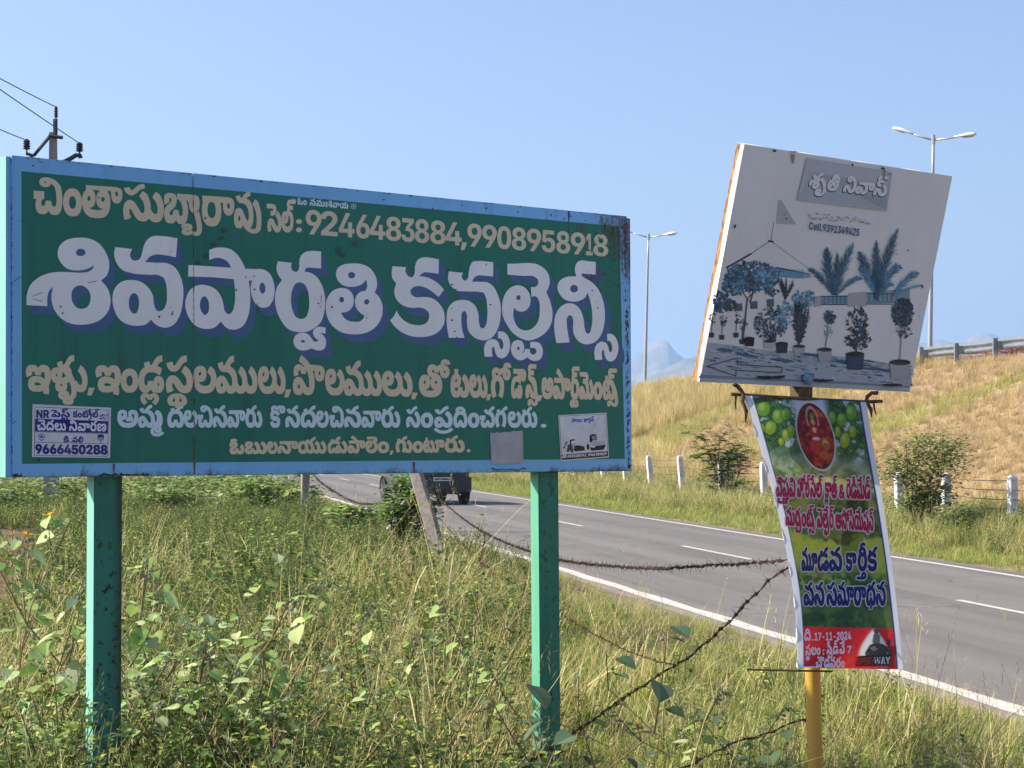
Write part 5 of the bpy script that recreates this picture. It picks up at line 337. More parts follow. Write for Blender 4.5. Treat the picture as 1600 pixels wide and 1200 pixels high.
ENT = {
'om': [[478,320.5,530,325,7.5,7,0,0.7,0.7],[[465,0.0449,8,0.009336,[[0,0,0],[1,200,0]]],[484,0.0512,7,0.009336,[[2,0,0],[3,194,0],[4,477,0]]],[513,0.0407,7,0.009336,[[5,0,0],[6,158,0],[7,445,0]]]]],
'name': [[75,334,380,356,42,42,0,0.5,0.45],[[53.1,0.2204,6,0.009336,[[8,0,0]]],[99.4,0.229,8,0.009336,[[1,0,0]]],[128.8,0.2087,8,0.009336,[[9,0,0]]],[193.1,0.2343,7,0.009336,[[10,0,0],[11,194,0]]],[256.9,0.1929,8,0.009336,[[12,0,0],[13,194,0]]],[316.2,0.2068,10,0.009336,[[14,0,0]]],[366.2,0.1621,7,0.009336,[[15,0,0]]]]],
'sel': [[430,362,460,362,28,27,0,0.8,0.7],[[417.2,0.117,-4,0.009336,[[16,0,0]]],[440.3,0.0991,8,0.009336,[[17,0,0]]],[463,0.1814,12,0.005298,[[18,0,0]]]]],
'phone': [[508,367.8,945,400.5,38,33.5,0,0.85,0.7],[[478,0.1777,15,0.005298,[[19,0,0]]],[501.6,0.1926,16,0.005298,[[20,0,0]]],[529.7,0.1602,8,0.005298,[[21,0,0]]],[556.9,0.1526,15,0.005298,[[22,0,0]]],[578.1,0.1561,8,0.005298,[[21,0,0]]],[603.1,0.1622,10,0.005298,[[23,0,0]]],[627.5,0.1403,10,0.005298,[[24,0,0]]],[648.4,0.1514,10,0.005298,[[23,0,0]]],[672.5,0.1644,10,0.005298,[[23,0,0]]],[696.9,0.1623,8,0.005298,[[21,0,0]]],[720.3,0.1896,7,0.005298,[[25,0,0]]],[730.6,0.1619,15,0.005298,[[19,0,0]]],[753.8,0.1619,15,0.005298,[[19,0,0]]],[777.2,0.1482,11,0.005298,[[26,0,0]]],[800.0,0.1514,10,0.005298,[[23,0,0]]],[823.4,0.1619,15,0.005298,[[19,0,0]]],[846.9,0.1482,14,0.005298,[[27,0,0]]],[869.4,0.1471,10,0.005298,[[23,0,0]]],[892.2,0.1619,15,0.005298,[[19,0,0]]],[915.9,0.079,22,0.005298,[[28,0,0]]],[927.5,0.1558,10,0.005298,[[23,0,0]]]]],
'serv': [[90,611,400,614,35,36,0,0.85,0.62],[[41.2,0.2177,7,0.009336,[[29,0,0]]],[79.7,0.1901,6,0.009336,[[30,0,0],[31,102,0],[11,223,0]]],[136.9,0.2149,7,0.005298,[[25,0,0]]],[150.0,0.2213,7,0.009336,[[29,0,0]]],[189.4,0.2138,8,0.009336,[[1,0,0]]],[217.2,0.2044,8,0.009336,[[32,0,0],[33,165,0]]],[260.0,0.2266,7,0.009336,[[10,0,0],[34,154,0]]],[302.5,0.197,8,0.009336,[[35,0,0]]],[338.1,0.1786,7,0.009336,[[3,0,0],[11,283,0]]],[403.8,0.1569,8,0.009336,[[35,0,0],[11,194,0]]],[445.0,0.1896,7,0.005298,[[25,0,0]]]]],
'serv2': [[480,616,920,623.5,36,27,0,0.8,0.5],[[458.5,0.1783,7,0.009336,[[36,0,0]]],[508.8,0.1618,8,0.009336,[[35,0,0]]],[538.1,0.1636,7,0.009336,[[3,0,0],[11,283,0]]],[597.5,0.1746,8,0.009336,[[35,0,0],[11,194,0]]],[643.1,0.1833,7,0.005298,[[25,0,0]]],[655.3,0.1691,8,0.009336,[[37,0,0]]],[704.7,0.1455,9,0.009336,[[38,0,0]]],[733.8,0.1026,8,0.009336,[[35,0,0],[11,194,0]]],[760.6,0.1327,7,0.005298,[[25,0,0]]],[767.8,0.1374,9,0.009336,[[39,0,0]]],[799.4,0.0857,8,0.009336,[[40,0,0]]],[821.9,0.0912,7,0.009336,[[41,0,0],[42,93,0]]],[840.6,0.1264,7,0.005298,[[25,0,0]]],[846.9,0.0805,8,0.009336,[[43,0,0]]],[865.0,0.0933,7,0.009336,[[44,0,0]]],[891.2,0.0854,-4,0.009336,[[45,0,0],[46,146,0]]],[905.6,0.0783,7,0.009336,[[47,0,0]]],[928.1,0.1018,8,0.009336,[[1,0,0]]],[942.2,0.0959,9,0.009336,[[48,0,0],[42,134,0]]]]],
'contact': [[210,667.5,830,667.5,24,22,0,0.65,0.62],[[183.8,0.1493,8,0.009336,[[43,0,0]]],[216.2,0.1404,7,0.009336,[[3,0,0],[49,186,0]]],[261.9,0.142,8,0.009336,[[50,0,0]]],[287.5,0.1144,8,0.009336,[[35,0,0]]],[308.8,0.1165,6,0.009336,[[8,0,0]]],[332.8,0.122,7,0.009336,[[2,0,0]]],[355.6,0.0985,7,0.009336,[[6,0,0]]],[383.8,0.1122,8,0.009336,[[51,0,0],[11,157,0]]],[422.5,0.1046,3,0.009336,[[52,0,0]]],[446.2,0.1255,7,0.009336,[[2,0,0]]],[470.0,0.1349,8,0.009336,[[50,0,0]]],[494.4,0.1056,8,0.009336,[[35,0,0]]],[515.0,0.1102,6,0.009336,[[8,0,0]]],[538.1,0.1447,7,0.009336,[[2,0,0]]],[565.0,0.1098,7,0.009336,[[6,0,0]]],[596.2,0.1259,8,0.009336,[[51,0,0],[11,157,0]]],[635.0,0.1185,7,0.009336,[[10,0,0]]],[657.8,0.1527,8,0.009336,[[1,0,0]]],[678.1,0.1539,1,0.009336,[[53,0,0],[54,195,0]]],[708.8,0.1207,8,0.009336,[[55,0,0]]],[731.6,0.14,8,0.009336,[[1,0,0]]],[750.0,0.116,6,0.009336,[[56,0,0]]],[774.1,0.1199,9,0.009336,[[57,0,0]]],[793.8,0.1144,8,0.009336,[[35,0,0]]],[815.0,0.1054,8,0.009336,[[51,0,0],[11,157,0]]],[845.3,0.1771,12,0.005298,[[58,0,0]]]]],
'town': [[365,709,735,706,16.5,17,0,0.7,0.7],[[359.4,0.1179,8,0.009336,[[0,0,0]]],[383.1,0.1212,8,0.009336,[[59,0,0],[11,204,0]]],[417.8,0.0862,8,0.009336,[[35,0,0]]],[434.4,0.111,7,0.009336,[[60,0,0]]],[465.9,0.1076,8,0.009336,[[7,0,0],[11,332,0]]],[512.5,0.1084,8,0.009336,[[32,0,0],[11,203,0]]],[543.8,0.0967,7,0.009336,[[44,0,0]]],[571.6,0.0984,8,0.009336,[[61,0,0]]],[590.6,0.14,8,0.009336,[[1,0,0]]],[609.4,0.1011,7,0.005298,[[25,0,0]]],[618.8,0.1103,9,0.009336,[[57,0,0],[11,156,0]]],[645.3,0.1272,8,0.009336,[[1,0,0]]],[661.9,0.0851,9,0.009336,[[38,0,0],[62,210,0]]],[695.3,0.1328,8,0.009336,[[51,0,0],[11,157,0]]],[729.7,0.1062,12,0.005298,[[58,0,0]]]]],
's1a': [[57,652.8,77,653,12.3,12.3,0,0.85,0.7],[[57,0.057,16,0.005298,[[63,0,0],[64,195,0]]]]],
's1b': [[80,651.5,155,652.5,7,7,0,0.85,0.7],[[80,0.0754,-4,0.009336,[[65,0,0],[66,195,0],[46,354,0]]],[114,0.0491,3,0.009336,[[67,0,0],[1,149,0],[68,287,0],[69,496,0],[17,616,0]]]]],
's1c': [[58,672.2,166,674,10.5,10.5,0,0.85,0.7],[[58,0.0672,6,0.009336,[[70,0,0],[50,211,0],[35,403,0],[11,597,0]]],[108,0.0684,7,0.009336,[[71,0,0],[6,197,0],[51,484,0],[72,641,0]]]]],
's1d': [[99,691,130,691.5,6,6,0,0.85,0.7],[[99,0.0638,3,0.009336,[[73,0,0]]],[110,0.0454,12,0.005298,[[58,0,0]]],[113,0.0451,7,0.009336,[[74,0,0],[75,195,0]]]]],
's1e': [[153,690,161,690,6.5,6.5,0,0.85,0.7],[[153.5,0.0235,22,0.005298,[[28,0,0],[26,165,0]]]]],
's1f': [[56,708.5,167,710,14.2,14.2,0,0.85,0.7],[[55.8,0.0686,15,0.005298,[[19,0,0],[22,165,0],[22,331,0],[22,496,0],[21,662,0],[27,827,0],[26,992,0],[20,1158,0],[23,1323,0],[23,1489,0]]]]],
's2a': [[893,660,928,658.3,4.2,4.2,0,0.85,0.7],[[893.5,0.0257,7,0.009336,[[76,0,0],[77,285,0]]],[912,0.0254,8,0.009336,[[78,0,0],[51,294,0],[79,422,0],[80,451,0]]]]],
's2b': [[879,715.8,948,711,4.3,4.3,0,0.85,0.7],[[878.3,0.0171,-4,0.009336,[[16,0,0],[17,194,0]]],[886,0.0226,12,0.005298,[[18,0,0]]],[887.5,0.0176,15,0.005298,[[19,0,0],[24,165,0],[19,331,0],[24,496,0],[28,662,0],[26,827,0],[27,992,0],[81,1158,0],[21,1323,0],[81,1489,0]]],[917,0.0202,7,0.005298,[[25,0,0]]],[919,0.0178,15,0.005298,[[19,0,0],[19,165,0],[22,331,0],[22,496,0],[81,662,0],[23,827,0],[19,992,0],[26,1158,0],[20,1323,0],[19,1489,0]]]]],
'house': [[1265,294,1380,306.5,15.5,15.5,0.28,0.9,0.7],[[1262.8,0.1043,7,0.009336,[[82,0,0],[83,158,0]]],[1291.2,0.0796,8,0.009336,[[84,0,0]]],[1316.8,0.0975,7,0.009336,[[71,0,0]]],[1335.6,0.099,7,0.009336,[[6,0,0]]],[1363.7,0.1087,7,0.009336,[[66,0,0]]]]],
'cell': [[1263.5,358.2,1342.5,369,11.5,11.5,0.12,0.85,0.7],[[1263.9,0.0381,12,0.005298,[[85,0,0],[86,190,0],[87,342,0],[87,422,0],[58,502,0]]],[1285.4,0.0351,15,0.005298,[[19,0,0],[24,165,0],[19,331,0],[28,496,0],[24,662,0],[21,827,0],[19,992,0],[21,1158,0],[20,1323,0],[27,1489,0]]]]],
'b1': [[1212,776,1359,780,22,22,0,0.6,0.55],[[1212,0.0524,7,0.009336,[[74,0,0],[88,195,0],[89,195,0],[90,356,0],[91,390,0]]],[1245,0.0346,7,0.009336,[[92,0,0],[17,362,0]]],[1265,0.0476,-4,0.009336,[[93,0,0],[17,194,0]]],[1288,0.0412,-4,0.009336,[[94,0,0],[33,138,0],[95,242,0]]],[1310.5,0.0526,10,0.005298,[[96,0,0]]],[1322,0.0446,8,0.009336,[[97,0,0],[98,157,0],[99,360,0],[100,642,0]]]]],
'b2': [[1227,821,1364,830,21,22,0,0.6,0.6],[[1227,0.0528,7,0.009336,[[3,0,0],[51,283,0],[101,351,0],[1,475,0],[48,612,0],[42,746,0]]],[1276,0.0454,7,0.009336,[[102,0,0],[103,195,0],[104,298,0],[45,422,0]]],[1305,0.0419,8,0.009336,[[43,0,0],[105,229,0],[106,509,0],[107,703,0],[89,1036,0],[41,1231,0]]]]],
'b3': [[1252,892,1370,892,25,26,0,0.7,0.6],[[1252,0.0535,7,0.009336,[[3,0,0],[62,283,0]]],[1277,0.0904,8,0.009336,[[32,0,0]]],[1295,0.1111,7,0.009336,[[74,0,0]]],[1321,0.0679,3,0.009336,[[94,0,0]]],[1338,0.1012,-9,0.009336,[[108,0,0],[109,142,0]]],[1355,0.1001,3,0.009336,[[67,0,0]]]]],
'b4': [[1255,946,1383,946,26,27,0,0.6,0.6],[[1255,0.0889,7,0.009336,[[74,0,0]]],[1272,0.0837,7,0.009336,[[2,0,0]]],[1291,0.0892,7,0.009336,[[10,0,0]]],[1308,0.0692,7,0.009336,[[110,0,0]]],[1334,0.0754,10,0.009336,[[14,0,0]]],[1353,0.0795,8,0.009336,[[111,0,0]]],[1368,0.0837,7,0.009336,[[2,0,0]]]]],
'b5': [[1256,1001,1329,999.5,12,13,0,0.85,0.7],[[1256,0.0568,8,0.009336,[[55,0,0]]],[1268,0.0454,12,0.005298,[[58,0,0]]],[1272,0.0351,22,0.005298,[[28,0,0],[81,165,0],[112,331,0],[28,496,0],[28,662,0],[112,827,0],[20,992,0],[26,1158,0],[20,1323,0],[21,1489,0]]]]],
'b6': [[1258,1024,1329,1020.5,11,11.5,0,0.85,0.7],[[1258,0.045,7,0.009336,[[10,0,0],[34,154,0],[35,194,0],[1,388,0]]],[1285,0.0454,12,0.005298,[[18,0,0]]],[1291,0.0443,7,0.009336,[[113,0,0],[114,93,0],[100,217,0]]],[1311,0.0444,7,0.009336,[[115,0,0]]],[1323,0.0458,17,0.005298,[[81,0,0]]]]],
'b7': [[1274,1042.5,1319,1043,10.5,10.5,0,0.85,0.7],[[1274,0.0474,6,0.009336,[[116,0,0],[32,270,0],[74,472,0],[51,668,0],[1,825,0]]]]],
'b8': [[1338,1039,1364,1038,11,11,0,0.85,0.7],[[1338,0.0322,10,0.005298,[[117,0,0],[118,168,0],[119,334,0],[119,490,0],[120,645,0]]]]],
'b9': [[1365,1038,1390,1037,11,11,0,0.85,0.7],[[1365,0.0394,6,0.005298,[[121,0,0],[122,267,0],[123,459,0]]]]],
'b10': [[1387,1040,1399,1040,30,30,0,0.85,0.7],[[1387,0.0918,17,0.005298,[[81,0,0]]]]],
'plate': [[0,0,100,0,17,17,0,0.85,0.7],[[0,0.0559,6,0.005298,[[122,0,0],[118,192,0],[26,358,0],[81,524,0],[85,689,0],[121,879,0],[26,1146,0],[26,1311,0],[22,1476,0],[24,1642,0]]]]]}
def contour_pts(c, n=3):
    p = []; x = y = 0
    for i in range(0, len(c), 2):
        x += c[i] >> 1; y += c[i+1]; p.append((x, y, c[i] & 1))
    q = []; L = len(p)
    for i in range(L):
        a, b = p[i], p[(i+1) % L]; q.append(a)
        if not a[2] and not b[2]: q.append(((a[0]+b[0])/2, (a[1]+b[1])/2, 1))
    k = next((i for i, a in enumerate(q) if a[2]), 0); q = q[k:]+q[:k]; out = []; i = 0
    while i < len(q):
        out.append(q[i][:2])
        if i+1 < len(q) and not q[i+1][2]:
            a, b, e = q[i], q[i+1], q[(i+2) % len(q)]
            for j in range(1, n):
                u = j/n; out.append(((1-u)**2*a[0]+2*u*(1-u)*b[0]+u*u*e[0], (1-u)**2*a[1]+2*u*(1-u)*b[1]+u*u*e[1]))
            i += 2
        else: i += 1
    return out
GPTS = {}
def ent_contours(name):
    (bxl, byl, bxr, byr, hl, hr, sl, ab, be), cls = ENT[name]    # ab, be: how tall marks above and feet below are painted
    out = []
    for x0, sx, bx0, ref, gl in cls:
        cs = []
        for g, dx, dy in gl:
            for ci, c in enumerate(GL[g]):
                if (g, ci) not in GPTS: GPTS[(g, ci)] = contour_pts(c)
                q = []
                for gx, gy in GPTS[(g, ci)]:
                    px = x0+(gx+dx-bx0)*sx; k = (px-bxl)/max(1e-6, bxr-bxl)
                    y_ = (gy+dy)*ref; y_ = y_*be if y_ < 0 else (y_ if y_ < 1 else 1+(y_-1)*ab); yy = (hl+(hr-hl)*k)*y_
                    q.append((px+yy*sl, byl+(byr-byl)*k-yy))
                cs.append(q)
        out.append(cs)
    return out
def wind(pt, cs):
    w = np.zeros(len(pt), int)
    for c in cs:
        a = np.asarray(c, float); b = np.roll(a, -1, 0)
        for (x0, y0), (x1, y1) in zip(a, b):
            if y0 == y1: continue
            up = (y0 <= pt[:, 1]) & (y1 > pt[:, 1]); dn = (y1 <= pt[:, 1]) & (y0 > pt[:, 1])
            if not (up.any() or dn.any()): continue
            s = (x1-x0)*(pt[:, 1]-y0)-(pt[:, 0]-x0)*(y1-y0)
            w += np.where(up & (s > 0), 1, 0) - np.where(dn & (s < 0), 1, 0)
    return w
def fill(cs):
    """triangles covering the outlines (non-zero winding)"""
    pts = []; ed = []
    for c in cs:
        k = len(pts); n = len(c)
        if n < 3: continue
        pts += [Vector((x, y)) for x, y in c]; ed += [(k+i, k+(i+1) % n) for i in range(n)]
    if not pts: return [], []
    v, e, f, *_ = MG.delaunay_2d_cdt(pts, ed, [], 0, 1e-3)
    if not f: return [], []
    V = np.array([(a.x, a.y) for a in v]); T = np.array(f); C = V[T].mean(1)
    keep = wind(C, cs) != 0
    return V.tolist(), T[keep].tolist()
def area(c):
    a = np.asarray(c, float); b = np.roll(a, -1, 0); return float((a[:, 0]*b[:, 1]-b[:, 0]*a[:, 1]).sum()/2)
def grow(cs, d):
    """outlines moved outward by d"""
    s = 1 if sum(area(c) for c in cs) > 0 else -1; out = []
    for c in cs:
        a = np.asarray(c, float)
        keep = np.linalg.norm(a-np.roll(a, 1, 0), axis=1) > 1e-4; a = a[keep]
        if len(a) < 3: continue
        t1 = a-np.roll(a, 1, 0); t2 = np.roll(a, -1, 0)-a
        t1 /= np.linalg.norm(t1, axis=1)[:, None]; t2 /= np.linalg.norm(t2, axis=1)[:, None]
        n = np.stack([t1[:, 1]+t2[:, 1], -(t1[:, 0]+t2[:, 0])], 1); l = np.linalg.norm(n, axis=1)[:, None]; n = n/np.maximum(l, .35)
        out.append((a+n*d*s).tolist())
    return out
class Print:
    """flat coloured shapes laid on a surface, each a hair above the last"""
    def __init__(s, surf, base): s.surf = surf; s.v = []; s.f = []; s.c = []; s.off = base; s.step = 2e-6; s.maxlen = None
    def tri(s, V, T, col, off=None):
        if not T: return
        if off is None: s.off += s.step; off = s.off
        if s.maxlen:                                        # on a curved surface: split long triangles so that they follow it
            V = [tuple(p) for p in V]; T = [tuple(t) for t in T]; out = []
            while T:
                t = T.pop(); e = [math.dist(V[t[i]], V[t[(i+1) % 3]]) for i in range(3)]; i = e.index(max(e))
                if e[i] <= s.maxlen: out.append(t); continue
                a, b, c = t[i], t[(i+1) % 3], t[(i+2) % 3]; V.append(((V[a][0]+V[b][0])/2, (V[a][1]+V[b][1])/2)); m = len(V)-1; T += [(a, m, c), (m, b, c)]
            T = out
        k = len(s.v); s.v += [s.surf(x, y, off) for x, y in V]; s.c += [col]*len(V)
        for t in T:
            a, b, c = V[t[0]], V[t[1]], V[t[2]]
            if (b[0]-a[0])*(c[1]-a[1])-(b[1]-a[1])*(c[0]-a[0]) > 0: t = (t[0], t[2], t[1])
            s.f.append([k+i for i in t])
    def shape(s, cs, col, off=None): V, T = fill(cs); s.tri(V, T, col, off)
    def poly(s, pts, col, off=None): s.shape([pts], col, off)
    def fan(s, pts, col):                                   # convex bits
        s.tri(pts, [(0, i, i+1) for i in range(1, len(pts)-1)], col)
    def text(s, name, col, d=0, off=None, dxy=(0, 0)):
        for cs in ent_contours(name):
            if dxy != (0, 0): cs = [[(x+dxy[0], y+dxy[1]) for x, y in c] for c in cs]
            s.shape(grow(cs, d) if d else cs, col, off)
    def line(s, a, b, w, col):
        dx, dy = b[0]-a[0], b[1]-a[1]; l = math.hypot(dx, dy) or 1; nx, ny = -dy/l*w/2, dx/l*w/2
        s.fan([(a[0]+nx, a[1]+ny), (b[0]+nx, b[1]+ny), (b[0]-nx, b[1]-ny), (a[0]-nx, a[1]-ny)], col)
    def blob(s, x, y, rx, ry, col, n=14, jit=.15, rot=0):
        q = []
        for i in range(n):
            a = 2*math.pi*i/n; k = 1+random.uniform(-jit, jit); u, v = rx*k*math.cos(a), ry*k*math.sin(a)
            q.append((x+u*math.cos(rot)-v*math.sin(rot), y+u*math.sin(rot)+v*math.cos(rot)))
        s.fan([(x, y)]+q+[q[0]], col)
    def build(s, name, mat, parent): return build(name, s.v, s.f, mat, parent, cols=s.c)
def smooth_closed(pts, n=5):
    """closed outline through the points, rounded except at points marked with a third value"""
    L = len(pts); out = []
    for i in range(L):
        p0, p1, p2, p3 = pts[i-1], pts[i], pts[(i+1) % L], pts[(i+2) % L]
        if len(p1) > 2: p0 = (2*p1[0]-p2[0], 2*p1[1]-p2[1])
        if len(p2) > 2: p3 = (2*p2[0]-p1[0], 2*p2[1]-p1[1])
        # chord-length tangents keep the curve calm where points are unevenly spaced
        d0 = max(1e-6, math.dist(p0[:2], p1[:2])); d1 = max(1e-6, math.dist(p1[:2], p2[:2])); d2 = max(1e-6, math.dist(p2[:2], p3[:2]))
        for j in range(n):
            t = j/n; r = []
            for k in (0, 1):
                m1 = ((p1[k]-p0[k])/d0*d1+(p2[k]-p1[k])/d1*d0)/(d0+d1)*d1
                m2 = ((p2[k]-p1[k])/d1*d2+(p3[k]-p2[k])/d2*d1)/(d1+d2)*d1
                r.append((2*t**3-3*t*t+1)*p1[k]+(t**3-2*t*t+t)*m1+(-2*t**3+3*t*t)*p2[k]+(t**3-t*t)*m2)
            out.append(tuple(r))
    return out
def ell(x, y, rx, ry, n=20): return [(x+rx*math.cos(2*math.pi*i/n), y+ry*math.sin(2*math.pi*i/n)) for i in range(n)]
# ------------------------------------------------------------ lie of the land
U = Vector((-.1804, .9836, 0)); N = Vector((.9836, .1804, 0))        # along the road, and across it to the right
def sl_of(x, y): return -.1804*x+.9836*y, .9836*x+.1804*y
def sstep(a, b, x): t = np.clip((x-a)/(b-a), 0, 1); return t*t*(3-2*t)
PL = [-6000, -60, -8, 3.0, 4.6, 5.7, 6.12, 6.3, 12.8, 12.98, 14, 17, 18.5, 24, 30.0, 31.5, 46, 58, 70, 9000]
PZ = [0, 0, .3, .35, .25, .08, .0, -.07, -.07, .0, .05, .12, .35, 2.45, 4.7, 4.8, 4.8, .3, 0, 0]
def height(s, l):
    s = np.asarray(s, float); l = np.asarray(l, float)
    z = np.interp(l, PL, PZ); hi = np.maximum(z-.12, 0)
    f = 1-.97*sstep(112, 178, s)
    z = np.where(l > 15, np.minimum(z, .12)+hi*f, z)
    w = np.clip(np.minimum(np.abs(l-6.1), np.abs(l-13.0)), 0, 1)*((l < 6.1) | (l > 13.0))
    z = z + w*(.045*np.sin(s*.9+l*.5)+.04*np.sin(l*1.3-s*.37)+.05*np.sin(s*.21+l*.33))*np.where(l > 19, .55, 1)
    return z
def gz(x, y): s, l = sl_of(x, y); return float(height(s, l))
def on(px, l):                                            # point of the photograph's column px at distance l across the road
    y = l/(((px-800)/F)*.9836+.1804); x = (px-800)/F*y; return Vector((x, y, gz(x, y)))
def patch(x, y):                                          # bare brown earth beside the weeds, sandy track further off
    d = x+.229*y-.12*np.sin(y*1.7); return np.maximum(1+d/.5, ((y-24.5)/11.5)**2)
# ------------------------------------------------------------ ground, road and markings
def grid_l():
    a = [-6000, -2000, -600, -200, -90, -60] + list(np.arange(-40, -10, 3.0)) + list(np.arange(-10, 5.5, .5)) + [5.5, 5.7, 5.9, 6.02, 6.12, 6.22, 6.3, 12.8, 12.9, 12.98, 13.1, 13.4]
    a += list(np.arange(14, 34, .5)) + [35, 38, 42, 46, 50, 54, 58, 64, 70, 90, 140, 300, 900, 2500, 9000]
    return np.array(a)
gl_ = grid_l(); gs_ = np.array([-400, -100, -40, -15] + list(np.arange(-8, 60, .8)) + list(np.arange(60, 190, 2.0)) + [200, 220, 260, 320, 420, 600, 900, 1500, 2600, 4200, 6500, 9000])
LL, SS = np.meshgrid(gl_, gs_); HH = height(SS, LL)
XX = U.x*SS+N.x*LL; YY = U.y*SS+N.y*LL
gv = np.stack([XX, YY, HH], -1).reshape(-1, 3); nl = len(gl_)
gf = [[i*nl+j, i*nl+j+1, (i+1)*nl+j+1, (i+1)*nl+j] for i in range(len(gs_)-1) for j in range(nl-1)]
def zone(c0, c1, k): return c0*(1-k[..., None])+np.array(c1)*k[..., None]
gc = np.zeros(LL.shape+(3,)); gc[:] = (.085, .075, .042)                          # dark ground tone under the weeds
gc = zone(gc, (.27, .21, .14), sstep(4.9, 5.9, LL)*(LL < 6.3))                   # worn sandy edge
gc = zone(gc, (.24, .19, .10), (LL > 12.8)*1.0)
gc = zone(gc, (.33, .235, .13), sstep(17.5, 20, LL))
gc = zone(gc, (.17, .105, .07), 1-sstep(.8, 1.3, patch(XX, YY)))
gc = zone(gc, (.45, .36, .26), sstep(64, 70, SS)*(1-sstep(100, 110, SS))*sstep(-5.6, -4.4, LL)*(1-sstep(2.0, 3.4, LL)))
def groundmat():
    m, t, b = newmat('earth')
    at = node(t, 'ShaderNodeAttribute'); at.attribute_name = 'Col'
    n1 = noise(t, 1.1, 6, .65); n2 = noise(t, 26, 4, .7)
    c = mixc(t, ramp(t, n1, .35, .7), at.outputs['Color'], mixc(t, 1.0, at.outputs['Color'], (.62, .6, .55), 'MULTIPLY'))
    c = mixc(t, ramp(t, n2, .5, .72, 0, .7), c, mixc(t, 1.0, at.outputs['Color'], (1.35, 1.3, 1.2), 'MULTIPLY'))
    t.links.new(c, b.inputs['Base Color']); b.inputs['Roughness'].default_value = .95; b.inputs['Specular IOR Level'].default_value = .1
    bump(t, b, n2, .6, .03); return m
setp(build('ground', gv, gf, groundmat(), smooth=True, cols=gc.reshape(-1, 3)), kind='structure')
def roadmat():
    m, t, b = newmat('asphalt')
    tc = t.nodes.new('ShaderNodeTexCoord'); ob = tc.outputs['Object']
    mp = t.nodes.new('ShaderNodeMapping'); mp.inputs['Rotation'].default_value = (0, 0, -math.atan2(.1804, .9836)); mp.vector_type = 'POINT'
    t.links.new(ob, mp.inputs[0])
    st = noise(t, 1.0, 4, .6, mp.outputs[0], (2.2, .05, 1)); fi = noise(t, 130, 3, .7); bg_ = noise(t, .35, 5, .6)
    c = mixc(t, ramp(t, st, .36, .66), (.138, .127, .117), (.190, .176, .163))
    c = mixc(t, ramp(t, bg_, .45, .7, 0, .5), c, (.21, .195, .18))
    dl = t.nodes.new('ShaderNodeVectorMath'); dl.operation = 'DOT_PRODUCT'; t.links.new(ob, dl.inputs[0]); dl.inputs[1].default_value = N
    wv = math_(t, 'COSINE', math_(t, 'MULTIPLY', math_(t, 'SUBTRACT', dl.outputs['Value'], 7.15), 3.93))                    # paler wheel tracks, dark oil line between
    c = mixc(t, ramp(t, math_(t, 'ADD', wv, math_(t, 'MULTIPLY', st, 1.2)), .7, 1.7, 0, .40), c, (.225, .21, .195))
    c = mixc(t, ramp(t, math_(t, 'ADD', wv, math_(t, 'MULTIPLY', bg_, 1.0)), -.1, -.6, 0, .35), c, (.105, .098, .094))
    c = mixc(t, math_(t, 'MULTIPLY', ramp(t, dl.outputs['Value'], 6.75, 6.2), ramp(t, bg_, .3, .6)), c, (.30, .25, .19))      # dust along the near edge
    c = mixc(t, ramp(t, fi, .35, .7, 0, .55), c, (.10, .09, .082))
    c = mixc(t, ramp(t, fi, .68, .74, 0, .5), c, (.36, .34, .32))
    vo = node(t, 'ShaderNodeTexVoronoi', Scale=.42); vo.feature = 'DISTANCE_TO_EDGE'; vm = t.nodes.new('ShaderNodeVectorMath'); vm.operation = 'ADD'; nn = node(t, 'ShaderNodeTexNoise', Scale=1.6, Detail=5); t.links.new(ob, nn.inputs['Vector']); t.links.new(ob, vm.inputs[0]); t.links.new(nn.outputs['Color'], vm.inputs[1]); t.links.new(vm.outputs[0], vo.inputs['Vector'])
    c = mixc(t, math_(t, 'MULTIPLY', ramp(t, vo.outputs['Distance'], .012, .003), ramp(t, bg_, .46, .56, 0, .55)), c, (.07, .062, .056))        # hairline cracks
    t.links.new(c, b.inputs['Base Color']); b.inputs['Roughness'].default_value = .9; b.inputs['Specular IOR Level'].default_value = .15
    bump(t, b, fi, .35, .006); return m
M_ROAD = roadmat()
def strip(mb, s0, s1, l0, l1, z, step=4.0, wob=0.0, m=0):
    n = max(1, int((s1-s0)/step)); v = []
    for i in range(n+1):
        s = s0+(s1-s0)*i/n; a, b = l0, l1
        if wob: a += wob*math.sin(s*1.7)*random.uniform(.2, 1); b += wob*math.sin(s*2.3+1)*random.uniform(.2, 1)
        for l in (a, b): p = U*s+N*l; v.append((p.x, p.y, z))
    mb.add(v, [[2*i, 2*i+1, 2*i+3, 2*i+2] for i in range(n)], m)
rd = MB(); strip(rd, -60, 900, 6.08, 12.99, 0, 1.2, .035); setp(rd.build('road', M_ROAD), kind='structure')
def linemat(name, wear):
    m, t, b = newmat(name); n1 = noise(t, 9, 6, .75); n2 = noise(t, 70, 3, .7)
    k = ramp(t, math_(t, 'ADD', math_(t, 'MULTIPLY', n1, .6), math_(t, 'MULTIPLY', n2, .4)), wear-.06, wear+.06)
    t.links.new(mixc(t, k, (.50, .47, .41), (.21, .19, .165)), b.inputs['Base Color']); b.inputs['Roughness'].default_value = .8; return m
M_EDGE = linemat('edge_line_paint', .57); M_DASH = linemat('centre_line_paint', .56)
e1 = MB(); strip(e1, -60, 600, 6.30, 6.50, .004, .7, .03); setp(e1.build('road_edge_marking', M_EDGE), kind='structure')
e2 = MB(); strip(e2, -60, 600, 12.52, 12.65, .004, 2, .006); setp(e2.build('road_edge_marking', M_EDGE), kind='structure')
dm = MB()
s0 = sl_of(*G(1065, 853, 0)[:2])[0]; lc = sl_of(*G(1122, 864, 0)[:2])[1]
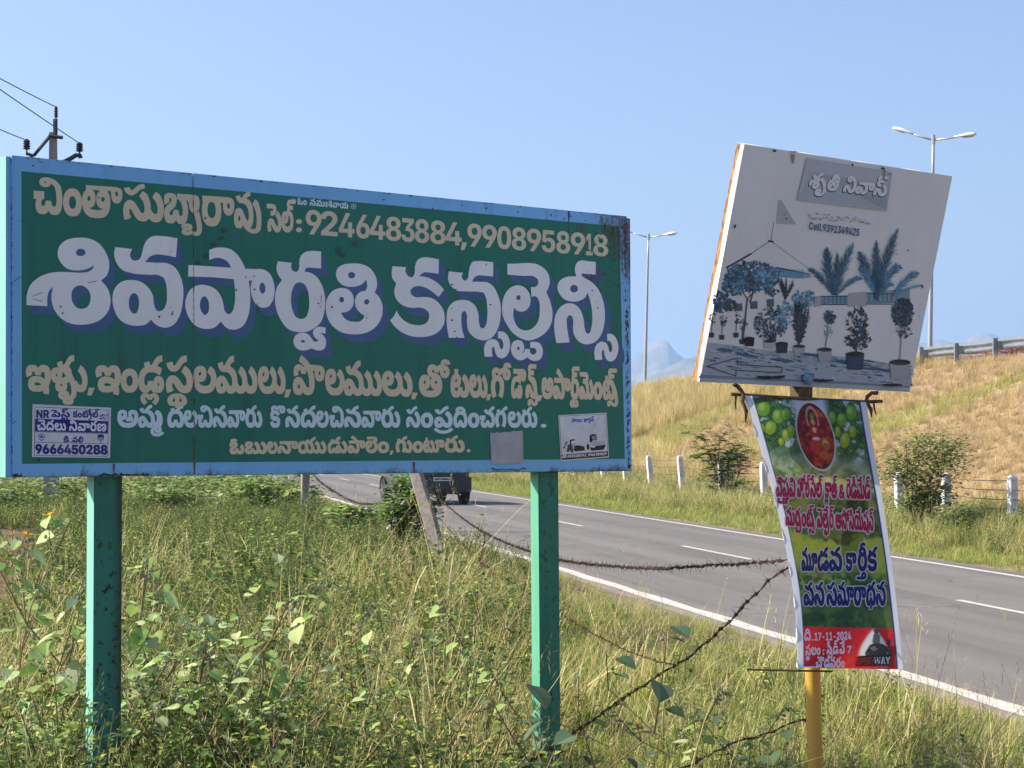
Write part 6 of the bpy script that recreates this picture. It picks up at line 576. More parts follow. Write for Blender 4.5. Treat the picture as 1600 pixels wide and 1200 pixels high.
for k in range(-5, 12): strip(dm, s0-4.35+k*13.0, s0+k*13.0, lc-.055, lc+.055, .004, 2)
setp(dm.build('road_centre_marking', M_DASH), kind='structure')
# sand and grit washed along the near edge
gr = MB()
for i in range(420):
    s = random.uniform(6, 60); l = random.choice((random.gauss(6.2, .1), random.gauss(6.4, .2), random.gauss(12.95, .08))); r = random.uniform(.006, .022); p = U*s+N*l
    z = max(0, gz(p.x, p.y)); q = [Vector((p.x+r*math.cos(a)*random.uniform(.7, 1.2), p.y+r*math.sin(a)*random.uniform(.7, 1.2), z)) for a in (0, 1.5, 3.1, 4.6)]
    gr.add(q+[Vector((p.x, p.y, z+r*.8))], [[0, 1, 4], [1, 2, 4], [2, 3, 4], [3, 0, 4]])
setp(gr.build('gravel', simple('grit', (.30, .25, .19), .9, .1, c2=(.16, .13, .10), scale=30)), kind='stuff')
# ------------------------------------------------------------ mountains
def mountains(name, prof, dist, depth, base, seed):
    xs = np.arange(prof[0][0], prof[-1][0]+1, 4.0); ys = np.interp(xs, [p[0] for p in prof], [p[1] for p in prof])
    rows = 14; v = []
    for j in range(rows):
        k = j/(rows-1)                                     # 0 front foot .. 1 back foot; ridge at .5
        prof_h = 1-abs(2*k-1)**1.25
        for x, y in zip(xs, ys):
            top = (685-y)/F*dist+EYE
            yy = dist+(k-.5)*depth; X = (x-800)/F*dist
            nz = MN.noise(Vector((X*.004, yy*.004, seed)))*.5+MN.noise(Vector((X*.012, yy*.012, seed+3)))*.28+MN.noise(Vector((X*.03, yy*.03, seed+5)))*.14
            h = top*prof_h*(1+nz*.75*(1-prof_h**3)) if 0 < j < rows-1 else -5
            if abs(k-.5) < .04: h = top+MN.noise(Vector((X*.02, 0, seed)))*4
            v.append((X+MN.noise(Vector((X*.003, yy*.003, seed+9)))*60*(1-prof_h), yy, h))
    n = len(xs); f = [[j*n+i, j*n+i+1, (j+1)*n+i+1, (j+1)*n+i] for j in range(rows-1) for i in range(n-1)]
    setp(build(name, v, f, M_MTN, smooth=False), kind='structure')
M_MTN = simple('dry_hillside', (.09, .085, .05), .95, .05, c2=(.30, .24, .16), scale=.008, detail=8)
ridge = [(-500, 690), (-200, 640), (300, 612), (700, 590), (900, 590), (960, 578), (985, 566), (1000, 552), (1010, 545), (1016, 538), (1024, 534), (1033, 533), (1041, 535), (1047, 543), (1056, 553), (1067, 560), (1076, 561), (1090, 556), (1120, 548), (1160, 560), (1250, 572),
         (1350, 560), (1410, 546), (1434, 538), (1459, 532.5), (1475, 536), (1504, 541), (1507, 535), (1513, 530), (1522, 525), (1536, 521.5), (1550, 525), (1559, 536), (1575, 541), (1600, 550), (1700, 575), (1850, 620), (2100, 690)]
mountains('mountains', ridge, 5600, 1500, 0, 1.7)
mountains('hills', [(820, 690), (900, 640), (960, 610), (1005, 597), (1020, 588), (1048, 572), (1072, 562), (1090, 558), (1130, 562), (1200, 580), (1320, 585), (1420, 570), (1470, 556), (1540, 565), (1620, 560), (1750, 600), (1900, 690)], 4300, 900, 0, 8.3)
# ------------------------------------------------------------ the big painted board
TH = R(40.1); D = Vector((math.cos(TH), math.sin(TH), 0)); NB = Vector((math.sin(TH), -math.cos(TH), 0)); Z = Vector((0, 0, 1))
PB = Plane(P(20, 745, 7.8), NB)
pbase = PB(170, 745, -.04); bb = empty('billboard', (pbase.x, pbase.y, gz(pbase.x, pbase.y)), 'long green metal hoarding with blue border and white painted Telugu lettering on two posts', 'billboard')
BO = PB(20, 745)                                              # board's lower corner, for rust zones placed in metres along it
def board_uv(t, vec):
    """metres along and up the board, from the thing's own coordinates"""
    org = BO - bb.location
    s = t.nodes.new('ShaderNodeVectorMath'); s.operation = 'SUBTRACT'; t.links.new(vec, s.inputs[0]); s.inputs[1].default_value = org
    d = t.nodes.new('ShaderNodeVectorMath'); d.operation = 'DOT_PRODUCT'; t.links.new(s.outputs[0], d.inputs[0]); d.inputs[1].default_value = D
    z = t.nodes.new('ShaderNodeSeparateXYZ'); t.links.new(s.outputs[0], z.inputs[0])
    return d.outputs['Value'], z.outputs['Z']
BW = (PB(985, 735)-BO).dot(D); BH = PB(979, 339).z-PB(985, 735).z
def board_rust(amt):
    def f(t, vec, big, fi, st):
        u, v = board_uv(t, vec)
        corner = math_(t, 'MULTIPLY', ramp(t, u, BW-.75, BW+.35), ramp(t, v, BH*.42, BH*.95))
        edge = math_(t, 'MAXIMUM', ramp(t, u, BW-.03, BW+.02, 0, .35), ramp(t, v, .035, -.01, 0, .55))
        edge = math_(t, 'MAXIMUM', edge, ramp(t, v, BH*1.0, BH*1.03, 0, .3))
        k = math_(t, 'MULTIPLY', math_(t, 'MAXIMUM', corner, edge), amt)
        n = math_(t, 'ADD', math_(t, 'MULTIPLY', big, .5), math_(t, 'ADD', math_(t, 'MULTIPLY', fi, .3), math_(t, 'MULTIPLY', st, .35)))
        return ramp(t, math_(t, 'ADD', math_(t, 'MULTIPLY', k, .34), n), .70, .84, 0, .92)
    return f
RUSTC = (.105, .055, .028)
M_BLUE = worn('blue_border_paint', (.18, .45, .76), .05, 1.0, .38, .35, .22, 70, board_rust(.95), RUSTC)
M_GREEN = worn('green_board_paint', (.020, .175, .125), .0, 2.0, .4, .2, .4, 60, board_rust(.95), RUSTC, pale=(.032, .20, .155))
M_WHITEP = worn('white_letter_paint', (.80, .78, .78), .0, 3.0, .5, .2, .10, 80, board_rust(.55), (.30, .2, .12))
M_TANP = worn('cream_letter_paint', (.68, .56, .39), .0, 4.0, .45, .3, .15, 80, board_rust(.25), (.2, .12, .07))
M_PALEP = worn('pale_blue_letter_paint', (.60, .72, .78), .0, 4.5, .45, .3, .15, 80, board_rust(.5), (.2, .12, .07))
M_SHADOWP = worn('blue_letter_edge_paint', (.045, .11, .25), .0, 5.0, .4, .35, .2, 60, board_rust(.9), RUSTC)
M_MINT = worn('mint_paint_sunlit_side', (.22, .56, .42), .12, 6.0, .5, .3, .3, 45, None, (.10, .06, .035), pale=(.30, .62, .50))  # mint frame side; on post sides this lightness is painted-in sunlight
M_RUST = simple('rusted_steel', (.10, .045, .022), .9, .15, c2=(.045, .025, .018), scale=35, bmp=.4)
M_PRINT = attrmat('printed_colours')
M_FLAT = attrmat('painted_marks', .5, .3, .05)
def quadplate(pl, q, off, th):
    fr = [pl(x, y, off) for x, y in q]; bk = [p-pl.n*th for p in fr]; return fr+bk
# frame behind the sheets: a closed box whose side face is mint
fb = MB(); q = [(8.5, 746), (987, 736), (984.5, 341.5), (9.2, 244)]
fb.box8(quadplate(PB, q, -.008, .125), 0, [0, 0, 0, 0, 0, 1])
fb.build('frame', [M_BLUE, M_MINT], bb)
def lerp(a, b, k): return tuple(x+(y-x)*k for x, y in zip(a, b))
TL, TR_, BR, BL = (18.5, 242.5), (979, 338), (985.5, 735), (20, 744.5)
ks = (302-18.5)/(979-18.5)*1.0
st_, sb_ = (301.7, 270.6), (304.4, 741.7)
for qa in ([BL, (sb_[0]-.5, sb_[1]), (st_[0]-.5, st_[1]), TL], [(sb_[0]+.5, sb_[1]), BR, TR_, (st_[0]+.5, st_[1])]):
    MB().box8(quadplate(PB, qa, 0, .0065)).build('sheet', M_BLUE, bb)
GTL, GTR, GBR, GBL = (33.5, 267.5), (967.8, 353.8), (976.3, 717), (34.6, 724.7)
gp = Print(PB, .0004); stt, sbt = (301.7, 292.3), (304.2, 722.5)
gp.fan([GTL, (stt[0]-.6, stt[1]), (sbt[0]-.6, sbt[1]), GBL], (0, 0, 0)); gp.fan([(stt[0]+.6, stt[1]), GTR, GBR, (sbt[0]+.6, sbt[1])], (0, 0, 0))
gp.build('green_panel', M_GREEN, bb)
# --- hero lettering, outlined from the painted letters
def sc(ox, oy, k, pts): return [((ox+p[0]*k, oy+p[1]*k)+tuple(p[2:])) for p in pts]
K = .133333
def EL(ox, oy, k, x, y, rx, ry): return ell(ox+x*k, oy+y*k, rx*k, ry*k)
H = []                                                        # each: [outer, holes...]
c = 1
H.append([smooth_closed(sc(30,360,K,[(700,85),(820,95),(930,150),(1010,250),(1055,400),(1030,520),(960,588,c),(1030,670),(1070,810),(1050,930),(960,1040),(850,1090),(740,1105),(600,1090),(470,1010),(395,890),(378,760),(398,660,c),(350,710),(330,790),(330,888,c),(85,875,c),(90,760),(125,650),(230,550),(380,495),(560,487),(720,495),(820,480),(860,450),(878,408,c),(800,450),(680,470),(580,455),(490,380),(450,280),(470,190),(540,120),(610,95)])),
  smooth_closed(sc(30,360,K,[(720,215),(765,230),(778,260),(760,290),(715,300),(675,285),(665,258),(680,230)])),
  smooth_closed(sc(30,360,K,[(725,645),(790,675),(830,740),(830,840),(800,895),(730,920),(670,900),(625,840),(612,770),(630,690),(670,655)]))])
H.append([smooth_closed(sc(160,360,K,[(150,195,c),(350,218,c),(325,270),(330,320),(360,350),(400,352),(440,330),(465,260),(490,170),(530,105),(590,68),(690,65),(880,92,c),(862,315,c),(730,290),(620,283),(560,305),(500,370,c),(620,378),(760,385),(840,425),(910,530),(945,660),(940,850),(905,1000),(840,1100),(760,1138),(680,1130),(610,1090),(572,1045,c),(510,1100),(420,1118),(310,1105),(200,1040),(140,930),(118,800),(140,690),(220,605),(320,580),(430,595),(530,660),(590,760),(608,880),(630,930),(665,948),(710,930),(745,870),(757,760),(750,650),(720,560),(670,528),(540,520),(340,500),(230,460),(160,370),(138,270)])),
  smooth_closed(sc(160,360,K,[(375,735),(410,760),(428,830),(420,920),(395,970),(365,975),(330,940),(310,870),(318,790),(345,745)]))])
H.append([smooth_closed(sc(280,370,K,[(352,155,c),(420,130),(500,125),(600,145),(690,220),(745,310),(775,375,c),(900,378),(980,380),(1060,430),(1105,530),(1117,650),(1090,760),(1040,820),(980,832),(910,800),(860,720),(838,620),(852,512,c),(815,512,c),(830,650),(830,800),(800,950),(740,1050),(650,1088),(570,1075),(510,1020),(490,992,c),(410,1065),(310,1080),(190,1040),(110,940),(72,810),(90,690),(150,600),(230,565),(320,568),(420,610),(490,700),(520,800),(530,860),(560,900),(590,905),(625,870),(648,790),(655,650),(640,497,c),(400,475),(105,465,c),(108,330,c),(350,345),(610,362,c),(575,300),(520,262),(450,245),(352,272,c)])),
  smooth_closed(sc(280,370,K,[(295,697),(335,735),(350,810),(335,890),(305,918),(270,890),(243,820),(250,750),(270,710)])),
  smooth_closed(sc(280,370,K,[(970,533),(1000,560),(1010,610),(1000,650),(975,668),(950,640),(940,595),(950,555)]))])
H.append([smooth_closed(sc(410,380,K,[(182,212,c),(345,230,c),(335,270),(345,310),(375,333),(410,330),(430,290),(432,220),(450,150),(500,105),(560,92),(688,98,c),(688,295,c),(600,290),(520,290),(490,330,c),(570,350),(650,410),(700,500),(735,650),(725,800),(680,930),(600,1000),(520,1038),(420,1042),(310,1010),(210,890),(160,760),(148,640),(170,520),(230,430,c),(190,380),(165,300),(170,250)])),
  smooth_closed(sc(410,380,K,[(435,458),(490,480),(530,550),(548,660),(540,790),(505,870),(450,888),(400,870),(355,790),(335,670),(350,550),(390,475)]))])
H.append([smooth_closed(sc(410,380,K,[(450,1050),(500,1052),(545,1075),(580,1120),(605,1150),(640,1152),(658,1138,c),(625,1115),(597,1075),(595,1030),(615,1000),(655,980),(742,990,c),(738,1058,c),(660,1053,c),(700,1070),(735,1110),(745,1180),(720,1240),(665,1258),(620,1250),(578,1232,c),(510,1255),(440,1252),(385,1215),(365,1140),(390,1080)])), EL(410,380,K,475,1150,26,16)])
H.append([smooth_closed(sc(490,390,K,[(430,163),(560,170),(650,210),(710,280),(743,380),(735,460),(715,500,c),(770,560),(805,650),(800,780),(750,880),(660,955),(550,988),(440,992),(320,965),(210,880),(155,770),(143,660),(165,560),(230,480),(320,450),(400,465),(455,520),(472,600),(455,670),(400,725),(320,740,c),(350,790),(410,835),(480,845),(535,843),(580,810),(598,775,c),(540,735),(495,670),(485,600),(510,530),(560,490),(610,483,c),(628,430),(625,390),(610,350,c),(590,385),(520,425),(440,437),(350,420),(285,360),(262,290),(285,215),(350,175)])),
  EL(490,390,K,445,300,42,37), EL(490,390,K,328,587,28,33), EL(490,390,K,622,612,30,32)])
H.append([smooth_closed(sc(590,390,K,[(175,195,c),(335,205,c),(325,250),(345,295),(380,322),(410,320),(432,280),(440,190),(470,120),(530,92),(620,95),(718,115,c),(715,285,c),(620,270),(540,268),(485,312,c),(580,325),(680,375),(740,425),(778,470,c),(715,555,c),(650,500),(560,445),(480,427),(420,440),(385,480),(400,530),(440,555),(540,555),(640,570),(720,630),(770,710),(787,800),(770,890),(710,965),(620,1010),(500,1025),(380,1010),(280,965),(200,900),(145,830,c),(190,780),(222,715,c),(260,780),(330,845),(420,880),(500,885),(570,860),(603,800),(600,745),(560,700),(510,682),(400,682),(300,655),(220,580),(195,490),(218,395,c),(175,340),(165,270)]))])
H.append([smooth_closed(sc(690,410,K,[(85,105,c),(250,122,c),(235,160),(250,200),(280,213),(305,190),(318,120),(335,40),(365,-8),(410,-15),(605,-2,c),(603,165,c),(500,155),(420,155),(385,175),(355,225,c),(450,228),(540,235),(600,275),(650,360),(690,500),(692,620),(665,760),(600,870),(520,912),(440,905),(360,860),(310,790),(297,700),(292,600),(270,568),(240,590),(232,650),(240,780),(268,885,c),(85,883,c),(65,760),(60,640),(80,530),(140,465),(220,440),(310,448),(390,505),(430,600),(440,710),(460,765),(490,772),(515,740),(535,640),(535,520),(515,400),(490,355),(440,345),(300,340),(170,325),(105,270),(75,190)]))])
SA = [(455,215,c),(540,215),(620,270),(670,370),(685,480),(660,600),(600,690),(530,718),(460,695),(415,630),(395,550),(378,495),(350,530),(345,600),(360,685,c),(210,690,c),(195,580),(205,480),(250,400),(340,358),(420,375),(470,430),(490,500),(510,545),(530,548),(555,500),(553,430),(530,370),(490,340),(460,350,c)]
H.append([smooth_closed(sc(740,500,1/12,SA))])
H.append([smooth_closed(sc(690,410,K,[(772,15,c),(1175,50),(1245,125),(1267,215),(1253,295),(1227,345,c),(1275,465),(1300,605),(1285,715),(1225,815),(1125,885),(1015,915),(930,890),(840,830),(760,720),(712,600),(712,480),(745,370),(810,295),(890,268),(960,285),(1015,340),(1042,430),(1030,510),(985,565),(930,578),(880,560),(850,530,c),(840,600),(855,690),(900,765),(960,795),(1030,790),(1100,740),(1140,660),(1150,560),(1145,470),(1120,410),(1085,395),(1055,405,c),(1045,290,c),(1100,285),(1130,255),(1130,205),(1095,170),(950,158),(770,142,c)])), EL(690,410,K,900,413,25,30)])
H.append([smooth_closed(sc(690,410,K,[(894,909),(945,930),(968,985),(962,1035),(945,1072,c),(970,1045),(978,1012,c),(1032,1015,c),(1035,1045),(1060,1078),(1090,1075),(1112,1045),(1100,1012),(1070,1000),(1038,1005,c),(1038,935,c),(1090,928),(1145,945),(1180,1000),(1185,1070),(1160,1130),(1110,1155),(1050,1145),(1005,1112,c),(960,1140),(905,1145),(850,1110),(818,1050),(815,990),(840,930)])), EL(690,410,K,900,1008,14,20)])
H.append([smooth_closed(sc(820,400,K,[(660,52),(740,60),(832,70,c),(830,218,c),(740,212),(670,203,c),(665,225),(690,250),(770,295),(850,375),(910,500),(938,650),(930,800),(890,930),(820,1010),(740,1035),(660,1020),(590,950),(565,860),(567,760),(550,705),(525,693),(500,715),(493,800),(505,900),(524,1012,c),(370,1020,c),(350,900),(345,790),(365,680),(420,595),(500,555),(580,565),(650,630),(690,750),(705,860),(730,910),(755,905),(780,840),(792,730),(785,620),(760,500),(735,430,c),(710,480),(640,525),(560,535),(470,510),(405,440),(382,370),(410,290),(490,245),(605,238,c),(588,180),(595,110),(620,70)])), EL(820,400,K,577,383,46,45)])
H.append([smooth_closed([(820+K*(815+(x-195)*.575), 400+K*(912+(y-215)*.646))+tuple(r) for x, y, *r in SA])])
hl_ = Print(PB, .0010); hs_ = Print(PB, .0007)
for g in H:
    cs = []
    for i, cc in enumerate(g):
        a = area(cc); cs.append(cc if (a > 0) == (i == 0) else cc[::-1])
    hl_.shape(cs, (0, 0, 0))
    sh = [];
    for k in (.35, .7, 1.0):
        sh += [[(x+9.5*k, y+13.0*k) for x, y in cc] for cc in cs]
    hs_.shape(sh, (0, 0, 0))
hs_.build('title_edge_lettering', M_SHADOWP, bb); hl_.build('title_lettering', M_WHITEP, bb)
for nm, ents, mm in (('name_lettering', ('name', 'sel', 'phone'), M_TANP), ('property_lettering', ('serv', 'serv2'), M_TANP), ('contact_lettering', ('contact',), M_PALEP), ('town_lettering', ('town',), M_TANP)):
    pr = Print(PB, .0013)
    for e in ents: pr.text(e, (0, 0, 0), d=.3 if e == 'phone' else .9 if nm == 'property_lettering' else (.55 if nm == 'contact_lettering' else .7))
    if nm == 'name_lettering': pass
    pr.build(nm, mm, bb)
pr = Print(PB, .0013); pr.text('om', (0, 0, 0), d=.1)
for x, y in ((458.5, 314.5), (552.5, 322.5)):
    for k in range(8): pr.shape([ell(x+3.6*math.cos(k*math.pi/4), y+3.6*math.sin(k*math.pi/4), .95, .95, 7)], (0, 0, 0))
    pr.shape([ell(x, y, 1.5, 1.5, 8)], (0, 0, 0))
pr.build('prayer_lettering', M_PALEP, bb)
# --- rust spots, scratches, chips and drips
ru = Print(PB, .0018); r1, r2, r3 = (.075, .032, .014), (.16, .085, .04), (.03, .018, .012)
def drip(x, y, w, L, col):
    q = [(x-w, y), (x+w, y), (x+w*.6, y+L*.5), (x+w*.25, y+L), (x-w*.25, y+L*.9), (x-w*.55, y+L*.4)]; ru.fan(q, col)
for x, y in ((52,259),(49,275),(57,484),(95,479),(98,489),(270,487),(266,481),(269,491),(249,495),(369,453),(397,432),(384,433),(398,452),(497,474),(500,479),(519,480),(575,491),(573,497),(706,482),(706,445),(712,452),(766,476),(711,518),(691,530),(706,500),(700,421),(760,413),(714,528),(735,538),(142,513),(321,341),(309,330),(154,309),(600,312),(676,326),(684,332),(700,316),(722,320),(760,325),(810,331),(861,336),(882,342),(892,338),(915,345),(945,350),(955,344),(703,571),(61,719),(95,720),(650,560),(140,670),(470,640)):
    ru.blob(x, y, random.uniform(.7, 1.8), random.uniform(.8, 2.4), random.choice((r1, r2, r3, r1)), 8, .4)
for x, y, w_, L in ((178, 725, 2.2, 18), (304, 722, 2.0, 20), (647, 722, 2.2, 18), (502, 462, .7, 14), (889, 330, 1.5, 18), (945, 349, 1.2, 14), (402, 474, .6, 16), (967, 360, 1.2, 40), (889, 352, 1.0, 26)):
    drip(x, y, w_, L, random.choice((r1, r1, r2)))
for a, b in (((66, 457), (51, 463)), ((137, 442), (151, 439)), ((60, 252), (67, 254)), ((32, 344), (39, 347)), ((33, 432), (21, 440)), ((52, 467), (66, 471)), ((26, 657), (20, 662))): ru.line(a, b, .9, r1)
for k in range(26):                                           # eaten lower edge above each post
    x = 155+k*3.1+random.uniform(-1, 1); ru.blob(x, 741.5+random.uniform(-1, 1.5), random.uniform(1.5, 3.2), random.uniform(.8, 2.4), random.choice((r1, r3)), 8, .4)
for k in range(16):
    x = 770+k*3.4; ru.blob(x, 733+random.uniform(-1.5, 1.5), random.uniform(1, 2.6), random.uniform(.6, 1.6), random.choice((r1, r3)), 8, .4)
for k in range(110):                                          # speckled corner
    x = random.betavariate(4, 1.3)*120+858; y = 352+random.betavariate(1.1, 2.6)*190
    if x < 974: ru.blob(x, y, random.uniform(.4, 1.2), random.uniform(.4, 1.8), random.choice((r1, r2, r3, r1)), 7, .45)
for k in range(120):                                          # edge rust along the right and left uprights
    y = random.uniform(345, 732); ru.blob(random.gauss(976.5+(y-340)*.018, 1.1), y, random.uniform(.4, 1.3), random.uniform(.8, 4.5), random.choice((r1, r3, r2)), 7, .45)
for k in range(46):
    y = random.uniform(250, 742); ru.blob(random.gauss(18.4, .5), y, random.uniform(.3, .7), random.uniform(1.2, 6), random.choice((r1, r3)), 7, .4)
for k in range(60):
    x = random.uniform(30, 975); ru.blob(x, 243.2+(x-18)*.0988+random.uniform(.3, 1.6), random.uniform(.6, 3.2), random.uniform(.4, .9), random.choice((r1, r2)), 7, .4)
for k in range(14):                                           # crust where the lower corner has rotted
    ru.blob(random.uniform(20, 34), 744-random.expovariate(.5), random.uniform(1, 3), random.uniform(.6, 2), random.choice((r1, r3, r2)), 8, .4)
ru.line((301.9, 272), (304.2, 741), .5, r2)
for k in range(40): y = random.uniform(275, 738); ru.blob(301.8+(y-270)*.0055, y, random.uniform(.3, .9), random.uniform(1.5, 7), random.choice((r1, r2)), 7, .3)
for x, y in ((334,382),(345,372),(322,400),(309,410),(350,360),(530,392),(536,398),(555,380)):   # repainted green dabs
    ru.blob(x, y, random.uniform(3, 6), random.uniform(3, 7), (.012, .10, .062), 12, .3)
ru.build('rust_marks', M_FLAT, bb)
# --- posts
def board_post(px, tilt, side):
    g = PB(px, 752, -.035); ax = D*.125; dp = NB*-.067; zb = gz(g.x, g.y)-.25; zt = PB(px, 742).z+.03
    b0 = Vector((g.x, g.y, zb))+D*tilt; t0 = Vector((g.x, g.y, zt)); e = .006
    mb = MB(); ring = []
    for base in (b0, t0):
        pts = [(e, 0), (.125-e, 0), (.125, e), (.125, .067-e), (.125-e, .067), (e, .067), (0, .067-e), (0, e)]
        ring += [base+D*a-NB*b for a, b in pts]
    mb.add(ring, [[i, (i+1) % 8, 8+(i+1) % 8, 8+i] for i in range(8)]+[list(range(8, 16)), list(range(7, -1, -1))])
    mb.m[2] = mb.m[6] = 1                                     # narrow sides coloured paler to carry the sunlight on them
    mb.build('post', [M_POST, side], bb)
U0 = (PB(148, 752, -.035)-BO).dot(D)
def post_stain(t, vec, big, fi, st):                          # brown weathering down one edge of the first post
    u, v = board_uv(t, vec); k = math_(t, 'MULTIPLY', ramp(t, u, U0+.078, U0+.112), ramp(t, u, U0+.16, U0+.14))
    return math_(t, 'MULTIPLY', k, ramp(t, math_(t, 'ADD', st, math_(t, 'MULTIPLY', fi, .3)), .42, .72, .45, .95))
M_POST = worn('green_post_paint', (.040, .185, .135), .40, 6.5, .55, .2, .5, 34, post_stain, (.055, .036, .022), pale=(.045, .25, .185))
M_SIDE2 = worn('sunlit_green_side_paint', (.12, .42, .25), .16, 7.7, .5, .3, .35, 42, None, (.08, .05, .03), pale=(.2, .50, .32))  # post green lightened in the colour itself, as if sunlit
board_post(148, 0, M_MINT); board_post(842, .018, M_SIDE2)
# --- stickers and the torn white patch
M_PAPER = simple('sticker_paper', (.74, .74, .78), .5, .3, c2=(.62, .62, .66), scale=14)
def paper(name, q, label):
    o = MB().box8(quadplate(PB, [q[3], q[2], q[1], q[0]], .0033, .0010)).build(name, M_PAPER, bb); o['label'] = label; return o
s1 = paper('sticker', [(51, 631.5), (173.5, 637), (172, 715.5), (50, 714)], 'white and navy pest control sticker with a large phone number')
pr = Print(PB, .0037); nv = srgb(28, 28, 125)
def bil(q, u, v):
    a = lerp(q[0], q[1], u); b = lerp(q[3], q[2], u); return lerp(a, b, v)
Q1 = [(51, 631.5), (173.5, 637), (172, 715.5), (50, 714)]
for a, b in (((.03, .05), (.97, .05)), ((.97, .05), (.97, .97)), ((.97, .97), (.03, .97)), ((.03, .97), (.03, .05)), ((.03, .72), (.97, .72)), ((.03, .52), (.97, .52))): pr.line(bil(Q1, *a), bil(Q1, *b), .7, nv)
pr.fan([bil(Q1, .035, .27), bil(Q1, .965, .27), bil(Q1, .965, .51), bil(Q1, .035, .51)], nv)
for e, d in (('s1a', .5), ('s1b', .2), ('s1d', .2), ('s1f', .75)): pr.text(e, nv, d=d)
pr.text('s1c', srgb(225, 225, 235), d=.15)
x, y = bil(Q1, .12, .62); pr.shape([ell(x, y, 5.4, 5.6, 18)], srgb(95, 95, 165)); pr.shape([ell(x, y, 4.0, 4.2, 16)], srgb(205, 207, 222)); pr.shape([ell(x, y, 2.6, 2.9, 12)], srgb(60, 60, 145)); pr.line((x-5, y+1.5), (x+5, y+1.8), 1.2, srgb(200, 200, 220))
x, y = bil(Q1, .875, .61); pr.fan([(x-5, y-5), (x, y-6), (x+5, y-5), (x+5, y+1), (x+3, y+5), (x, y+7), (x-3, y+5), (x-5, y+1)], nv); pr.text('s1e', srgb(230, 230, 238))
for k in range(16): x, y = bil(Q1, random.uniform(.86, .95), random.uniform(.09, .23)); pr.blob(x, y, random.uniform(.5, 2.2), random.uniform(.5, 1.6), random.choice((nv, srgb(90, 90, 160), srgb(150, 150, 195))), 7, .4)
pr.build('lettering', M_PRINT, s1)
Q2 = [(872.3, 648.8), (947.9, 644.8), (951.6, 714.6), (876.5, 720.6)]
s2 = paper('sticker', Q2, 'white sticker showing two loader tractors above a black phone number strip')
pr = Print(PB, .0037); bk = srgb(16, 16, 22)
for a, b in (((.02, .02), (.98, .03)), ((.98, .03), (.98, .97)), ((.98, .97), (.02, .97)), ((.02, .97), (.02, .02))): pr.line(bil(Q2, *a), bil(Q2, *b), .5, bk)
pr.fan([bil(Q2, .02, .86), bil(Q2, .98, .86), bil(Q2, .98, .975), bil(Q2, .02, .975)], bk)
pr.text('s2a', srgb(20, 105, 200), d=.2); pr.text('s2b', srgb(235, 235, 240), d=.1)
Z8 = lambda pts: [(800+x/8, 640+y/8) for x, y in pts]
def p8(pts, col=bk): pr.poly(Z8(pts), col)
gy = srgb(120, 122, 130)
p8([(780,455),(820,445),(905,460),(910,510),(790,525),(770,500)]); p8([(720,380),(750,370),(785,372),(790,385),(740,392),(745,440),(725,450)]); p8([(690,440),(745,430),(760,470),(740,520),(700,510)], srgb(70,72,80))
for x, y, r in ((700, 508, 26), (752, 512, 28)): pr.shape([Z8(ell(x, y, r*.62, r, 16))[i] for i in range(16)] and [Z8(ell(x, y, r*.62, r, 16))], bk); pr.shape([Z8(ell(x, y, r*.28, r*.5, 12))], gy)
p8([(690,395),(700,400),(672,440),(660,480),(640,490),(645,465),(660,455),(665,420)]); p8([(745,440),(790,420),(800,450),(760,470)], srgb(175,178,188))
p8([(970,325),(1000,305),(1055,310),(1060,380),(1010,385),(985,420),(970,390)]); p8([(995,330),(1045,325),(1048,372),(1005,378)], srgb(140,145,155)); p8([(1005,395),(1160,385),(1165,445),(1000,455)], srgb(185,188,200)); p8([(975,470),(1030,480),(1045,455),(1165,440),(1170,452),(1145,500),(990,515)])
pr.shape([Z8(ell(950, 465, 17, 40, 16))], bk); pr.line(*Z8([(1105, 62), (985, 290)]), .35, srgb(120, 110, 105))
pr.build('lettering', M_PRINT, s2)
tp = [(765.6, 675.4), (768, 677.2), (770, 675.5), (773, 677), (777, 675), (782, 676.4), (788, 674.6), (795, 675.3), (803, 673.2), (810, 673.8), (816.6, 672.6), (817.3, 690), (817.6, 708), (818, 723.8), (800, 724.4), (768, 725), (766.8, 700)]
V, T = fill([tp]); v3 = [PB(x, y, .0033) for x, y in V]; o = build('patch', v3+[p-NB*.0010 for p in v3], [list(t)[::-1] if ((V[t[1]][0]-V[t[0]][0])*(V[t[2]][1]-V[t[0]][1])-(V[t[1]][1]-V[t[0]][1])*(V[t[2]][0]-V[t[0]][0])) > 0 else list(t) for t in T], simple('torn_poster_paper', (.47, .46, .50), .7, .2, c2=(.38, .37, .40), scale=10), bb); o['label'] = 'blank torn white paper patch on the lower border'
# ------------------------------------------------------------ the tilted house sign on its yellow pole
a0, a1, a2 = P(1163, 225, 7.95), P(1093, 596, 7.95), P(1488, 275, 8.62)
NS = (a2-a0).cross(a1-a0).normalized(); NS = NS if NS.y < 0 else -NS
PS = Plane(a0, NS)
pb_ = P(1279, 1260, 8.05); pbz = gz(pb_.x, pb_.y)
ts = empty('signboard', (pb_.x, pb_.y, pbz), 'faded square sign tilted on a yellow pole, printed with potted plants along a wall', 'signboard')
M_FLEX = worn('faded_flex_sheet', (.70, .67, .65), .0, 8.0, .5, .3, .10, 90, None, (.2, .14, .1))
M_FLEXE = simple('white_flex_edge', (.72, .72, .72), .5, .3, c2=(.6, .58, .55), scale=20)
M_WOOD = simple('rusty_tan_edge', (.42, .22, .075), .8, .2, c2=(.12, .045, .02), scale=14, lo=.42, hi=.62, stretch=(6, 6, 1))
M_BAR = worn('grey_steel_bar', (.36, .40, .46), .1, 9.0, .4, .4, .2, 60, None, (.08, .05, .04))
QS = [(1093, 596), (1421, 612), (1488, 275.5), (1163, 225)]
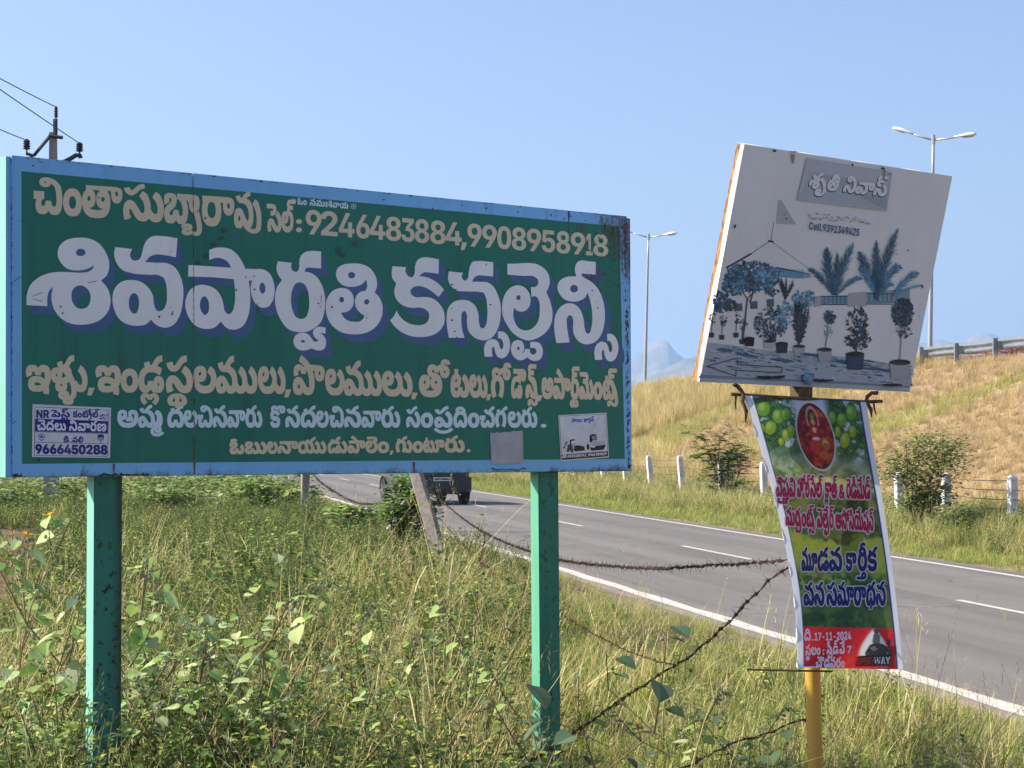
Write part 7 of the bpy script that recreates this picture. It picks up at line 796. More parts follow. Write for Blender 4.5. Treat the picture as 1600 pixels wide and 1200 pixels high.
c8 = quadplate(PS, QS, 0, .006); MB().box8(c8).build('face_sheet', M_FLEX, ts)
back = [p-NS*.05 for p in c8[:4]]; inner = [p-NS*.0065 for p in c8[:4]]
MB().box8([inner[0]+(inner[1]-inner[0])*.004, inner[1], inner[2], inner[3]+(inner[2]-inner[3])*.004]+[back[0]+(back[1]-back[0])*.004, back[1], back[2], back[3]+(back[2]-back[3])*.004], 0, [0, 0, 0, 0, 0, 1]).build('frame', [M_BAR, M_WOOD], ts)
# edges where the sheet is folded round the frame
lf = MB(); L0, L1 = c8[0], c8[3]; n = 22; fr = []; bk2 = []
for i in range(n+1):
    k = i/n; p = L0.lerp(L1, k); wv = .012+.018*max(0, math.sin(k*2.6))*(1-k)**.4+random.uniform(0, .003)
    out = (c8[0]-c8[1]).normalized()
    fr.append(p+NS*.001); bk2.append(p-NS*wv+out*(.003+.006*math.sin(k*9)))
lf.add(fr+bk2, [[i, i+1, n+2+i, n+1+i] for i in range(n)]); lf.build('folded_edge', M_FLEXE, ts)
tf = MB(); fr = []; bk2 = []
for i in range(n+1):
    p = c8[3].lerp(c8[2], i/n); fr.append(p+NS*.0005); bk2.append(p-NS*.052+Vector((0, 0, 1))*(.006+.003*math.sin(i*1.1)))
tf.add(fr+bk2, [[i, i+1, n+2+i, n+1+i] for i in range(n)]); tf.build('folded_edge', M_FLEXE, ts)
# bottom steel bar, proud of the sheet
bq = [(1093, 596.5), (1421.5, 612.5), (1422.5, 600), (1095, 583)]
MB().box8(quadplate(PS, bq, .004, .0035)).build('bottom_bar', M_BAR, ts)
# the printed photograph
S5 = lambda pts: [(1080+x/2.926, 210+y/2.926) for x, y in pts]
ar = Print(PS, .0004); ar.step = 1e-6; W = srgb
T1, T2, T3, T4, DK, DK2 = W(86, 142, 168), W(52, 104, 132), W(38, 74, 98), W(132, 176, 194), W(38, 48, 60), W(24, 28, 36)
CR = W(172, 168, 170)
def a5(pts, col): ar.poly(S5(pts), col)
def ln5(a, b, w, col): p = S5([a, b]); ar.line(p[0], p[1], w/2.926, col)
def leaves(cx, cy, rx, ry, n, size, cols, edge=.2):
    for i in range(n):
        r = math.sqrt(random.random()); a = random.uniform(0, 6.283); x = cx+rx*r*math.cos(a); y = cy+ry*r*math.sin(a)
        l = size*random.uniform(.6, 1.4); w_ = l*random.uniform(.35, .6); b = random.uniform(0, 6.283); dx, dy = math.cos(b), math.sin(b)
        ar.fan(S5([(x-dx*l, y-dy*l), (x-dy*w_, y+dx*w_), (x+dx*l, y+dy*l), (x+dy*w_, y-dx*w_)]), random.choice(cols))
def frond(x0, y0, x1, y1, bend, n, ll, col, col2=None):
    mx, my = (x0+x1)/2+bend[0], (y0+y1)/2+bend[1]; last = (x0, y0)
    for i in range(1, n+1):
        t = i/n; x = (1-t)**2*x0+2*t*(1-t)*mx+t*t*x1; y = (1-t)**2*y0+2*t*(1-t)*my+t*t*y1
        dx, dy = x-last[0], y-last[1]; l = math.hypot(dx, dy) or 1; dx, dy = dx/l, dy/l
        ln5(last, (x, y), 5*(1-t)+2, col); k = ll*(math.sin(math.pi*min(1, t*.85+.15))+.12)
        for sgn in (-1, 1, -1, 1):
            g = random.uniform(.35, .75); j = random.uniform(.75, 1.15)*k
            ex, ey = x+(dx*.9-sgn*dy*g)*j, y+(dy*.9+sgn*dx*g)*j
            ar.fan(S5([(x-dx*6, y-dy*6), (x+dx*6, y+dy*6), (ex, ey)]), random.choice((col, col2 or col)))
        last = (x, y)
# washes over the ground, palest first
a5([(75,950),(200,965),(330,985),(470,990),(640,1010),(800,1030),(1000,1060),(1010,1150),(700,1130),(400,1110),(45,1110)], W(166,172,180))
for i in range(330):
    x = random.uniform(85, 1000); y = 962+(x-80)*.1+abs(random.gauss(0, 60)); ar.blob(*S5([(x, min(y, 1100+(x-80)*.05))])[0], random.uniform(1.5, 9), random.uniform(.6, 2.0), random.choice((W(130,155,172), W(105,138,162), W(150,165,178), W(178,180,184), W(75,112,140), W(185,186,190), W(50,90,118))), 10, .45, .13)
for x, y, rx in ((150, 985, 40), (260, 1010, 60), (560, 1010, 60), (720, 1045, 90), (850, 1075, 70), (900, 1140, 60), (420, 1035, 50)): ar.blob(*S5([(x, y)])[0], rx/2.926, 2.6, W(48, 92, 122), 14, .35, .13)
# wall, roof, railings
a5([(590,780),(590,740),(715,735),(715,780)], W(120,150,165)); a5([(800,775),(800,722),(1000,705),(1000,770)], W(130,155,170))
for i in range(7):
    for x0, x1, y0 in ((600, 712, 742), (805, 925, 730)):
        x = x0+(x1-x0)*i/6; p = S5(ell(x, y0+18, 13, 20, 14)); 
        for k in range(14): ar.line(p[k], p[(k+1) % 14], 1.1, T2)
for x0, x1, y in ((592, 714, 778), (800, 925, 776), (592, 714, 740), (800, 925, 728)): ln5((x0, y), (x1, y), 4, T3)
a5([(715,790),(718,725),(800,718),(800,785)], CR); a5([(560,740),(592,738),(592,785),(560,790)], CR)
for a, b, w_ in (((160,610),(215,580),8), ((215,580),(275,545),8), ((275,545),(360,488),3), ((352,486),(378,492),8), ((365,485),(378,400),2.5), ((370,492),(540,615),1.6), ((385,610),(470,625),9), ((470,625),(545,640),6), ((540,615),(640,700),2)): ln5(a, b, w_, DK if w_ > 3 else W(95, 95, 100))
a5([(385,612),(545,640),(548,655),(480,660),(400,648)], W(110,165,190)); 
for i in range(14): x = 395+i*9; ln5((x, 618), (x-2, 655), 3, T2)
a5([(388,408),(398,300),(412,300),(480,412)], W(176,176,180)); 
for i in range(9): ar.blob(*S5([(random.uniform(395, 440), random.uniform(345, 392))])[0], random.uniform(.4, 1.6), random.uniform(.4, 1), W(110,110,112), 7, .4)
# the far row of plants
for x, y in ((120, 800), (165, 790), (215, 795), (285, 785), (360, 775)): a5([(x-16, y-20), (x+18, y-24), (x+20, y+12), (x-14, y+14)], W(90,110,125)); [ln5((x-10+k*7, y-18), (x-9+k*7, y+10), 2.5, DK) for k in range(4)]
for x, y0, y1 in ((235, 955, 745), (268, 770, 700)): ln5((x, y0), (x+22, y1), 8, W(70,80,88))
ln5((262, 760), (215, 690), 5, DK); ln5((262, 745), (330, 680), 5, DK); ln5((266, 730), (275, 640), 5, DK)
leaves(280, 650, 122, 66, 430, 13, (T2, T3, DK, T2, T1, T3)); leaves(200, 695, 55, 40, 110, 11, (T2, T3, T1)); leaves(350, 640, 60, 35, 90, 11, (T1, T4, T2))
leaves(140, 765, 40, 50, 90, 9, (T2, T3, DK)); leaves(185, 790, 30, 30, 40, 8, (T3, DK)); leaves(370, 720, 30, 22, 34, 8, (T2, DK))
for x, y in ((93, 915), (140, 925), (205, 915), (232, 945)): a5([(x-13, y-8), (x+13, y-8), (x+10, y+14), (x-10, y+14)], DK); ln5((x, y-8), (x+4, y-70), 3, DK); leaves(x+6, y-75, 17, 26, 22, 6, (T3, DK))
for k in range(9): frond(430, 755, 430+random.uniform(-42, 48), 665+random.uniform(-14, 25), (random.uniform(-8, 8), -8), 7, 14, DK, T3)
leaves(365, 870, 75, 78, 240, 9, (DK, T3, W(120,130,138), T2)); leaves(430, 820, 40, 60, 80, 9, (T2, T1, T4)); [ln5((365, 945), (365+k*22, 860), 3, DK) for k in (-2, -1, 0, 1, 2)]
for k in range(7): frond(492, 960, 492+random.uniform(-28, 60), 760+random.uniform(-16, 30), (random.uniform(-6, 14), -10), 14, 20, DK, T3)
leaves(520, 750, 55, 36, 90, 10, (T4, T1, T2)); leaves(495, 860, 28, 90, 130, 9, (DK, DK2, T3))
leaves(632, 835, 27, 30, 60, 9, (T3, T2, DK)); ln5((613, 985), (628, 850), 3, W(90,90,92)); ln5((613, 960), (640, 880), 2, T3); leaves(625, 900, 20, 30, 20, 5, (T1, T4))
ln5((752, 1015), (765, 900), 6, DK); leaves(762, 860, 48, 70, 110, 12, (DK2, DK, T3, W(200,204,208))); leaves(765, 935, 55, 48, 120, 12, (DK2, DK, T3, W(190,195,200)))
leaves(968, 815, 48, 66, 330, 9, (DK, T3, DK2, T2)); ln5((952, 1045), (965, 880), 4, W(120,118,118)); [ln5((956, 930), (940+k*14, 880), 2.5, W(80,84,88)) for k in range(5)]; leaves(975, 905, 36, 26, 26, 6, (T3, DK))
for x, y, w_, h, col in ((266, 950, 24, 18, DK2), (357, 962, 26, 16, W(175,175,180)), (415, 978, 28, 22, DK), (494, 985, 28, 16, W(170,170,174)), (611, 1010, 33, 26, W(165,163,166)), (750, 1040, 42, 36, W(24, 62, 92)), (955, 1082, 48, 40, W(165,163,166))):
    a5([(x-w_, y-h), (x+w_, y-h), (x+w_*.82, y+h), (x-w_*.82, y+h)], col); ar.shape([S5(ell(x, y-h, w_, w_*.28, 18))], DK2); 
    if col[0] > .2: ar.shape([S5(ell(x, y-h+3, w_*.8, w_*.16, 16))], W(60,58,58))
# the two palms
frond(655, 735, 622, 520, (-18, -20), 20, 46, T3, T2); frond(655, 735, 670, 545, (6, -20), 16, 30, T3, T2); frond(660, 735, 742, 500, (-6, -30), 20, 40, T3, T1); frond(650, 735, 540, 620, (-20, -60), 16, 28, T2, T3); frond(665, 735, 780, 660, (20, -50), 14, 26, T2, T1); frond(650, 730, 690, 600, (0, 0), 14, 34, T2, T3)
frond(850, 725, 945, 435, (-10, -10), 24, 46, T2, T3); frond(850, 725, 848, 490, (-4, -10), 20, 40, T3, T2); frond(845, 725, 770, 540, (-10, -40), 20, 42, T2, T3); frond(855, 725, 960, 610, (20, -70), 18, 34, T2, T1); frond(850, 730, 780, 610, (-20, -40), 18, 36, T1, T2); frond(925, 735, 1040, 635, (10, -40), 14, 34, T1, T2); frond(860, 740, 925, 690, (0, -40), 12, 26, T2, T1); frond(925, 740, 1050, 690, (20, -20), 12, 16, T1, T4); frond(850, 760, 880, 680, (-20, 0), 12, 30, T3, T2)
# arrow, plate and words
A5 = [(72,1060),(212,1022),(212,1052),(418,1065),(414,1090),(205,1078),(205,1105)]
for i in range(7): ln5(A5[i], A5[(i+1) % 7], 3.4, DK2)
a5([(530,108),(920,172),(895,350),(485,300)], W(182, 186, 192)); a5([(545,170),(905,228),(890,345),(490,295)], W(172, 178, 187))
for k in range(34):
    x = 535+k*8.4; ar.blob(*S5([(x+random.uniform(-2, 2), 372+(x-535)*.1+random.uniform(-14, 14))])[0], random.uniform(1, 2.6), random.uniform(.7, 1.6), W(158, 156, 160), 8, .4)
ar.text('house', W(45, 48, 58), d=1.3, dxy=(-.9, 1.0)); ar.text('house', W(222, 222, 224), d=.55)
ar.text('cell', W(40, 85, 130), d=0)
# tears, stains
for x, y, rx, ry in ((380, 75, 3, 1.6), (470, 80, 5, 1), (738, 140, 1.6, 2), (878, 155, 3, 1.4), (884, 165, 1, 3), (201, 420, 2, 3.6), (940, 548, 1, 1.2), (992, 530, 1.2, 1.2), (436, 386, 1.3, 1.2), (1055, 690, 2.4, 1.2), (1058, 697, 1, 3), (1040, 830, 1.5, .6), (905, 182, 3, .6)): ar.blob(*S5([(x, y)])[0], rx, ry, DK2, 8, .4)
for x, y in ((466, 90), (880, 170)): ar.fan(S5([(x-8, y), (x+10, y+2), (x+3, y+45), (x-4, y+40)]), W(150, 140, 125))
a5([(30,1112),(45,1098),(280,1112),(520,1122),(700,1130),(1000,1150),(1000,1158),(520,1132)], W(120,130,145))
ar.build('print', M_PRINT, ts)
M_TORN = simple('torn_edge_dark', (.035, .035, .045), .7, .2)       # torn bottom edge of the sheet, curling off the bar
for xs, y0 in (((300, 330, 350, 372, 398, 430), 1103), ((505, 520, 532, 545, 552, 560), 1100), ((560, 590, 620, 650), 1118), ((880, 910, 935, 965), 1140)):
    a = [S5([(x, y0+random.uniform(-3, 3))])[0] for x in xs]; b = [S5([(x+random.uniform(-3, 3), y0+(8 if i in (0, len(xs)-1) else random.uniform(9, 17)))])[0] for i, x in enumerate(xs)]; m_ = len(xs)
    fl = MB(); fl.add([PS(x, y, .0085) for x, y in a]+[PS(x, y, .013+random.uniform(0, .006)) for x, y in b], [[i, i+1, m_+i+1, m_+i] for i in range(m_-1)]).build('torn_edge', M_TORN, ts)
ch = MB(); ch.add([PS(*S5([p])[0], .012+.012*k) for p, k in (((510, 1108), 0), ((530, 1093), .3), ((556, 1100), .2), ((560, 1130), .6), ((545, 1150), .9), ((528, 1140), 1), ((515, 1125), .6))]+[PS(*S5([(535, 1120)])[0], .035)], [[i, (i+1) % 7, 7] for i in range(7)])
ch.build('torn_edge', simple('torn_edge_blue', (.22, .33, .46), .5, .4, c2=(.1, .16, .25), scale=25), ts)
# pole and bracket
M_YEL = worn('yellow_pole_paint', (.52, .30, .045), .10, 11.0, .45, .35, .30, 40, None, (.13, .06, .025))
top = P(1259, 640, 8.12); bot = Vector((pb_.x, pb_.y, pbz-.3)); pts = [bot.lerp(top, k/9) for k in range(10)]
MB().tube(pts, .0305, 14).build('pole', M_YEL, ts, smooth=True)
bx = MB(); q = [(1248, 628), (1269, 629), (1270, 598), (1247, 597)]; bx.box8(quadplate(PS, q, -.012, .05)); bx.build('bracket', simple('bracket_steel', (.16, .115, .06), .7, .3, c2=(.07, .045, .03), scale=22), ts)
# wire wound round the foot of the pole
for px_, r in ((1098, .034), (1128, .035), (1165, .036)):
    c0 = P(1272+(px_-1098)*.03, px_, 8.1); MB().tube([c0+Vector((r*math.cos(a), r*math.sin(a), .012*math.sin(a*1.5)+.004*a)) for a in np.linspace(0, 9, 30)], .0022, 5).build('binding_wire', M_RUST, ts)
# ------------------------------------------------------------ the printed banner hung below it
Lp = [(1163, 617), (1178, 668), (1197, 735), (1215, 800), (1229, 865), (1239, 925), (1244, 985), (1245, 1043)]
Rp = [(1353, 627), (1363, 690), (1374, 752), (1384, 815), (1393, 878), (1400, 935), (1406, 990), (1411, 1046)]
bt = empty('banner', tuple(P(1260, 622, 7.98)), 'narrow printed vinyl banner with a red oval picture and coconuts, hung below the tilted sign', 'banner')
def bez(Pt, v):
    x = v*(len(Pt)-1); i = min(int(x), len(Pt)-2) if x > 0 else 0; t = x-i
    p0, p1, p2, p3 = Pt[max(i-1, 0)], Pt[i], Pt[i+1], Pt[min(i+2, len(Pt)-1)]
    return tuple(.5*((2*b)+(-a+c)*t+(2*a-5*b+4*c-d)*t*t+(-a+3*b-3*c+d)*t**3) for a, b, c, d in zip(p0, p1, p2, p3))
def b_uv(u, v):
    a, b = bez(Lp, v), bez(Rp, v); px, py = lerp(a, b, u)
    y = 7.80+.34*u+.06*math.sin(math.pi*v)*(1-u)-.05*math.sin(2.2*math.pi*v+.4)*.6+.012*math.sin(9*v+5*u)+.03*math.sin(math.pi*u)*math.sin(3*v+1)
    if v > .8: y += .012*math.sin(u*11+v*20)*(v-.8)/.2
    return px, py, y
def b_inv(px, py):
    v = (py-620)/424
    for _ in range(6):
        a, b = bez(Lp, v), bez(Rp, v); u = (px-a[0])/(b[0]-a[0]); v += (py-(a[1]+u*(b[1]-a[1])))/424
    return u, v
NBAN = Vector((.42, -.9, 0)).normalized()
def b_map(px, py, off): u, v = b_inv(px, py); q = b_uv(u, v); return P(q[0], q[1], q[2])+NBAN*off
nu, nv_ = 118, 262; bv = []; pxs = np.zeros((nv_+1, nu+1, 2))
for j in range(nv_+1):
    for i in range(nu+1):
        q = b_uv(i/nu, j/nv_); pxs[j, i] = q[:2]; p = P(*q); 
        if i == 0: p = p+Vector((0, .012*math.sin(j*.2), 0))
        bv.append(p)
UU, VV = np.meshgrid(np.arange(nu+1)/nu, np.arange(nv_+1)/nv_); PX, PY = pxs[..., 0], pxs[..., 1]
def fbm(x, y, s, seed): return np.array([MN.fractal(Vector((a*s, b*s, seed)), 1.0, 2.0, 4) for a, b in zip(x.ravel(), y.ravel())]).reshape(x.shape)
n1, n2 = fbm(PX, PY, .045, 3.1), fbm(PX, PY, .14, 7.7)
col = np.zeros(PX.shape+(3,))
def lay(mask, c): m_ = np.clip(mask, 0, 1)[..., None]; col[:] = col*(1-m_)+np.array(c)*m_
sst = lambda a, b, x: sstep(a, b, x)
lay(np.ones_like(UU), W(185, 200, 225))
lay(sst(.10, .30, VV), W(150, 170, 120)); lay(sst(.20, .30, VV)*sst(-.2, .3, n1), W(105, 120, 60)); lay(sst(.2, .33, VV)*sst(.0, .4, -n2), W(60, 80, 45))
lay(sst(.24, .34, VV)*(1-sst(.16, .3, np.abs(UU-.52)))*.7, W(205, 195, 110))
lay(sst(.31, .36, VV), W(72, 88, 46)); lay(sst(.31, .36, VV)*sst(-.1, .2, n2), W(44, 62, 34)); lay(sst(.31, .36, VV)*sst(.2, .3, n1)*.6, W(120, 120, 60))
lay(sst(.495, .515, VV+.03*n1+.02*np.cos(UU*7)), W(128, 142, 48)); lay(sst(.515, .53, VV)*sst(.0, .25, n2)*.5, W(105, 130, 45))
lay(sst(.60, .63, VV+.02*n1), W(70, 105, 45)); lay(sst(.62, .65, VV)*sst(-.1, .1, n2), W(38, 72, 32)); lay(sst(.62, .65, VV)*sst(.25, .35, n1)*.8, W(110, 80, 60)); lay(sst(.62, .65, VV)*sst(.1, .3, -n2)*.7, W(100, 135, 60))
lay(sst(.70, .74, VV), W(40, 72, 36)); lay(sst(.70, .74, VV)*sst(-.1, .2, n1)*.7, W(70, 105, 45)); lay(sst(.78, .80, VV)*sst(-.2, .2, n2)*.6, W(24, 48, 26)); lay(sst(.74, .78, VV)*sst(.6, .9, UU)*.5, W(95, 125, 50))
# coconut palms in the two top corners
leafz = ((1-sst(.17, .24, np.abs(UU-.18)))+(1-sst(.13, .2, np.abs(UU-.83))))*(1-sst(.18, .27, VV))
lay(leafz*sst(-.6, -.3, n2), W(40, 92, 44)); lay(leafz*sst(-.05, .15, n1)*.85, W(18, 56, 28)); lay(leafz*sst(.2, .3, n2)*.6, W(84, 136, 62)); lay(leafz*sst(.42, .5, -n1)*.8, W(205, 215, 230))
str_ = np.sin((PX*1.1+PY*.55)*1.15); lay(leafz*sst(.5, .9, str_)*.55, W(18, 52, 30))
str2 = np.sin((PX*-.9+PY*.8)*1.1); lay(leafz*sst(.55, .9, str2)*.4, W(95, 150, 80))
for x, y, rx, ry, ro in ((135, 125, 28, 32, .2), (193, 155, 24, 30, -.2), (226, 145, 20, 26, .1), (163, 200, 24, 30, .3), (226, 228, 18, 24, 0), (244, 212, 16, 26, .1), (205, 255, 12, 16, 0), (125, 205, 14, 24, 0), (485, 140, 23, 32, 0), (447, 168, 20, 28, .1), (410, 158, 15, 26, 0), (490, 215, 15, 26, 0), (460, 250, 20, 34, .2), (432, 215, 12, 24, 0)):
    cx, cy = 1140+x/2.5533, 590+y/2.5533; a, b = rx/2.5533, ry/2.5533; dx, dy = PX-cx, PY-cy; e = np.sqrt(((dx*math.cos(ro)+dy*math.sin(ro))/a)**2+((-dx*math.sin(ro)+dy*math.cos(ro))/b)**2)
    yel = max(0, min(1, (y-150)/130)); cc = np.array(W(98+60*yel, 148+18*yel, 42))
    lay(1-sst(1.0, 1.12, e), W(40, 70, 25)); lay(1-sst(.86, 1.0, e), cc); lay((1-sst(.2, .7, np.sqrt(((dx+a*.25)/a)**2+((dy+b*.3)/b)**2)))*.45, W(190, 210, 110))
# the oval
cx, cy = 1274.5, 681.5; dx, dy = PX-cx, PY-cy; ro = -.13; X_, Y_ = (dx*math.cos(ro)-dy*math.sin(ro)), (dx*math.sin(ro)+dy*math.cos(ro))
X_ = dx-dy*.20; Y_ = dy; e = np.sqrt((X_/28.0)**2+(Y_/52.5)**2)
lay(1-sst(1.02, 1.06, e), W(225, 205, 205)); lay(1-sst(.97, 1.0, e), W(40, 10, 18)); ins = 1-sst(.9, .94, e)
lay(ins, W(140, 16, 24)); lay(ins*sst(.2, .45, n2)*.8, W(200, 50, 40)); lay(ins*sst(.1, .35, -n2)*.85, W(70, 6, 14)); lay(ins*sst(.35, .5, n1)*.5, W(215, 110, 60))
arch = np.sqrt((X_/8.5)**2+((Y_+26)/19)**2); lay(ins*(1-sst(.06, .16, np.abs(arch-1)))*(Y_ < -16)*.8, W(200, 165, 150)); lay(ins*(1-sst(.5, .9, arch))*(Y_ < -16), W(60, 22, 24))
def el(x, y, a, b): return np.sqrt(((X_-x)/a)**2+((Y_-y)/b)**2)
lay(ins*(1-sst(.85, 1.0, el(0, -30, 3.6, 7))), W(150, 120, 60)); lay(ins*(1-sst(.85, 1.0, el(0, -22, 3.2, 4.5))), W(205, 150, 110)); lay(ins*(1-sst(.8, 1.0, el(-1, -6, 6.5, 13))), W(170, 30, 40)); lay(ins*(1-sst(.8, 1.0, el(0, -10, 3, 5)))*.8, W(225, 200, 120))
lay(ins*(1-sst(.7, 1.0, el(-2, 14, 9, 14)))*.9, W(185, 50, 40)); lay(ins*(1-sst(.8, 1.0, el(0, 4, 7, 2.4)))*.8, W(225, 210, 200))
lay(ins*(1-sst(.75, 1.0, el(13, 12, 8.5, 12))), W(150, 85, 40)); lay(ins*(1-sst(.75, 1.0, el(13, 10, 4.5, 6))), W(205, 145, 80)); lay(ins*(1-sst(.7, 1.0, el(13, 13, 2.2, 2))), W(60, 25, 20)); lay(ins*(1-sst(.7, 1.0, el(8, 30, 10, 8)))*.8, W(185, 90, 45))
# red foot, blue line, white margins
lay(sst(.838, .842, VV+.004*(UU-.5)), W(205, 24, 34)); lay(sst(.84, .845, VV)*sst(.1, .5, n1)*.35, W(150, 12, 24)); lay(sst(.84, .85, VV)*sst(.3, .6, n2)*.18, W(235, 80, 80))
cx, cy = 1366, 1012; lay((1-sst(.75, 1.05, np.sqrt(((PX-cx)/(11+np.maximum(0, (PY-985)*.45)))**2+((PY-cy)/31)**2)))*(PY < 1027), W(225, 222, 226))
wl, wr = .060, .952
lay((UU < wl+.014)*1.0, W(40, 44, 110)); lay((UU > wr-.014)*1.0, W(40, 44, 110)); lay((UU < wl)*1.0, W(222, 226, 238)); lay((UU > wr)*1.0, W(222, 226, 238)); lay((VV < .006)*1.0, W(40, 44, 110)); lay((VV > .992)*(UU < .2), W(222, 226, 238))
n_ = nu+1
M_VINYL = attrmat('banner_vinyl', .4, .35, .03)
t = M_VINYL.node_tree; b = t.nodes['Principled BSDF']; tr = t.nodes.new('ShaderNodeBsdfTranslucent'); mx = t.nodes.new('ShaderNodeMixShader'); mx.inputs[0].default_value = .30   # thin vinyl: the sun behind it shows through
t.links.new(b.inputs['Base Color'].links[0].from_socket, tr.inputs[0]); t.links.new(b.outputs[0], mx.inputs[1]); t.links.new(tr.outputs[0], mx.inputs[2]); t.links.new(mx.outputs[0], t.nodes['Material Output'].inputs[0])
cloth = build('cloth', bv, [[j*n_+i, j*n_+i+1, (j+1)*n_+i+1, (j+1)*n_+i] for j in range(nv_) for i in range(nu)], M_VINYL, bt, smooth=True, cols=col.reshape(-1, 3))
pr = Print(b_map, .0022); pr.maxlen = 5.0; pink, navy, wh = W(196, 22, 92), W(32, 30, 118), W(238, 236, 242)
for e, c_, d in (('b1', pink, 2.0), ('b2', pink, 2.0), ('b3', navy, 2.0), ('b4', navy, 2.0)): pr.text(e, wh, d=d)
pr.off = .0036
for e, c_, d in (('b1', pink, .35), ('b2', pink, .3), ('b3', navy, .45), ('b4', navy, .45)): pr.text(e, c_, d=d)
for e in ('b5', 'b6', 'b7'): pr.text(e, wh, d=.25)
kart = W(62, 62, 68)
for pts, c_ in (([(1352, 1018), (1358, 1008), (1366, 1004), (1378, 1006), (1388, 1012), (1392, 1020), (1384, 1026), (1356, 1026)], kart), ([(1362, 1004), (1364, 992), (1369, 988), (1374, 993), (1374, 1006)], W(120, 120, 126)), ([(1358, 1012), (1366, 1009), (1372, 1014), (1364, 1018)], W(170, 170, 176)), ([(1384, 1006), (1388, 998), (1391, 1000), (1390, 1012)], kart), ([(1336, 1041), (1340, 1025), (1396, 1021), (1394, 1039)], W(34, 26, 30))): pr.poly(pts, c_)
for x, y, r in ((1356, 1021, 5), (1387, 1020, 5.5), (1369, 986, 3.2)): pr.shape([ell(x, y, r, r, 16)], kart); pr.shape([ell(x, y, r*.45, r*.45, 10)], W(150, 150, 156))
pr.text('b10', W(150, 14, 26), d=1.0); pr.text('b10', W(205, 30, 40)); pr.text('b8', W(215, 40, 48), d=.3); pr.text('b9', wh, d=.3)
for k in range(24): pr.blob(1346+k*1.75, 1043.4-k*.06, .6, random.uniform(.5, .9), W(215, 205, 210), 6, .3)
pr.build('lettering', M_VINYL, bt)
# stick along the top, ties, stick along the foot
M_STICK = simple('dry_stick', (.16, .10, .055), .9, .1, c2=(.07, .045, .03), scale=30)
tp_ = MB(); tp_.tube([P(1142, 616, 7.80), P(1163, 617, 7.82), P(1258, 623.5, 7.99), P(1353, 628, 8.16), P(1378, 627, 8.2)], .007, 7); tp_.build('top_stick', M_STICK, bt)
bs = MB(); bs.tube([P(1167, 1046, 7.8), P(1245, 1048, 7.84), P(1300, 1049, 7.96)], .004, 6); bs.build('bottom_stick', M_STICK, bt)
for pts in ([(1146, 600), (1152, 603), (1158, 610), (1162, 617), (1160, 628), (1166, 642), (1165, 660)], [(1150, 617), (1149, 630), (1150, 640)], [(1372, 614), (1362, 614), (1355, 620), (1354, 628), (1361, 640), (1362, 652)], [(1365, 626), (1366, 638), (1369, 648)]):
    dpt = 7.80 if pts[0][0] < 1250 else 8.16
    MB().tube([P(x, y, dpt+.01*math.sin(i)) for i, (x, y) in enumerate(pts)], [.008 if len(pts) > 4 else .004]*(len(pts)-1)+[.002], 6).build('tie', M_STICK, bt, smooth=True)
# ------------------------------------------------------------ old fence beside the road: two stone posts, barbed wire
M_CONC = simple('weathered_concrete', (.33, .29, .24), .9, .15, c2=(.20, .175, .15), scale=16, bmp=.35)
def slab(name, p0, p1, w0, w1, label, cat, mat=M_CONC, depth=None, group=None, turn=0.0):
    p0, p1 = Vector(p0), Vector(p1); ax = (p1-p0).normalized(); s = Vector((math.cos(turn), math.sin(turn), 0)); s = (s-ax*s.dot(ax)).normalized(); q = ax.cross(s)
    t = empty(name, tuple(p0), label, cat, group); mb = MB(); n = 12; ring = []
    for i in range(n+1):
        k = i/n; c_ = p0.lerp(p1, k); a = (w0+(w1-w0)*k)/2; b = a if depth is None else depth/2; e = .012
        j = lambda: random.uniform(-.003, .003)
        for x, y in ((-a+e, -b), (a-e, -b), (a, -b+e), (a, b-e), (a-e, b), (-a+e, b), (-a, b-e), (-a, -b+e)): ring.append(c_+s*(x+j())+q*(y+j()))
    f = [[i*8+j_, i*8+(j_+1) % 8, (i+1)*8+(j_+1) % 8, (i+1)*8+j_] for i in range(n) for j_ in range(8)]
    mb.add(ring, f+[list(range(n*8, n*8+8)), list(range(7, -1, -1))]); mb.build('shaft', mat, t); return t
lp = slab('fence_post', P(701, 915, 25.0), P(636, 690, 25.6), .165, .13, 'rough concrete fence post leaning beside the road behind the middle of the green hoarding', 'fence post', depth=.13, turn=-.35)
slab('fence_post', P(476, 830, 39.5), P(478, 690, 39.5), .165, .145, 'upright weathered concrete fence post in the tall weeds at the roadside', 'fence post', depth=.14, turn=.3)
M_BARB = simple('rusty_barbed_wire', (.085, .035, .02), .9, .15, c2=(.03, .018, .014), scale=60)
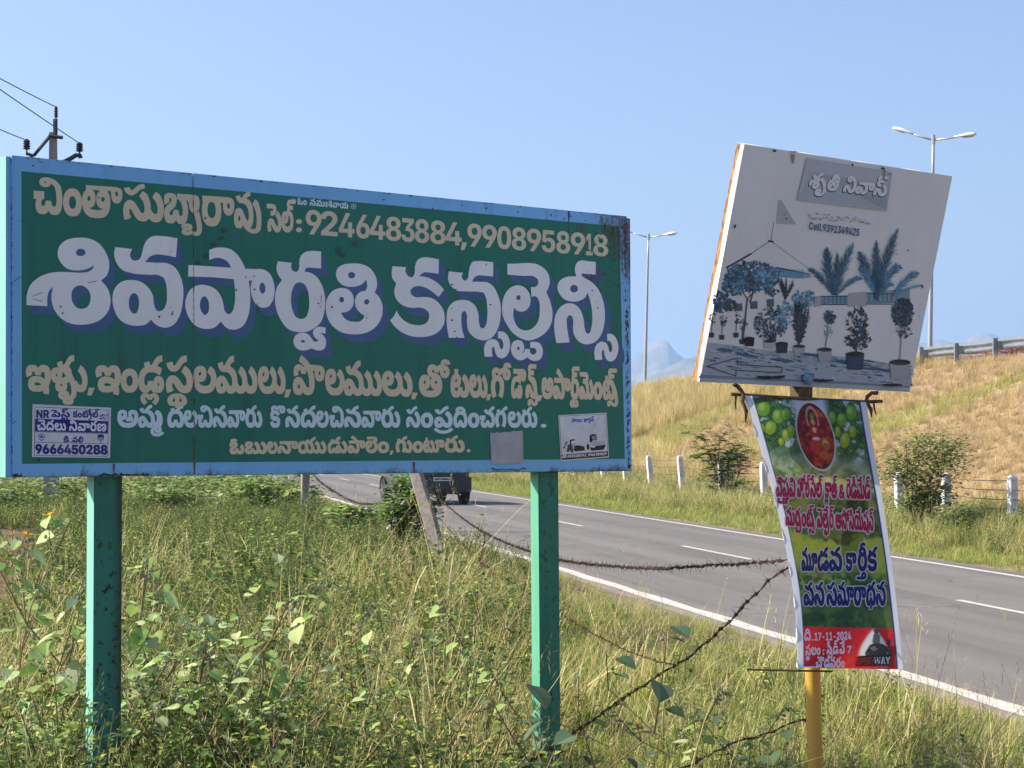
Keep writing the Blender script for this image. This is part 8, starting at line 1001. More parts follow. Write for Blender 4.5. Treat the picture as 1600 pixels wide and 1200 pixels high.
def barbed(pts, label, r=.006, gap=.11, bl=.05):
    r *= .72; bl *= 1.35; gap *= .8
    """twisted strand through (px, py, distance) points, with barbs"""
    kk = []
    for i in range(len(pts)-1):
        p0, p1, p2, p3 = pts[max(i-1, 0)], pts[i], pts[i+1], pts[min(i+2, len(pts)-1)]
        for j in range(10):
            t = j/10; kk.append(tuple(.5*((2*b)+(-a+c_)*t+(2*a-5*b+4*c_-d)*t*t+(-a+3*b-3*c_+d)*t**3) for a, b, c_, d in zip(p0, p1, p2, p3)))
    kk.append(pts[-1]); C = [P(*q) for q in kk]; L = [0]
    for a, b in zip(C, C[1:]): L.append(L[-1]+(b-a).length)
    n = max(8, int(L[-1]/.035)); S = np.linspace(0, L[-1], n); A = np.array([tuple(p) for p in C]); Q = np.stack([np.interp(S, L, A[:, k]) for k in range(3)], 1)
    Q += RNG.normal(0, .0025, Q.shape)
    mb = MB(); 
    for ph in (0, math.pi):
        tw = []
        for i in range(n):
            t = Vector(Q[min(i+1, n-1)]-Q[max(i-1, 0)]).normalized(); a = t.orthogonal().normalized(); b = t.cross(a); an = S[i]*34+ph
            tw.append(Vector(Q[i])+(a*math.cos(an)+b*math.sin(an))*r*.85)
        mb.tube(tw, r*.62, 5)
    s = gap*.4
    while s < L[-1]-.05:
        p = Vector([np.interp(s, S, Q[:, k]) for k in range(3)]); t = Vector([np.interp(s+.03, S, Q[:, k]) for k in range(3)])-p; t.normalize(); a = t.orthogonal().normalized(); b = t.cross(a); ph = random.uniform(0, 6.28)
        mb.tube([p+(a*math.cos(x)+b*math.sin(x))*r*1.9+t*(x*.0015-.008) for x in np.linspace(0, 10, 12)], r*.42, 4)
        for k in range(4):
            an = ph+k*1.57+random.uniform(-.4, .4); d = (a*math.cos(an)+b*math.sin(an)+t*random.uniform(-.7, .7)).normalized(); mb.tube([p+d*r, p+d*bl*random.uniform(.6, 1.1)], [r*.4, r*.12], 4)
        s += gap*random.uniform(.8, 1.2)
    st = C[0]; o = mb.build('barbed_wire', M_BARB, None, loc=tuple(st)); return setp(o, label, 'barbed wire')
barbed([(665, 758, 25.5), (690, 783, 24.5), (740, 822, 22), (790, 848, 19), (830, 862, 16.5), (880, 876, 13.5), (950, 884, 11.3), (1030, 888, 9.9), (1100, 884, 9.1), (1160, 881, 8.6), (1228, 875, 8.15)], 'long rusty barbed wire strand running level from the leaning concrete post to behind the banner', .0050, .085, .026)
barbed([(1262, 868, 8.12), (1228, 889, 8.1), (1205, 905, 8.15), (1170, 938, 8.3), (1135, 975, 8.6), (1085, 1020, 8.9), (1020, 1062, 9.0), (950, 1108, 8.6), (890, 1150, 8.2), (838, 1185, 7.9), (790, 1225, 7.6)], 'rusty barbed wire sloping down from behind the banner towards the right green leg', .0055, .11, .028)
barbed([(686, 808, 25.4), (715, 842, 24), (752, 880, 22), (790, 905, 20), (840, 935, 17), (885, 965, 14), (945, 1000, 12), (1010, 1028, 10.8), (1060, 1040, 10)], 'lower rusty barbed wire strand sagging from the leaning post into the grass', .0036, .14, .03)
barbed([(1276, 1122, 8.08), (1240, 1128, 8.1), (1205, 1145, 8.1), (1150, 1160, 8.0), (1100, 1185, 7.9), (1040, 1215, 7.7)], 'rusty wire trailing low through the weeds from the foot of the yellow pole', .0045, .14, .025)
barbed([(642, 786, 25.6), (610, 787, 28), (565, 787, 31), (540, 778, 33), (510, 760, 36), (492, 744, 38), (478, 722, 39.4)], 'drooping barbed wire strand between the upright and the leaning concrete posts', .007, .12, .05)
barbed([(756, 832, 21.5), (757, 845, 21.5), (754, 858, 21.4), (752, 872, 21.6), (748, 884, 21.8)], 'short broken end of barbed wire hanging between two strands', .007, .1, .04)
# ------------------------------------------------------------ white fence across the road
M_WPOST = simple('whitewashed_concrete', (.66, .65, .63), .8, .2, c2=(.36, .34, .31), scale=7, bmp=.2, lo=.5, hi=.78)
WF = 17.2; wp = [(1581, 742, 'white fence post with a rounded top standing clear of the leafy bush beyond the road'), (1477, 740, 'white fence post rising through the leafy bush beyond the road'), (1405, 738, 'white fence post half hidden behind the left side of the leafy bush'), (1340, 735, None), (1266, 730, None),
      (1194, 722, 'white fence post close beside the edge of the hanging banner'), (1128, 716, 'white fence post standing in the small dark feathery tree'), (1067, 712, 'white fence post next to the small dark feathery tree, on its clear side'), (1018, 712, 'leaning white fence post second from the dark feathery tree'), (979, 712, 'white fence post just past the end of the green hoarding'), (944, 712, 'white fence post seen below the hoarding near its end'), (901, 712, 'white fence post seen below the hoarding beside its green leg')]
tops = []
for px, py, lab in wp:
    if lab is None: continue
    b = on(px, WF); y = b.y; t = P(px, py, y); lean = -.085 if px < 1100 else (-.03 if px < 1420 else 0); H_ = max(1.0, t.z-b.z)
    th = empty('white_fence_post', tuple(b), lab, 'fence post', 'white fence posts across the road')
    mb = MB(); s_ = Vector((.97, .22, 0)); q_ = Vector((-.22, .97, 0)); w2 = .085; prof = [(-.25, 1), (0, 1), (.5, 1), (.86, 1), (.95, .93), (.99, .7), (1.0, .35)]; ring = []
    for k, m_ in prof:
        c_ = b+Vector((lean*k*H_*1.0, 0, k*H_))
        for x, yy in ((-1, -.8), (-.8, -1), (.8, -1), (1, -.8), (1, .8), (.8, 1), (-.8, 1), (-1, .8)): ring.append(c_+s_*(x*w2*m_)+q_*(yy*w2*m_))
    n = len(prof); mb.add(ring, [[i*8+j, i*8+(j+1) % 8, (i+1)*8+(j+1) % 8, (i+1)*8+j] for i in range(n-1) for j in range(8)]+[list(range((n-1)*8, n*8))])
    mb.build('shaft', M_WPOST, th); tops.append((b, lean, H_))
M_WIRE = simple('grey_wire', (.09, .075, .065), .7, .3)
for k, nm in ((.9, 'topmost'), (.72, 'second highest'), (.54, 'middle'), (.36, 'second lowest'), (.18, 'lowest')):
    mb = MB(); pts = [b+Vector((ln*k*h_, -.09, k*h_)) for b, ln, h_ in tops]; pts = [pts[0]+(pts[0]-pts[1])*3] + pts
    fine = []
    for a, b in zip(pts, pts[1:]):
        m_ = 6
        for i in range(m_): t = i/m_; q = a.lerp(b, t); q.z -= .03*4*t*(1-t); fine.append(q)
    fine.append(pts[-1]); mb.tube(fine, .011, 4)
    setp(mb.build('fence_wire', M_WIRE, None, loc=tuple(tops[0][0])), nm+' wire strand of the white post fence across the road', 'fence wire', 'wires of the white post fence')
# ------------------------------------------------------------ guard rail and lamps on the embankment
M_GALV = simple('galvanised_steel', (.30, .315, .33), .36, .5, .55, c2=(.22, .235, .25), scale=3)
M_REFL = simple('yellow_reflector', (.75, .42, .02), .5, .3)
LG = 30.6
def rail(s_list, label, sec_off=0.0):
    base = U*s_list[0]+N*LG; base.z = float(height(s_list[0], LG)); t = empty('guard_rail', tuple(base), label, 'guard rail', 'guard rails on the embankment')
    def pt(s, l, dz): p = U*s+N*l; p.z = float(height(s, LG))+dz; return p
    for s in s_list:
        mb = MB(); ax = (N, U, Z); c_ = pt(s, LG, .3)
        mb.box(c_, .16, .008, 1.15, ax); mb.box(c_+N*.08, .008, .10, 1.15, ax); mb.box(c_-N*.08, .008, .10, 1.15, ax)
        mb.box(pt(s, LG+.17, .62), .18, .09, .3, ax)
        po = mb.build('rail_post', M_GALV, t)
        MB().box(pt(s, LG-.09, .06), .01, .11, .22, ax).build('reflector', M_REFL, po)
    prof = [(0, .155), (.035, .13), (.075, .10), (.075, .06), (.035, .03), (0, .0), (.035, -.03), (.075, -.06), (.075, -.10), (.035, -.13), (0, -.155)]
    ss = np.arange(s_list[0]-1.5, s_list[-1]+1.5, .9); v = []
    for s in ss:
        for a, b in prof: v.append(pt(s, LG+.34-a*1.3, .66+b*1.4))
    n = len(prof); MB().add(v, [[i*n+j, i*n+j+1, (i+1)*n+j+1, (i+1)*n+j] for i in range(len(ss)-1) for j in range(n-1)]).build('beam', M_GALV, t, smooth=True)
rail([sl_of(*on(1440, LG)[:2])[0]-k*3.55 for k in range(12)][::-1], 'grey steel guard rail along the crest of the embankment beside the tilted sign')
rail([sl_of(*on(1140, LG)[:2])[0]+k*3.3-6.6 for k in range(5)], 'short stretch of guard rail at the end of the embankment between the two signs')
M_LAMPP = simple('lamp_post_steel', (.40, .42, .44), .45, .4, .3, c2=(.34, .36, .38), scale=1.5); M_LAMPH = simple('lamp_housing', (.66, .68, .70), .35, .5); M_GLASS = simple('lamp_glass', (.30, .29, .27), .25, .6)
def street_lamp(px, y, ytop, lean, la, ra, label):
    tp = P(px, ytop, y); g = gz(tp.x, y); t = empty('street_lamp', (tp.x+lean*(tp.z-g), y, g), label, 'street lamp', 'double armed street lamps on the embankment')
    b = Vector((tp.x+lean*(tp.z-g), y, g-.2)); pts = [b.lerp(tp, k/8) for k in range(9)]
    MB().tube(pts, [.115-.055*k/8 for k in range(9)], 10).build('pole', M_LAMPP, t, smooth=True)
    MB().tube([tp+Vector((0, 0, -.25)), tp+Vector((0, 0, .15))], .085, 8).build('pole_cap', M_LAMPP, t)
    for (ex, ey), sgn in ((la, -1), (ra, 1)):
        e = P(ex, ey, y+(sgn*-.6)); MB().tube([tp+Vector((0, 0, -.08)), tp.lerp(e, .5)+Vector((0, 0, -.06)), e], [.045, .04, .032], 7).build('arm', M_LAMPP, t, smooth=True)
        d = (e-tp).normalized(); d = (d+Vector((0, 0, .05))).normalized(); s = d.cross(Vector((0, 0, 1))).normalized(); up = s.cross(d)
        prof = [(-.30, .05, .05), (-.18, .075, .06), (0, .12, .085), (.2, .155, .12), (.42, .165, .13), (.6, .13, .10), (.70, .06, .05)]; v = []
        for x, w_, h in prof:
            for k in range(10): a = 2*math.pi*k/10; v.append(e+d*x+s*(w_*math.cos(a))+up*(h*math.sin(a)*(1 if math.sin(a) > 0 else .45)))
        n = len(prof); hd = MB().add(v, [[i*10+j, i*10+(j+1) % 10, (i+1)*10+(j+1) % 10, (i+1)*10+j] for i in range(n-1) for j in range(10)]+[list(range(9, -1, -1)), list(range((n-1)*10, n*10))]).build('lamp_head', M_LAMPH, t, smooth=True)
        v = [e+d*(.33+.26*math.cos(a))+s*(.11*math.sin(a))+up*-.062 for a in np.linspace(0, 2*math.pi, 15)[:-1]]; v2 = [p-up*.02 for p in v]
        MB().add(v+v2, [list(range(14)), list(range(27, 13, -1))]+[[i, (i+1) % 14, 14+(i+1) % 14, 14+i] for i in range(14)]).build('lens', M_GLASS, hd)
street_lamp(1458.5, 90, 216, -.022, (1417, 206.5), (1501, 213), 'tall double armed street lamp rising behind the tilted square sign')
street_lamp(1013.3, 130, 369, -.027, (982, 361.5), (1042, 366.5), 'tall double armed street lamp standing between the green hoarding and the tilted sign')
# ------------------------------------------------------------ power pole with three wires
yp = 45.0; tp = P(87.5, 207, yp); g = gz(tp.x, yp); pp = empty('power_pole', (tp.x-.06, yp, g), 'concrete power pole with dark steel brackets and insulators above the corner of the green hoarding', 'power pole')
M_PSC = simple('pole_concrete', (.36, .33, .30), .9, .1, c2=(.27, .25, .23), scale=5); M_DKS = simple('dark_bracket_steel', (.035, .035, .045), .7, .3); M_INS = simple('brown_porcelain', (.03, .022, .025), .25, .6)
MB().add([Vector((tp.x-.06+sx*w_, yp+sy*w_*.8, z_)) for z_, w_ in ((g-.3, .16), (tp.z, .075)) for sx, sy in ((-1, -1), (1, -1), (1, 1), (-1, 1))], [[0, 1, 5, 4], [1, 2, 6, 5], [2, 3, 7, 6], [3, 0, 4, 7], [4, 5, 6, 7]]).build('shaft', M_PSC, pp)
mb = MB(); mb.tube([P(86.5, 214, yp-.1), P(86.5, 186, yp-.1)], .055, 6); mb.build('top_bracket', M_DKS, pp)
mb = MB(); mb.tube([P(76, 212.5, yp-.15), P(98, 215, yp-.15)], .04, 6); mb.tube([P(78, 213, yp-.15), P(53, 243, yp-.15), P(41, 240, yp-.15)], .04, 6); mb.tube([P(96, 255, yp-.15), P(110, 248, yp-.15), P(119, 242.5, yp-.15), P(125, 243, yp-.15), P(126, 247, yp-.15)], .05, 6); mb.tube([P(110, 248, yp-.15), P(88, 262, yp-.15), P(56, 262, yp-.15), P(48, 242, yp-.15)], .04, 6); mb.build('cross_arm', M_DKS, pp)
def insulator(px, ptop, pbot, fat=1.0):
    a, b = P(px, pbot, yp-.15), P(px, ptop, yp-.15); pts = []; rr = []
    for k in range(13): f = k/12; pts.append(a.lerp(b, f)); rr.append(.018 if f < .3 or f > .93 else (.055 if k % 2 else .10-.02*f)*fat)
    MB().tube(pts, rr, 9).build('insulator', M_INS, pp, smooth=False)
insulator(41.8, 217, 240); insulator(124.3, 222, 243); insulator(87.5, 166, 190, .55)
M_LINE = simple('overhead_wire', (.045, .04, .045), .6, .3)
for (x0, y0), (x1, y1), lab in (((87, 167), (0, 118), 'thin overhead wire leading away from the very top of the power pole'), ((124.3, 224), (0, 134.5), 'thin overhead wire crossing behind the power pole from its lower insulator'), ((41.8, 219), (0, 197.5), 'thin overhead wire leading off from the insulator on the near bracket')):
    a = P(x0, y0, yp-.15); b = P(x1, y1, 40 if x0 < 100 else 36.5); b2 = a+(b-a)*3.6; pts = []
    for k in range(15): t = k/14; q = a.lerp(b2, t); pts.append(q+Vector((0, 0, -.25*4*t*(1-t)*.3)))
    setp(MB().tube(pts, .011, 5).build('overhead_wire', M_LINE, None, loc=tuple(a)), lab, 'wire', 'overhead wires')
# ------------------------------------------------------------ the car on the road, seen under the board
cc = G(690, 789, 0); car = empty('parked_car', (cc.x, cc.y, 0), 'dusty dark grey hatchback on the road, seen from behind under the green hoarding', 'car'); car.name = 'car'
CF, CL = U.copy(), -N.copy(); yaw = R(5.5)
CF = (CF*math.cos(yaw)+CL*math.sin(yaw)); CL = Vector((-CF.y, CF.x, 0))
def cpt(t, y, z): return Vector((cc.x, cc.y, 0))+(CF*t+CL*y+Z*z)*1.12
def carpaint():
    m, t, b = newmat('dusty_car_paint'); n1 = noise(t, 4, 5, .65)
    t.links.new(mixc(t, ramp(t, n1, .35, .7), (.085, .09, .098), (.15, .14, .125)), b.inputs['Base Color'])
    b.inputs['Roughness'].default_value = .38; b.inputs['Metallic'].default_value = .35; b.inputs['Coat Weight'].default_value = .35; b.inputs['Coat Roughness'].default_value = .2; return m
M_CAR = carpaint(); M_CLAD = simple('dark_bumper_plastic', (.028, .030, .034), .55, .3, c2=(.05, .05, .05), scale=9); M_TYRE = simple('tyre_rubber', (.018, .018, .019), .85, .2, c2=(.04, .037, .033), scale=12)
M_RIM = simple('alloy_rim', (.35, .36, .37), .35, .5, .7); M_CGL = simple('car_glass', (.012, .015, .018), .06, .7); M_TAIL = simple('tail_lamp', (.30, .012, .012), .2, .6); M_CHR = simple('bright_trim', (.5, .5, .5), .2, .6, .9)
ST = [(0.0, .40, .70, .86, .98, .78, .70), (.06, .36, .76, .98, 1.06, .80, .64), (.22, .34, .84, 1.0, 1.42, .85, .62), (.5, .33, .87, 1.0, 1.60, .87, .63), (1.3, .30, .88, .98, 1.66, .88, .64), (2.2, .30, .88, .96, 1.63, .88, .62), (2.75, .30, .87, .95, 1.38, .87, .60), (3.1, .31, .86, .95, 1.06, .86, .66), (3.7, .33, .84, .88, .96, .84, .62), (4.05, .38, .74, .72, .82, .74, .55)]
ring = []
for t_, zb, wm, zbelt, zr, wb, wr in ST:
    half = [(0, zb), (wm*.8, zb), (wm*.97, zb+.12), (wm, (zb+zbelt)/2), (wb, zbelt), ((wb+wr)/2+.03, (zbelt+zr)/2+.02), (wr, zr-.05), (wr*.6, zr), (0, zr+.015)]
    for y, z in half: ring.append(cpt(t_, y, z))
    for y, z in half[-2:0:-1]: ring.append(cpt(t_, -y, z))
k = 16; n = len(ST)
body = MB().add(ring, [[i*k+j, i*k+(j+1) % k, (i+1)*k+(j+1) % k, (i+1)*k+j] for i in range(n-1) for j in range(k)]+[list(range(k-1, -1, -1)), list(range((n-1)*k, n*k))]).build('body', M_CAR, car, smooth=True)
md = body.modifiers.new('round', 'SUBSURF'); md.levels = 2; md.render_levels = 2
def cshell(pts, mat, name, parent=car, th=.02, out=None):
    v = [cpt(*p) for p in pts]; c_ = cpt(2, 0, .8); nrm = (v[1]-v[0]).cross(v[2]-v[0]).normalized(); nrm = nrm if nrm.dot(v[0]-c_) > 0 else -nrm
    m_ = len(v); return MB().add(v+[p+nrm*th for p in v], [list(range(m_)), list(range(2*m_-1, m_-1, -1))]+[[i, (i+1) % m_, m_+(i+1) % m_, m_+i] for i in range(m_)]).build(name, mat, parent)
# rear bumper with dark cladding
bp = []
for x, hw in ((-.06, .60), (-.05, .74), (.03, .84), (.25, .885), (.5, .89)):
    for z in (.34, .42, .62, .74): bp.append((x+(.03 if z in (.34,) else 0)+(.02 if z == .74 else 0), hw, z))
v = [cpt(x, y, z) for x, y, z in bp[::-1]]; v += [cpt(x, -y, z) for x, y, z in [bp[i*4+(3-j)] for i in range(5) for j in range(4)]]
MB().add(v, [[i*4+j, i*4+j+1, (i+1)*4+j+1, (i+1)*4+j] for i in range(9) for j in range(3)]).build('rear_bumper', M_CLAD, car, smooth=True)
cshell([(-.045, -.66, .76), (-.03, .66, .76), (.02, .62, .94), (.02, -.62, .94)], M_CLAD, 'tailgate_trim', th=.035)
cshell([(.09, -.62, 1.08), (.09, .62, 1.08), (.30, .52, 1.48), (.30, -.52, 1.48)], M_CGL, 'rear_window', th=.015)
for s in (-1, 1):
    cshell([(.0, s*.58, .98), (.06, s*.80, .98), (.12, s*.78, 1.14), (.07, s*.60, 1.12)], M_TAIL, 'tail_light', th=.03)
    cshell([(.5, s*.87, 1.02), (1.35, s*.875, 1.0), (1.35, s*.73, 1.48), (.72, s*.72, 1.46)], M_CGL, 'side_window', th=.018)
    cshell([(1.45, s*.875, 1.0), (2.7, s*.87, .98), (2.25, s*.72, 1.48), (1.45, s*.73, 1.49)], M_CGL, 'side_window', th=.018)
    cshell([(1.0, s*.905, .42), (3.0, s*.90, .42), (3.0, s*.90, .5), (1.0, s*.905, .5)], M_CLAD, 'side_skirt', th=.02)
    mr = MB(); mr.bevbox(cpt(2.75, s*1.0, 1.02), .16, .2, .14, .03, (CF, CL, Z)); mr.build('mirror', M_CAR, car)
    for t_ in (.72, 3.30):
        c_ = cpt(t_, s*.80, .325); wh_ = []
        for x, r in ((-.105, .20), (-.105, .29), (-.085, .325), (.085, .325), (.105, .29), (.105, .20)):
            for a in range(24): an = a*math.pi/12; wh_.append(c_+(CL*x+(CF*math.cos(an)+Z*math.sin(an))*r)*1.12)
        wl_ = MB().add(wh_, [[i*24+j, i*24+(j+1) % 24, (i+1)*24+(j+1) % 24, (i+1)*24+j] for i in range(5) for j in range(24)]+[list(range(24)), list(range(120, 144))]).build('wheel', M_TYRE, car)
        mb = MB()
        for kk in range(5):
            an = kk*1.2566; d = CF*math.cos(an)+Z*math.sin(an); q = CF*-math.sin(an)+Z*math.cos(an); mb.box(c_+CL*(s*.117)+d*.11, .21, .022, .056, (d, CL, q))
        mb.tube([c_+CL*(s*.09), c_+CL*(s*.136)], .055, 12); mb.build('rim', M_RIM, wl_)
        ar_ = []
        for a in range(17):
            an = math.pi*a/16; d = CF*math.cos(an)+Z*math.sin(an); ar_ += [c_+d*.385+CL*(s*.05), c_+d*.455+CL*(s*.12)]
        MB().add(ar_, [[2*i, 2*i+1, 2*i+3, 2*i+2] for i in range(16)]).build('wheel_arch', M_CLAD, car)
pl = cshell([(-.082, -.25, .64), (-.082, .25, .64), (-.080, .25, .745), (-.080, -.25, .745)], simple('number_plate_white', (.80, .79, .75), .4, .4), 'number_plate', th=.008)
def plmap(x, y, off): return cpt(-.092-off, .22-x*.0044, .665-y*.0031)
pr = Print(plmap, .001); pr.text('plate', (.01, .01, .012), d=1.0)
for a, b in (((-4, -25), (104, -25)), ((104, -25), (104, 7)), ((104, 7), (-4, 7)), ((-4, 7), (-4, -25))): pr.line(a, b, 1.6, (.01, .01, .012))
pr.build('lettering', M_FLAT, pl)
MB().tube([cpt(-.05, -.5, .28), cpt(.5, -.5, .30)], .03, 10).build('exhaust', M_CHR, car); MB().box(cpt(1.0, 0, .34), 1.6, .9, .14, (CF, CL, Z)).build('underbody', M_CLAD, car)
# ------------------------------------------------------------ plants
class Leafy:
    """blades and leaves with a colour each"""
    def __init__(s): s.v = []; s.f = []; s.c = []
    def blade(s, base, az, L, w, lean, droop, col, seg=3):
        d = Vector((math.cos(az), math.sin(az), 0)); side = Vector((-d.y, d.x, 0)); k = len(s.v); p = Vector(base); ang = lean
        for i in range(seg+1):
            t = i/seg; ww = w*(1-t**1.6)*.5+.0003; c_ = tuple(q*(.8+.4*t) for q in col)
            s.v += [p-side*ww, p+side*ww]; s.c += [c_, c_]
            p = p+(d*math.sin(ang)+Z*math.cos(ang))*(L/seg); ang += droop/seg
        for i in range(seg): s.f.append([k+2*i, k+2*i+1, k+2*i+3, k+2*i+2])
    def leaf(s, base, d, up, L, w, col, shape='ovate', fold=.25):
        d = d.normalized(); sd = d.cross(up)
        sd = sd.normalized() if sd.length > 1e-4 else d.orthogonal().normalized(); nn = sd.cross(d)
        if shape == 'ovate': o = [(0, 0), (.3, .42), (.62, .40), (1, 0)]
        elif shape == 'heart': o = [(.05, 0), (-.12, .2), (-.08, .42), (.12, .57), (.4, .55), (.66, .38), (.86, .18), (1.05, 0)]
        elif shape == 'thin': o = [(0, 0), (.5, .2), (1, 0)]
        k = len(s.v); m_ = len(o)
        mid = [base+d*(x*L)-nn*(.10*L*x*x) for x, y in o]
        lt = [base+d*(x*L)+sd*(y*w)+nn*(fold*abs(y)*w-.10*L*x*x) for x, y in o[1:-1]]; rt = [base+d*(x*L)-sd*(y*w)+nn*(fold*abs(y)*w-.10*L*x*x) for x, y in o[1:-1]]
        s.v += mid+lt+rt; cv = tuple(q*1.12 for q in col); s.c += [cv]*m_+[col]*(len(lt)+len(rt))
        a = k+m_; b = a+len(lt)
        for arr in (a, b):
            for i in range(len(lt)+1):
                q = [k+i, k+i+1]+([arr+i] if i < len(lt) else [])+([arr+i-1] if i > 0 else [])
                s.f.append(q)
    def stem(s, pts, r, col):
        mb = MB(); mb.tube(pts, r, 4, cap=False); k = len(s.v); s.v += mb.v; s.c += [col]*len(mb.v); s.f += [[i+k for i in q] for q in mb.f]
    def mesh(s, name, mat):
        me = bpy.data.meshes.new(name); me.from_pydata([tuple(p) for p in s.v], [], s.f); me.materials.append(mat)
        a = me.attributes.new('Col', 'FLOAT_COLOR', 'POINT'); c_ = np.ones((len(s.v), 4), np.float32); c_[:, :3] = s.c; a.data.foreach_set('color', c_.ravel()); return me
    def obj(s, name, mat, parent=None, loc=None): return build(name, s.v, s.f, mat, parent, cols=s.c, loc=loc)
M_GRASS = leafmat('grass_blades', .7, .42, .08, var=.32); M_LEAF = leafmat('weed_leaves', .6, .34, .15, var=.18); M_SHRUB = leafmat('shrub_leaves', .6, .36, .12, var=.1); M_STEM = simple('green_brown_stem', (.14, .13, .05), .8, .1, c2=(.2, .13, .07), scale=20)
GREENS = [(.26, .33, .055), (.34, .39, .08), (.17, .24, .045), (.42, .43, .14)]; STRAWS = [(.64, .53, .25), (.52, .41, .18), (.72, .61, .33), (.44, .33, .15)]; DARKS = [(.06, .115, .03), (.085, .15, .04), (.045, .085, .025)]; PINKS = [(.54, .39, .25), (.45, .32, .20), (.58, .44, .29), (.52, .34, .23)]
ru_ = random.uniform; rc = random.choice
def jit(c_, k=.18): f = 1+ru_(-k, k); return tuple(max(.005, q*f*(1+ru_(-.06, .06))) for q in c_)
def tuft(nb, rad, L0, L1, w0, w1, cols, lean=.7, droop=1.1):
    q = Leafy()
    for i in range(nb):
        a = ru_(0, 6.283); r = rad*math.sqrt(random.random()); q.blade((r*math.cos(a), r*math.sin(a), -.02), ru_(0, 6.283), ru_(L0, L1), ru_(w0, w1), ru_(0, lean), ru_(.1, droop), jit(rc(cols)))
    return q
def stalks(nb, rad, L0, L1, cols, head=True):
    q = Leafy()
    for i in range(nb):
        a = ru_(0, 6.283); r = rad*math.sqrt(random.random()); az = ru_(0, 6.283); L = ru_(L0, L1); ln = ru_(.05, .6); c_ = jit(rc(cols)); b = Vector((r*math.cos(a), r*math.sin(a), -.02))
        q.blade(b, az, L, .0042, ln, ru_(.1, .7), c_, 4)
        if head:
            e = q.v[-1]; 
            for k in range(5): q.leaf(e-Vector((0, 0, k*.018)), Vector((ru_(-1, 1), ru_(-1, 1), ru_(.4, 1.6))), Z, ru_(.025, .05), .008, jit(c_), 'thin')
        for k in range(2): q.blade(b+Vector((0, 0, L*.2)), ru_(0, 6.283), L*.5, .006, ru_(.4, 1.0), ru_(.4, 1.2), jit(rc(cols)), 3)
    return q
def herb(ns, rad, h0, h1, lsz, cols, nl=11):
    q = Leafy()
    for i in range(ns):
        a = ru_(0, 6.283); r = rad*math.sqrt(random.random()); p = Vector((r*math.cos(a), r*math.sin(a), 0)); h = ru_(h0, h1); d = Vector((ru_(-.5, .5), ru_(-.5, .5), 1)).normalized(); pts = [p+d*(h*k/4)+Vector((0, 0, 0)) for k in range(5)]
        q.stem(pts, [.004, .0035, .003, .002, .001], jit((.20, .20, .08)))
        for k in range(nl):
            t = ru_(.15, 1.0); b = p+d*(h*t); az = ru_(0, 6.283); dd = Vector((math.cos(az), math.sin(az), ru_(-.2, .8))); L = lsz*ru_(.6, 1.35)
            q.leaf(b+dd*L*.4, dd, Z, L, L*.9, jit(rc(cols), .25))
    return q
PROTO = []
def proto(name, q, m): o = bpy.data.objects.new(name, q.mesh(name, m)); PROTO.append(o); return len(PROTO)-1
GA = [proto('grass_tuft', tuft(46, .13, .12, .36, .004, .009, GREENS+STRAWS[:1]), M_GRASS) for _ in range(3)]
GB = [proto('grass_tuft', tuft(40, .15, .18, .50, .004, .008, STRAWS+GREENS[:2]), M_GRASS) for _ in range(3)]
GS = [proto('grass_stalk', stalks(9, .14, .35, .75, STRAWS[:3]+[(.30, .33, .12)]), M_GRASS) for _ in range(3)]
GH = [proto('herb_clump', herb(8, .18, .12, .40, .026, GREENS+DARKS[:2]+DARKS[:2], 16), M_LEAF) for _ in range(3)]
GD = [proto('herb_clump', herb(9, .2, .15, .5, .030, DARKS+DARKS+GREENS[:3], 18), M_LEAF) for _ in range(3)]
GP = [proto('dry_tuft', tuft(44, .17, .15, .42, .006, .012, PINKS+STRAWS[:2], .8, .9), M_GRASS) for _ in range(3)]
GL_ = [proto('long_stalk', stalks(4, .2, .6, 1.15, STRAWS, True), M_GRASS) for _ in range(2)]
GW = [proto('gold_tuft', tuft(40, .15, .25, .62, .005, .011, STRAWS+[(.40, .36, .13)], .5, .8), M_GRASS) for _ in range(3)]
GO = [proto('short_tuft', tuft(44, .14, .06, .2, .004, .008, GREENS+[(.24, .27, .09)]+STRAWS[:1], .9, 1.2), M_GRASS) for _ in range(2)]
PC = bpy.data.collections.new('plant_kinds')
for i, o in enumerate(PROTO): o.name = '%02d_' % i+o.name; PC.objects.link(o)
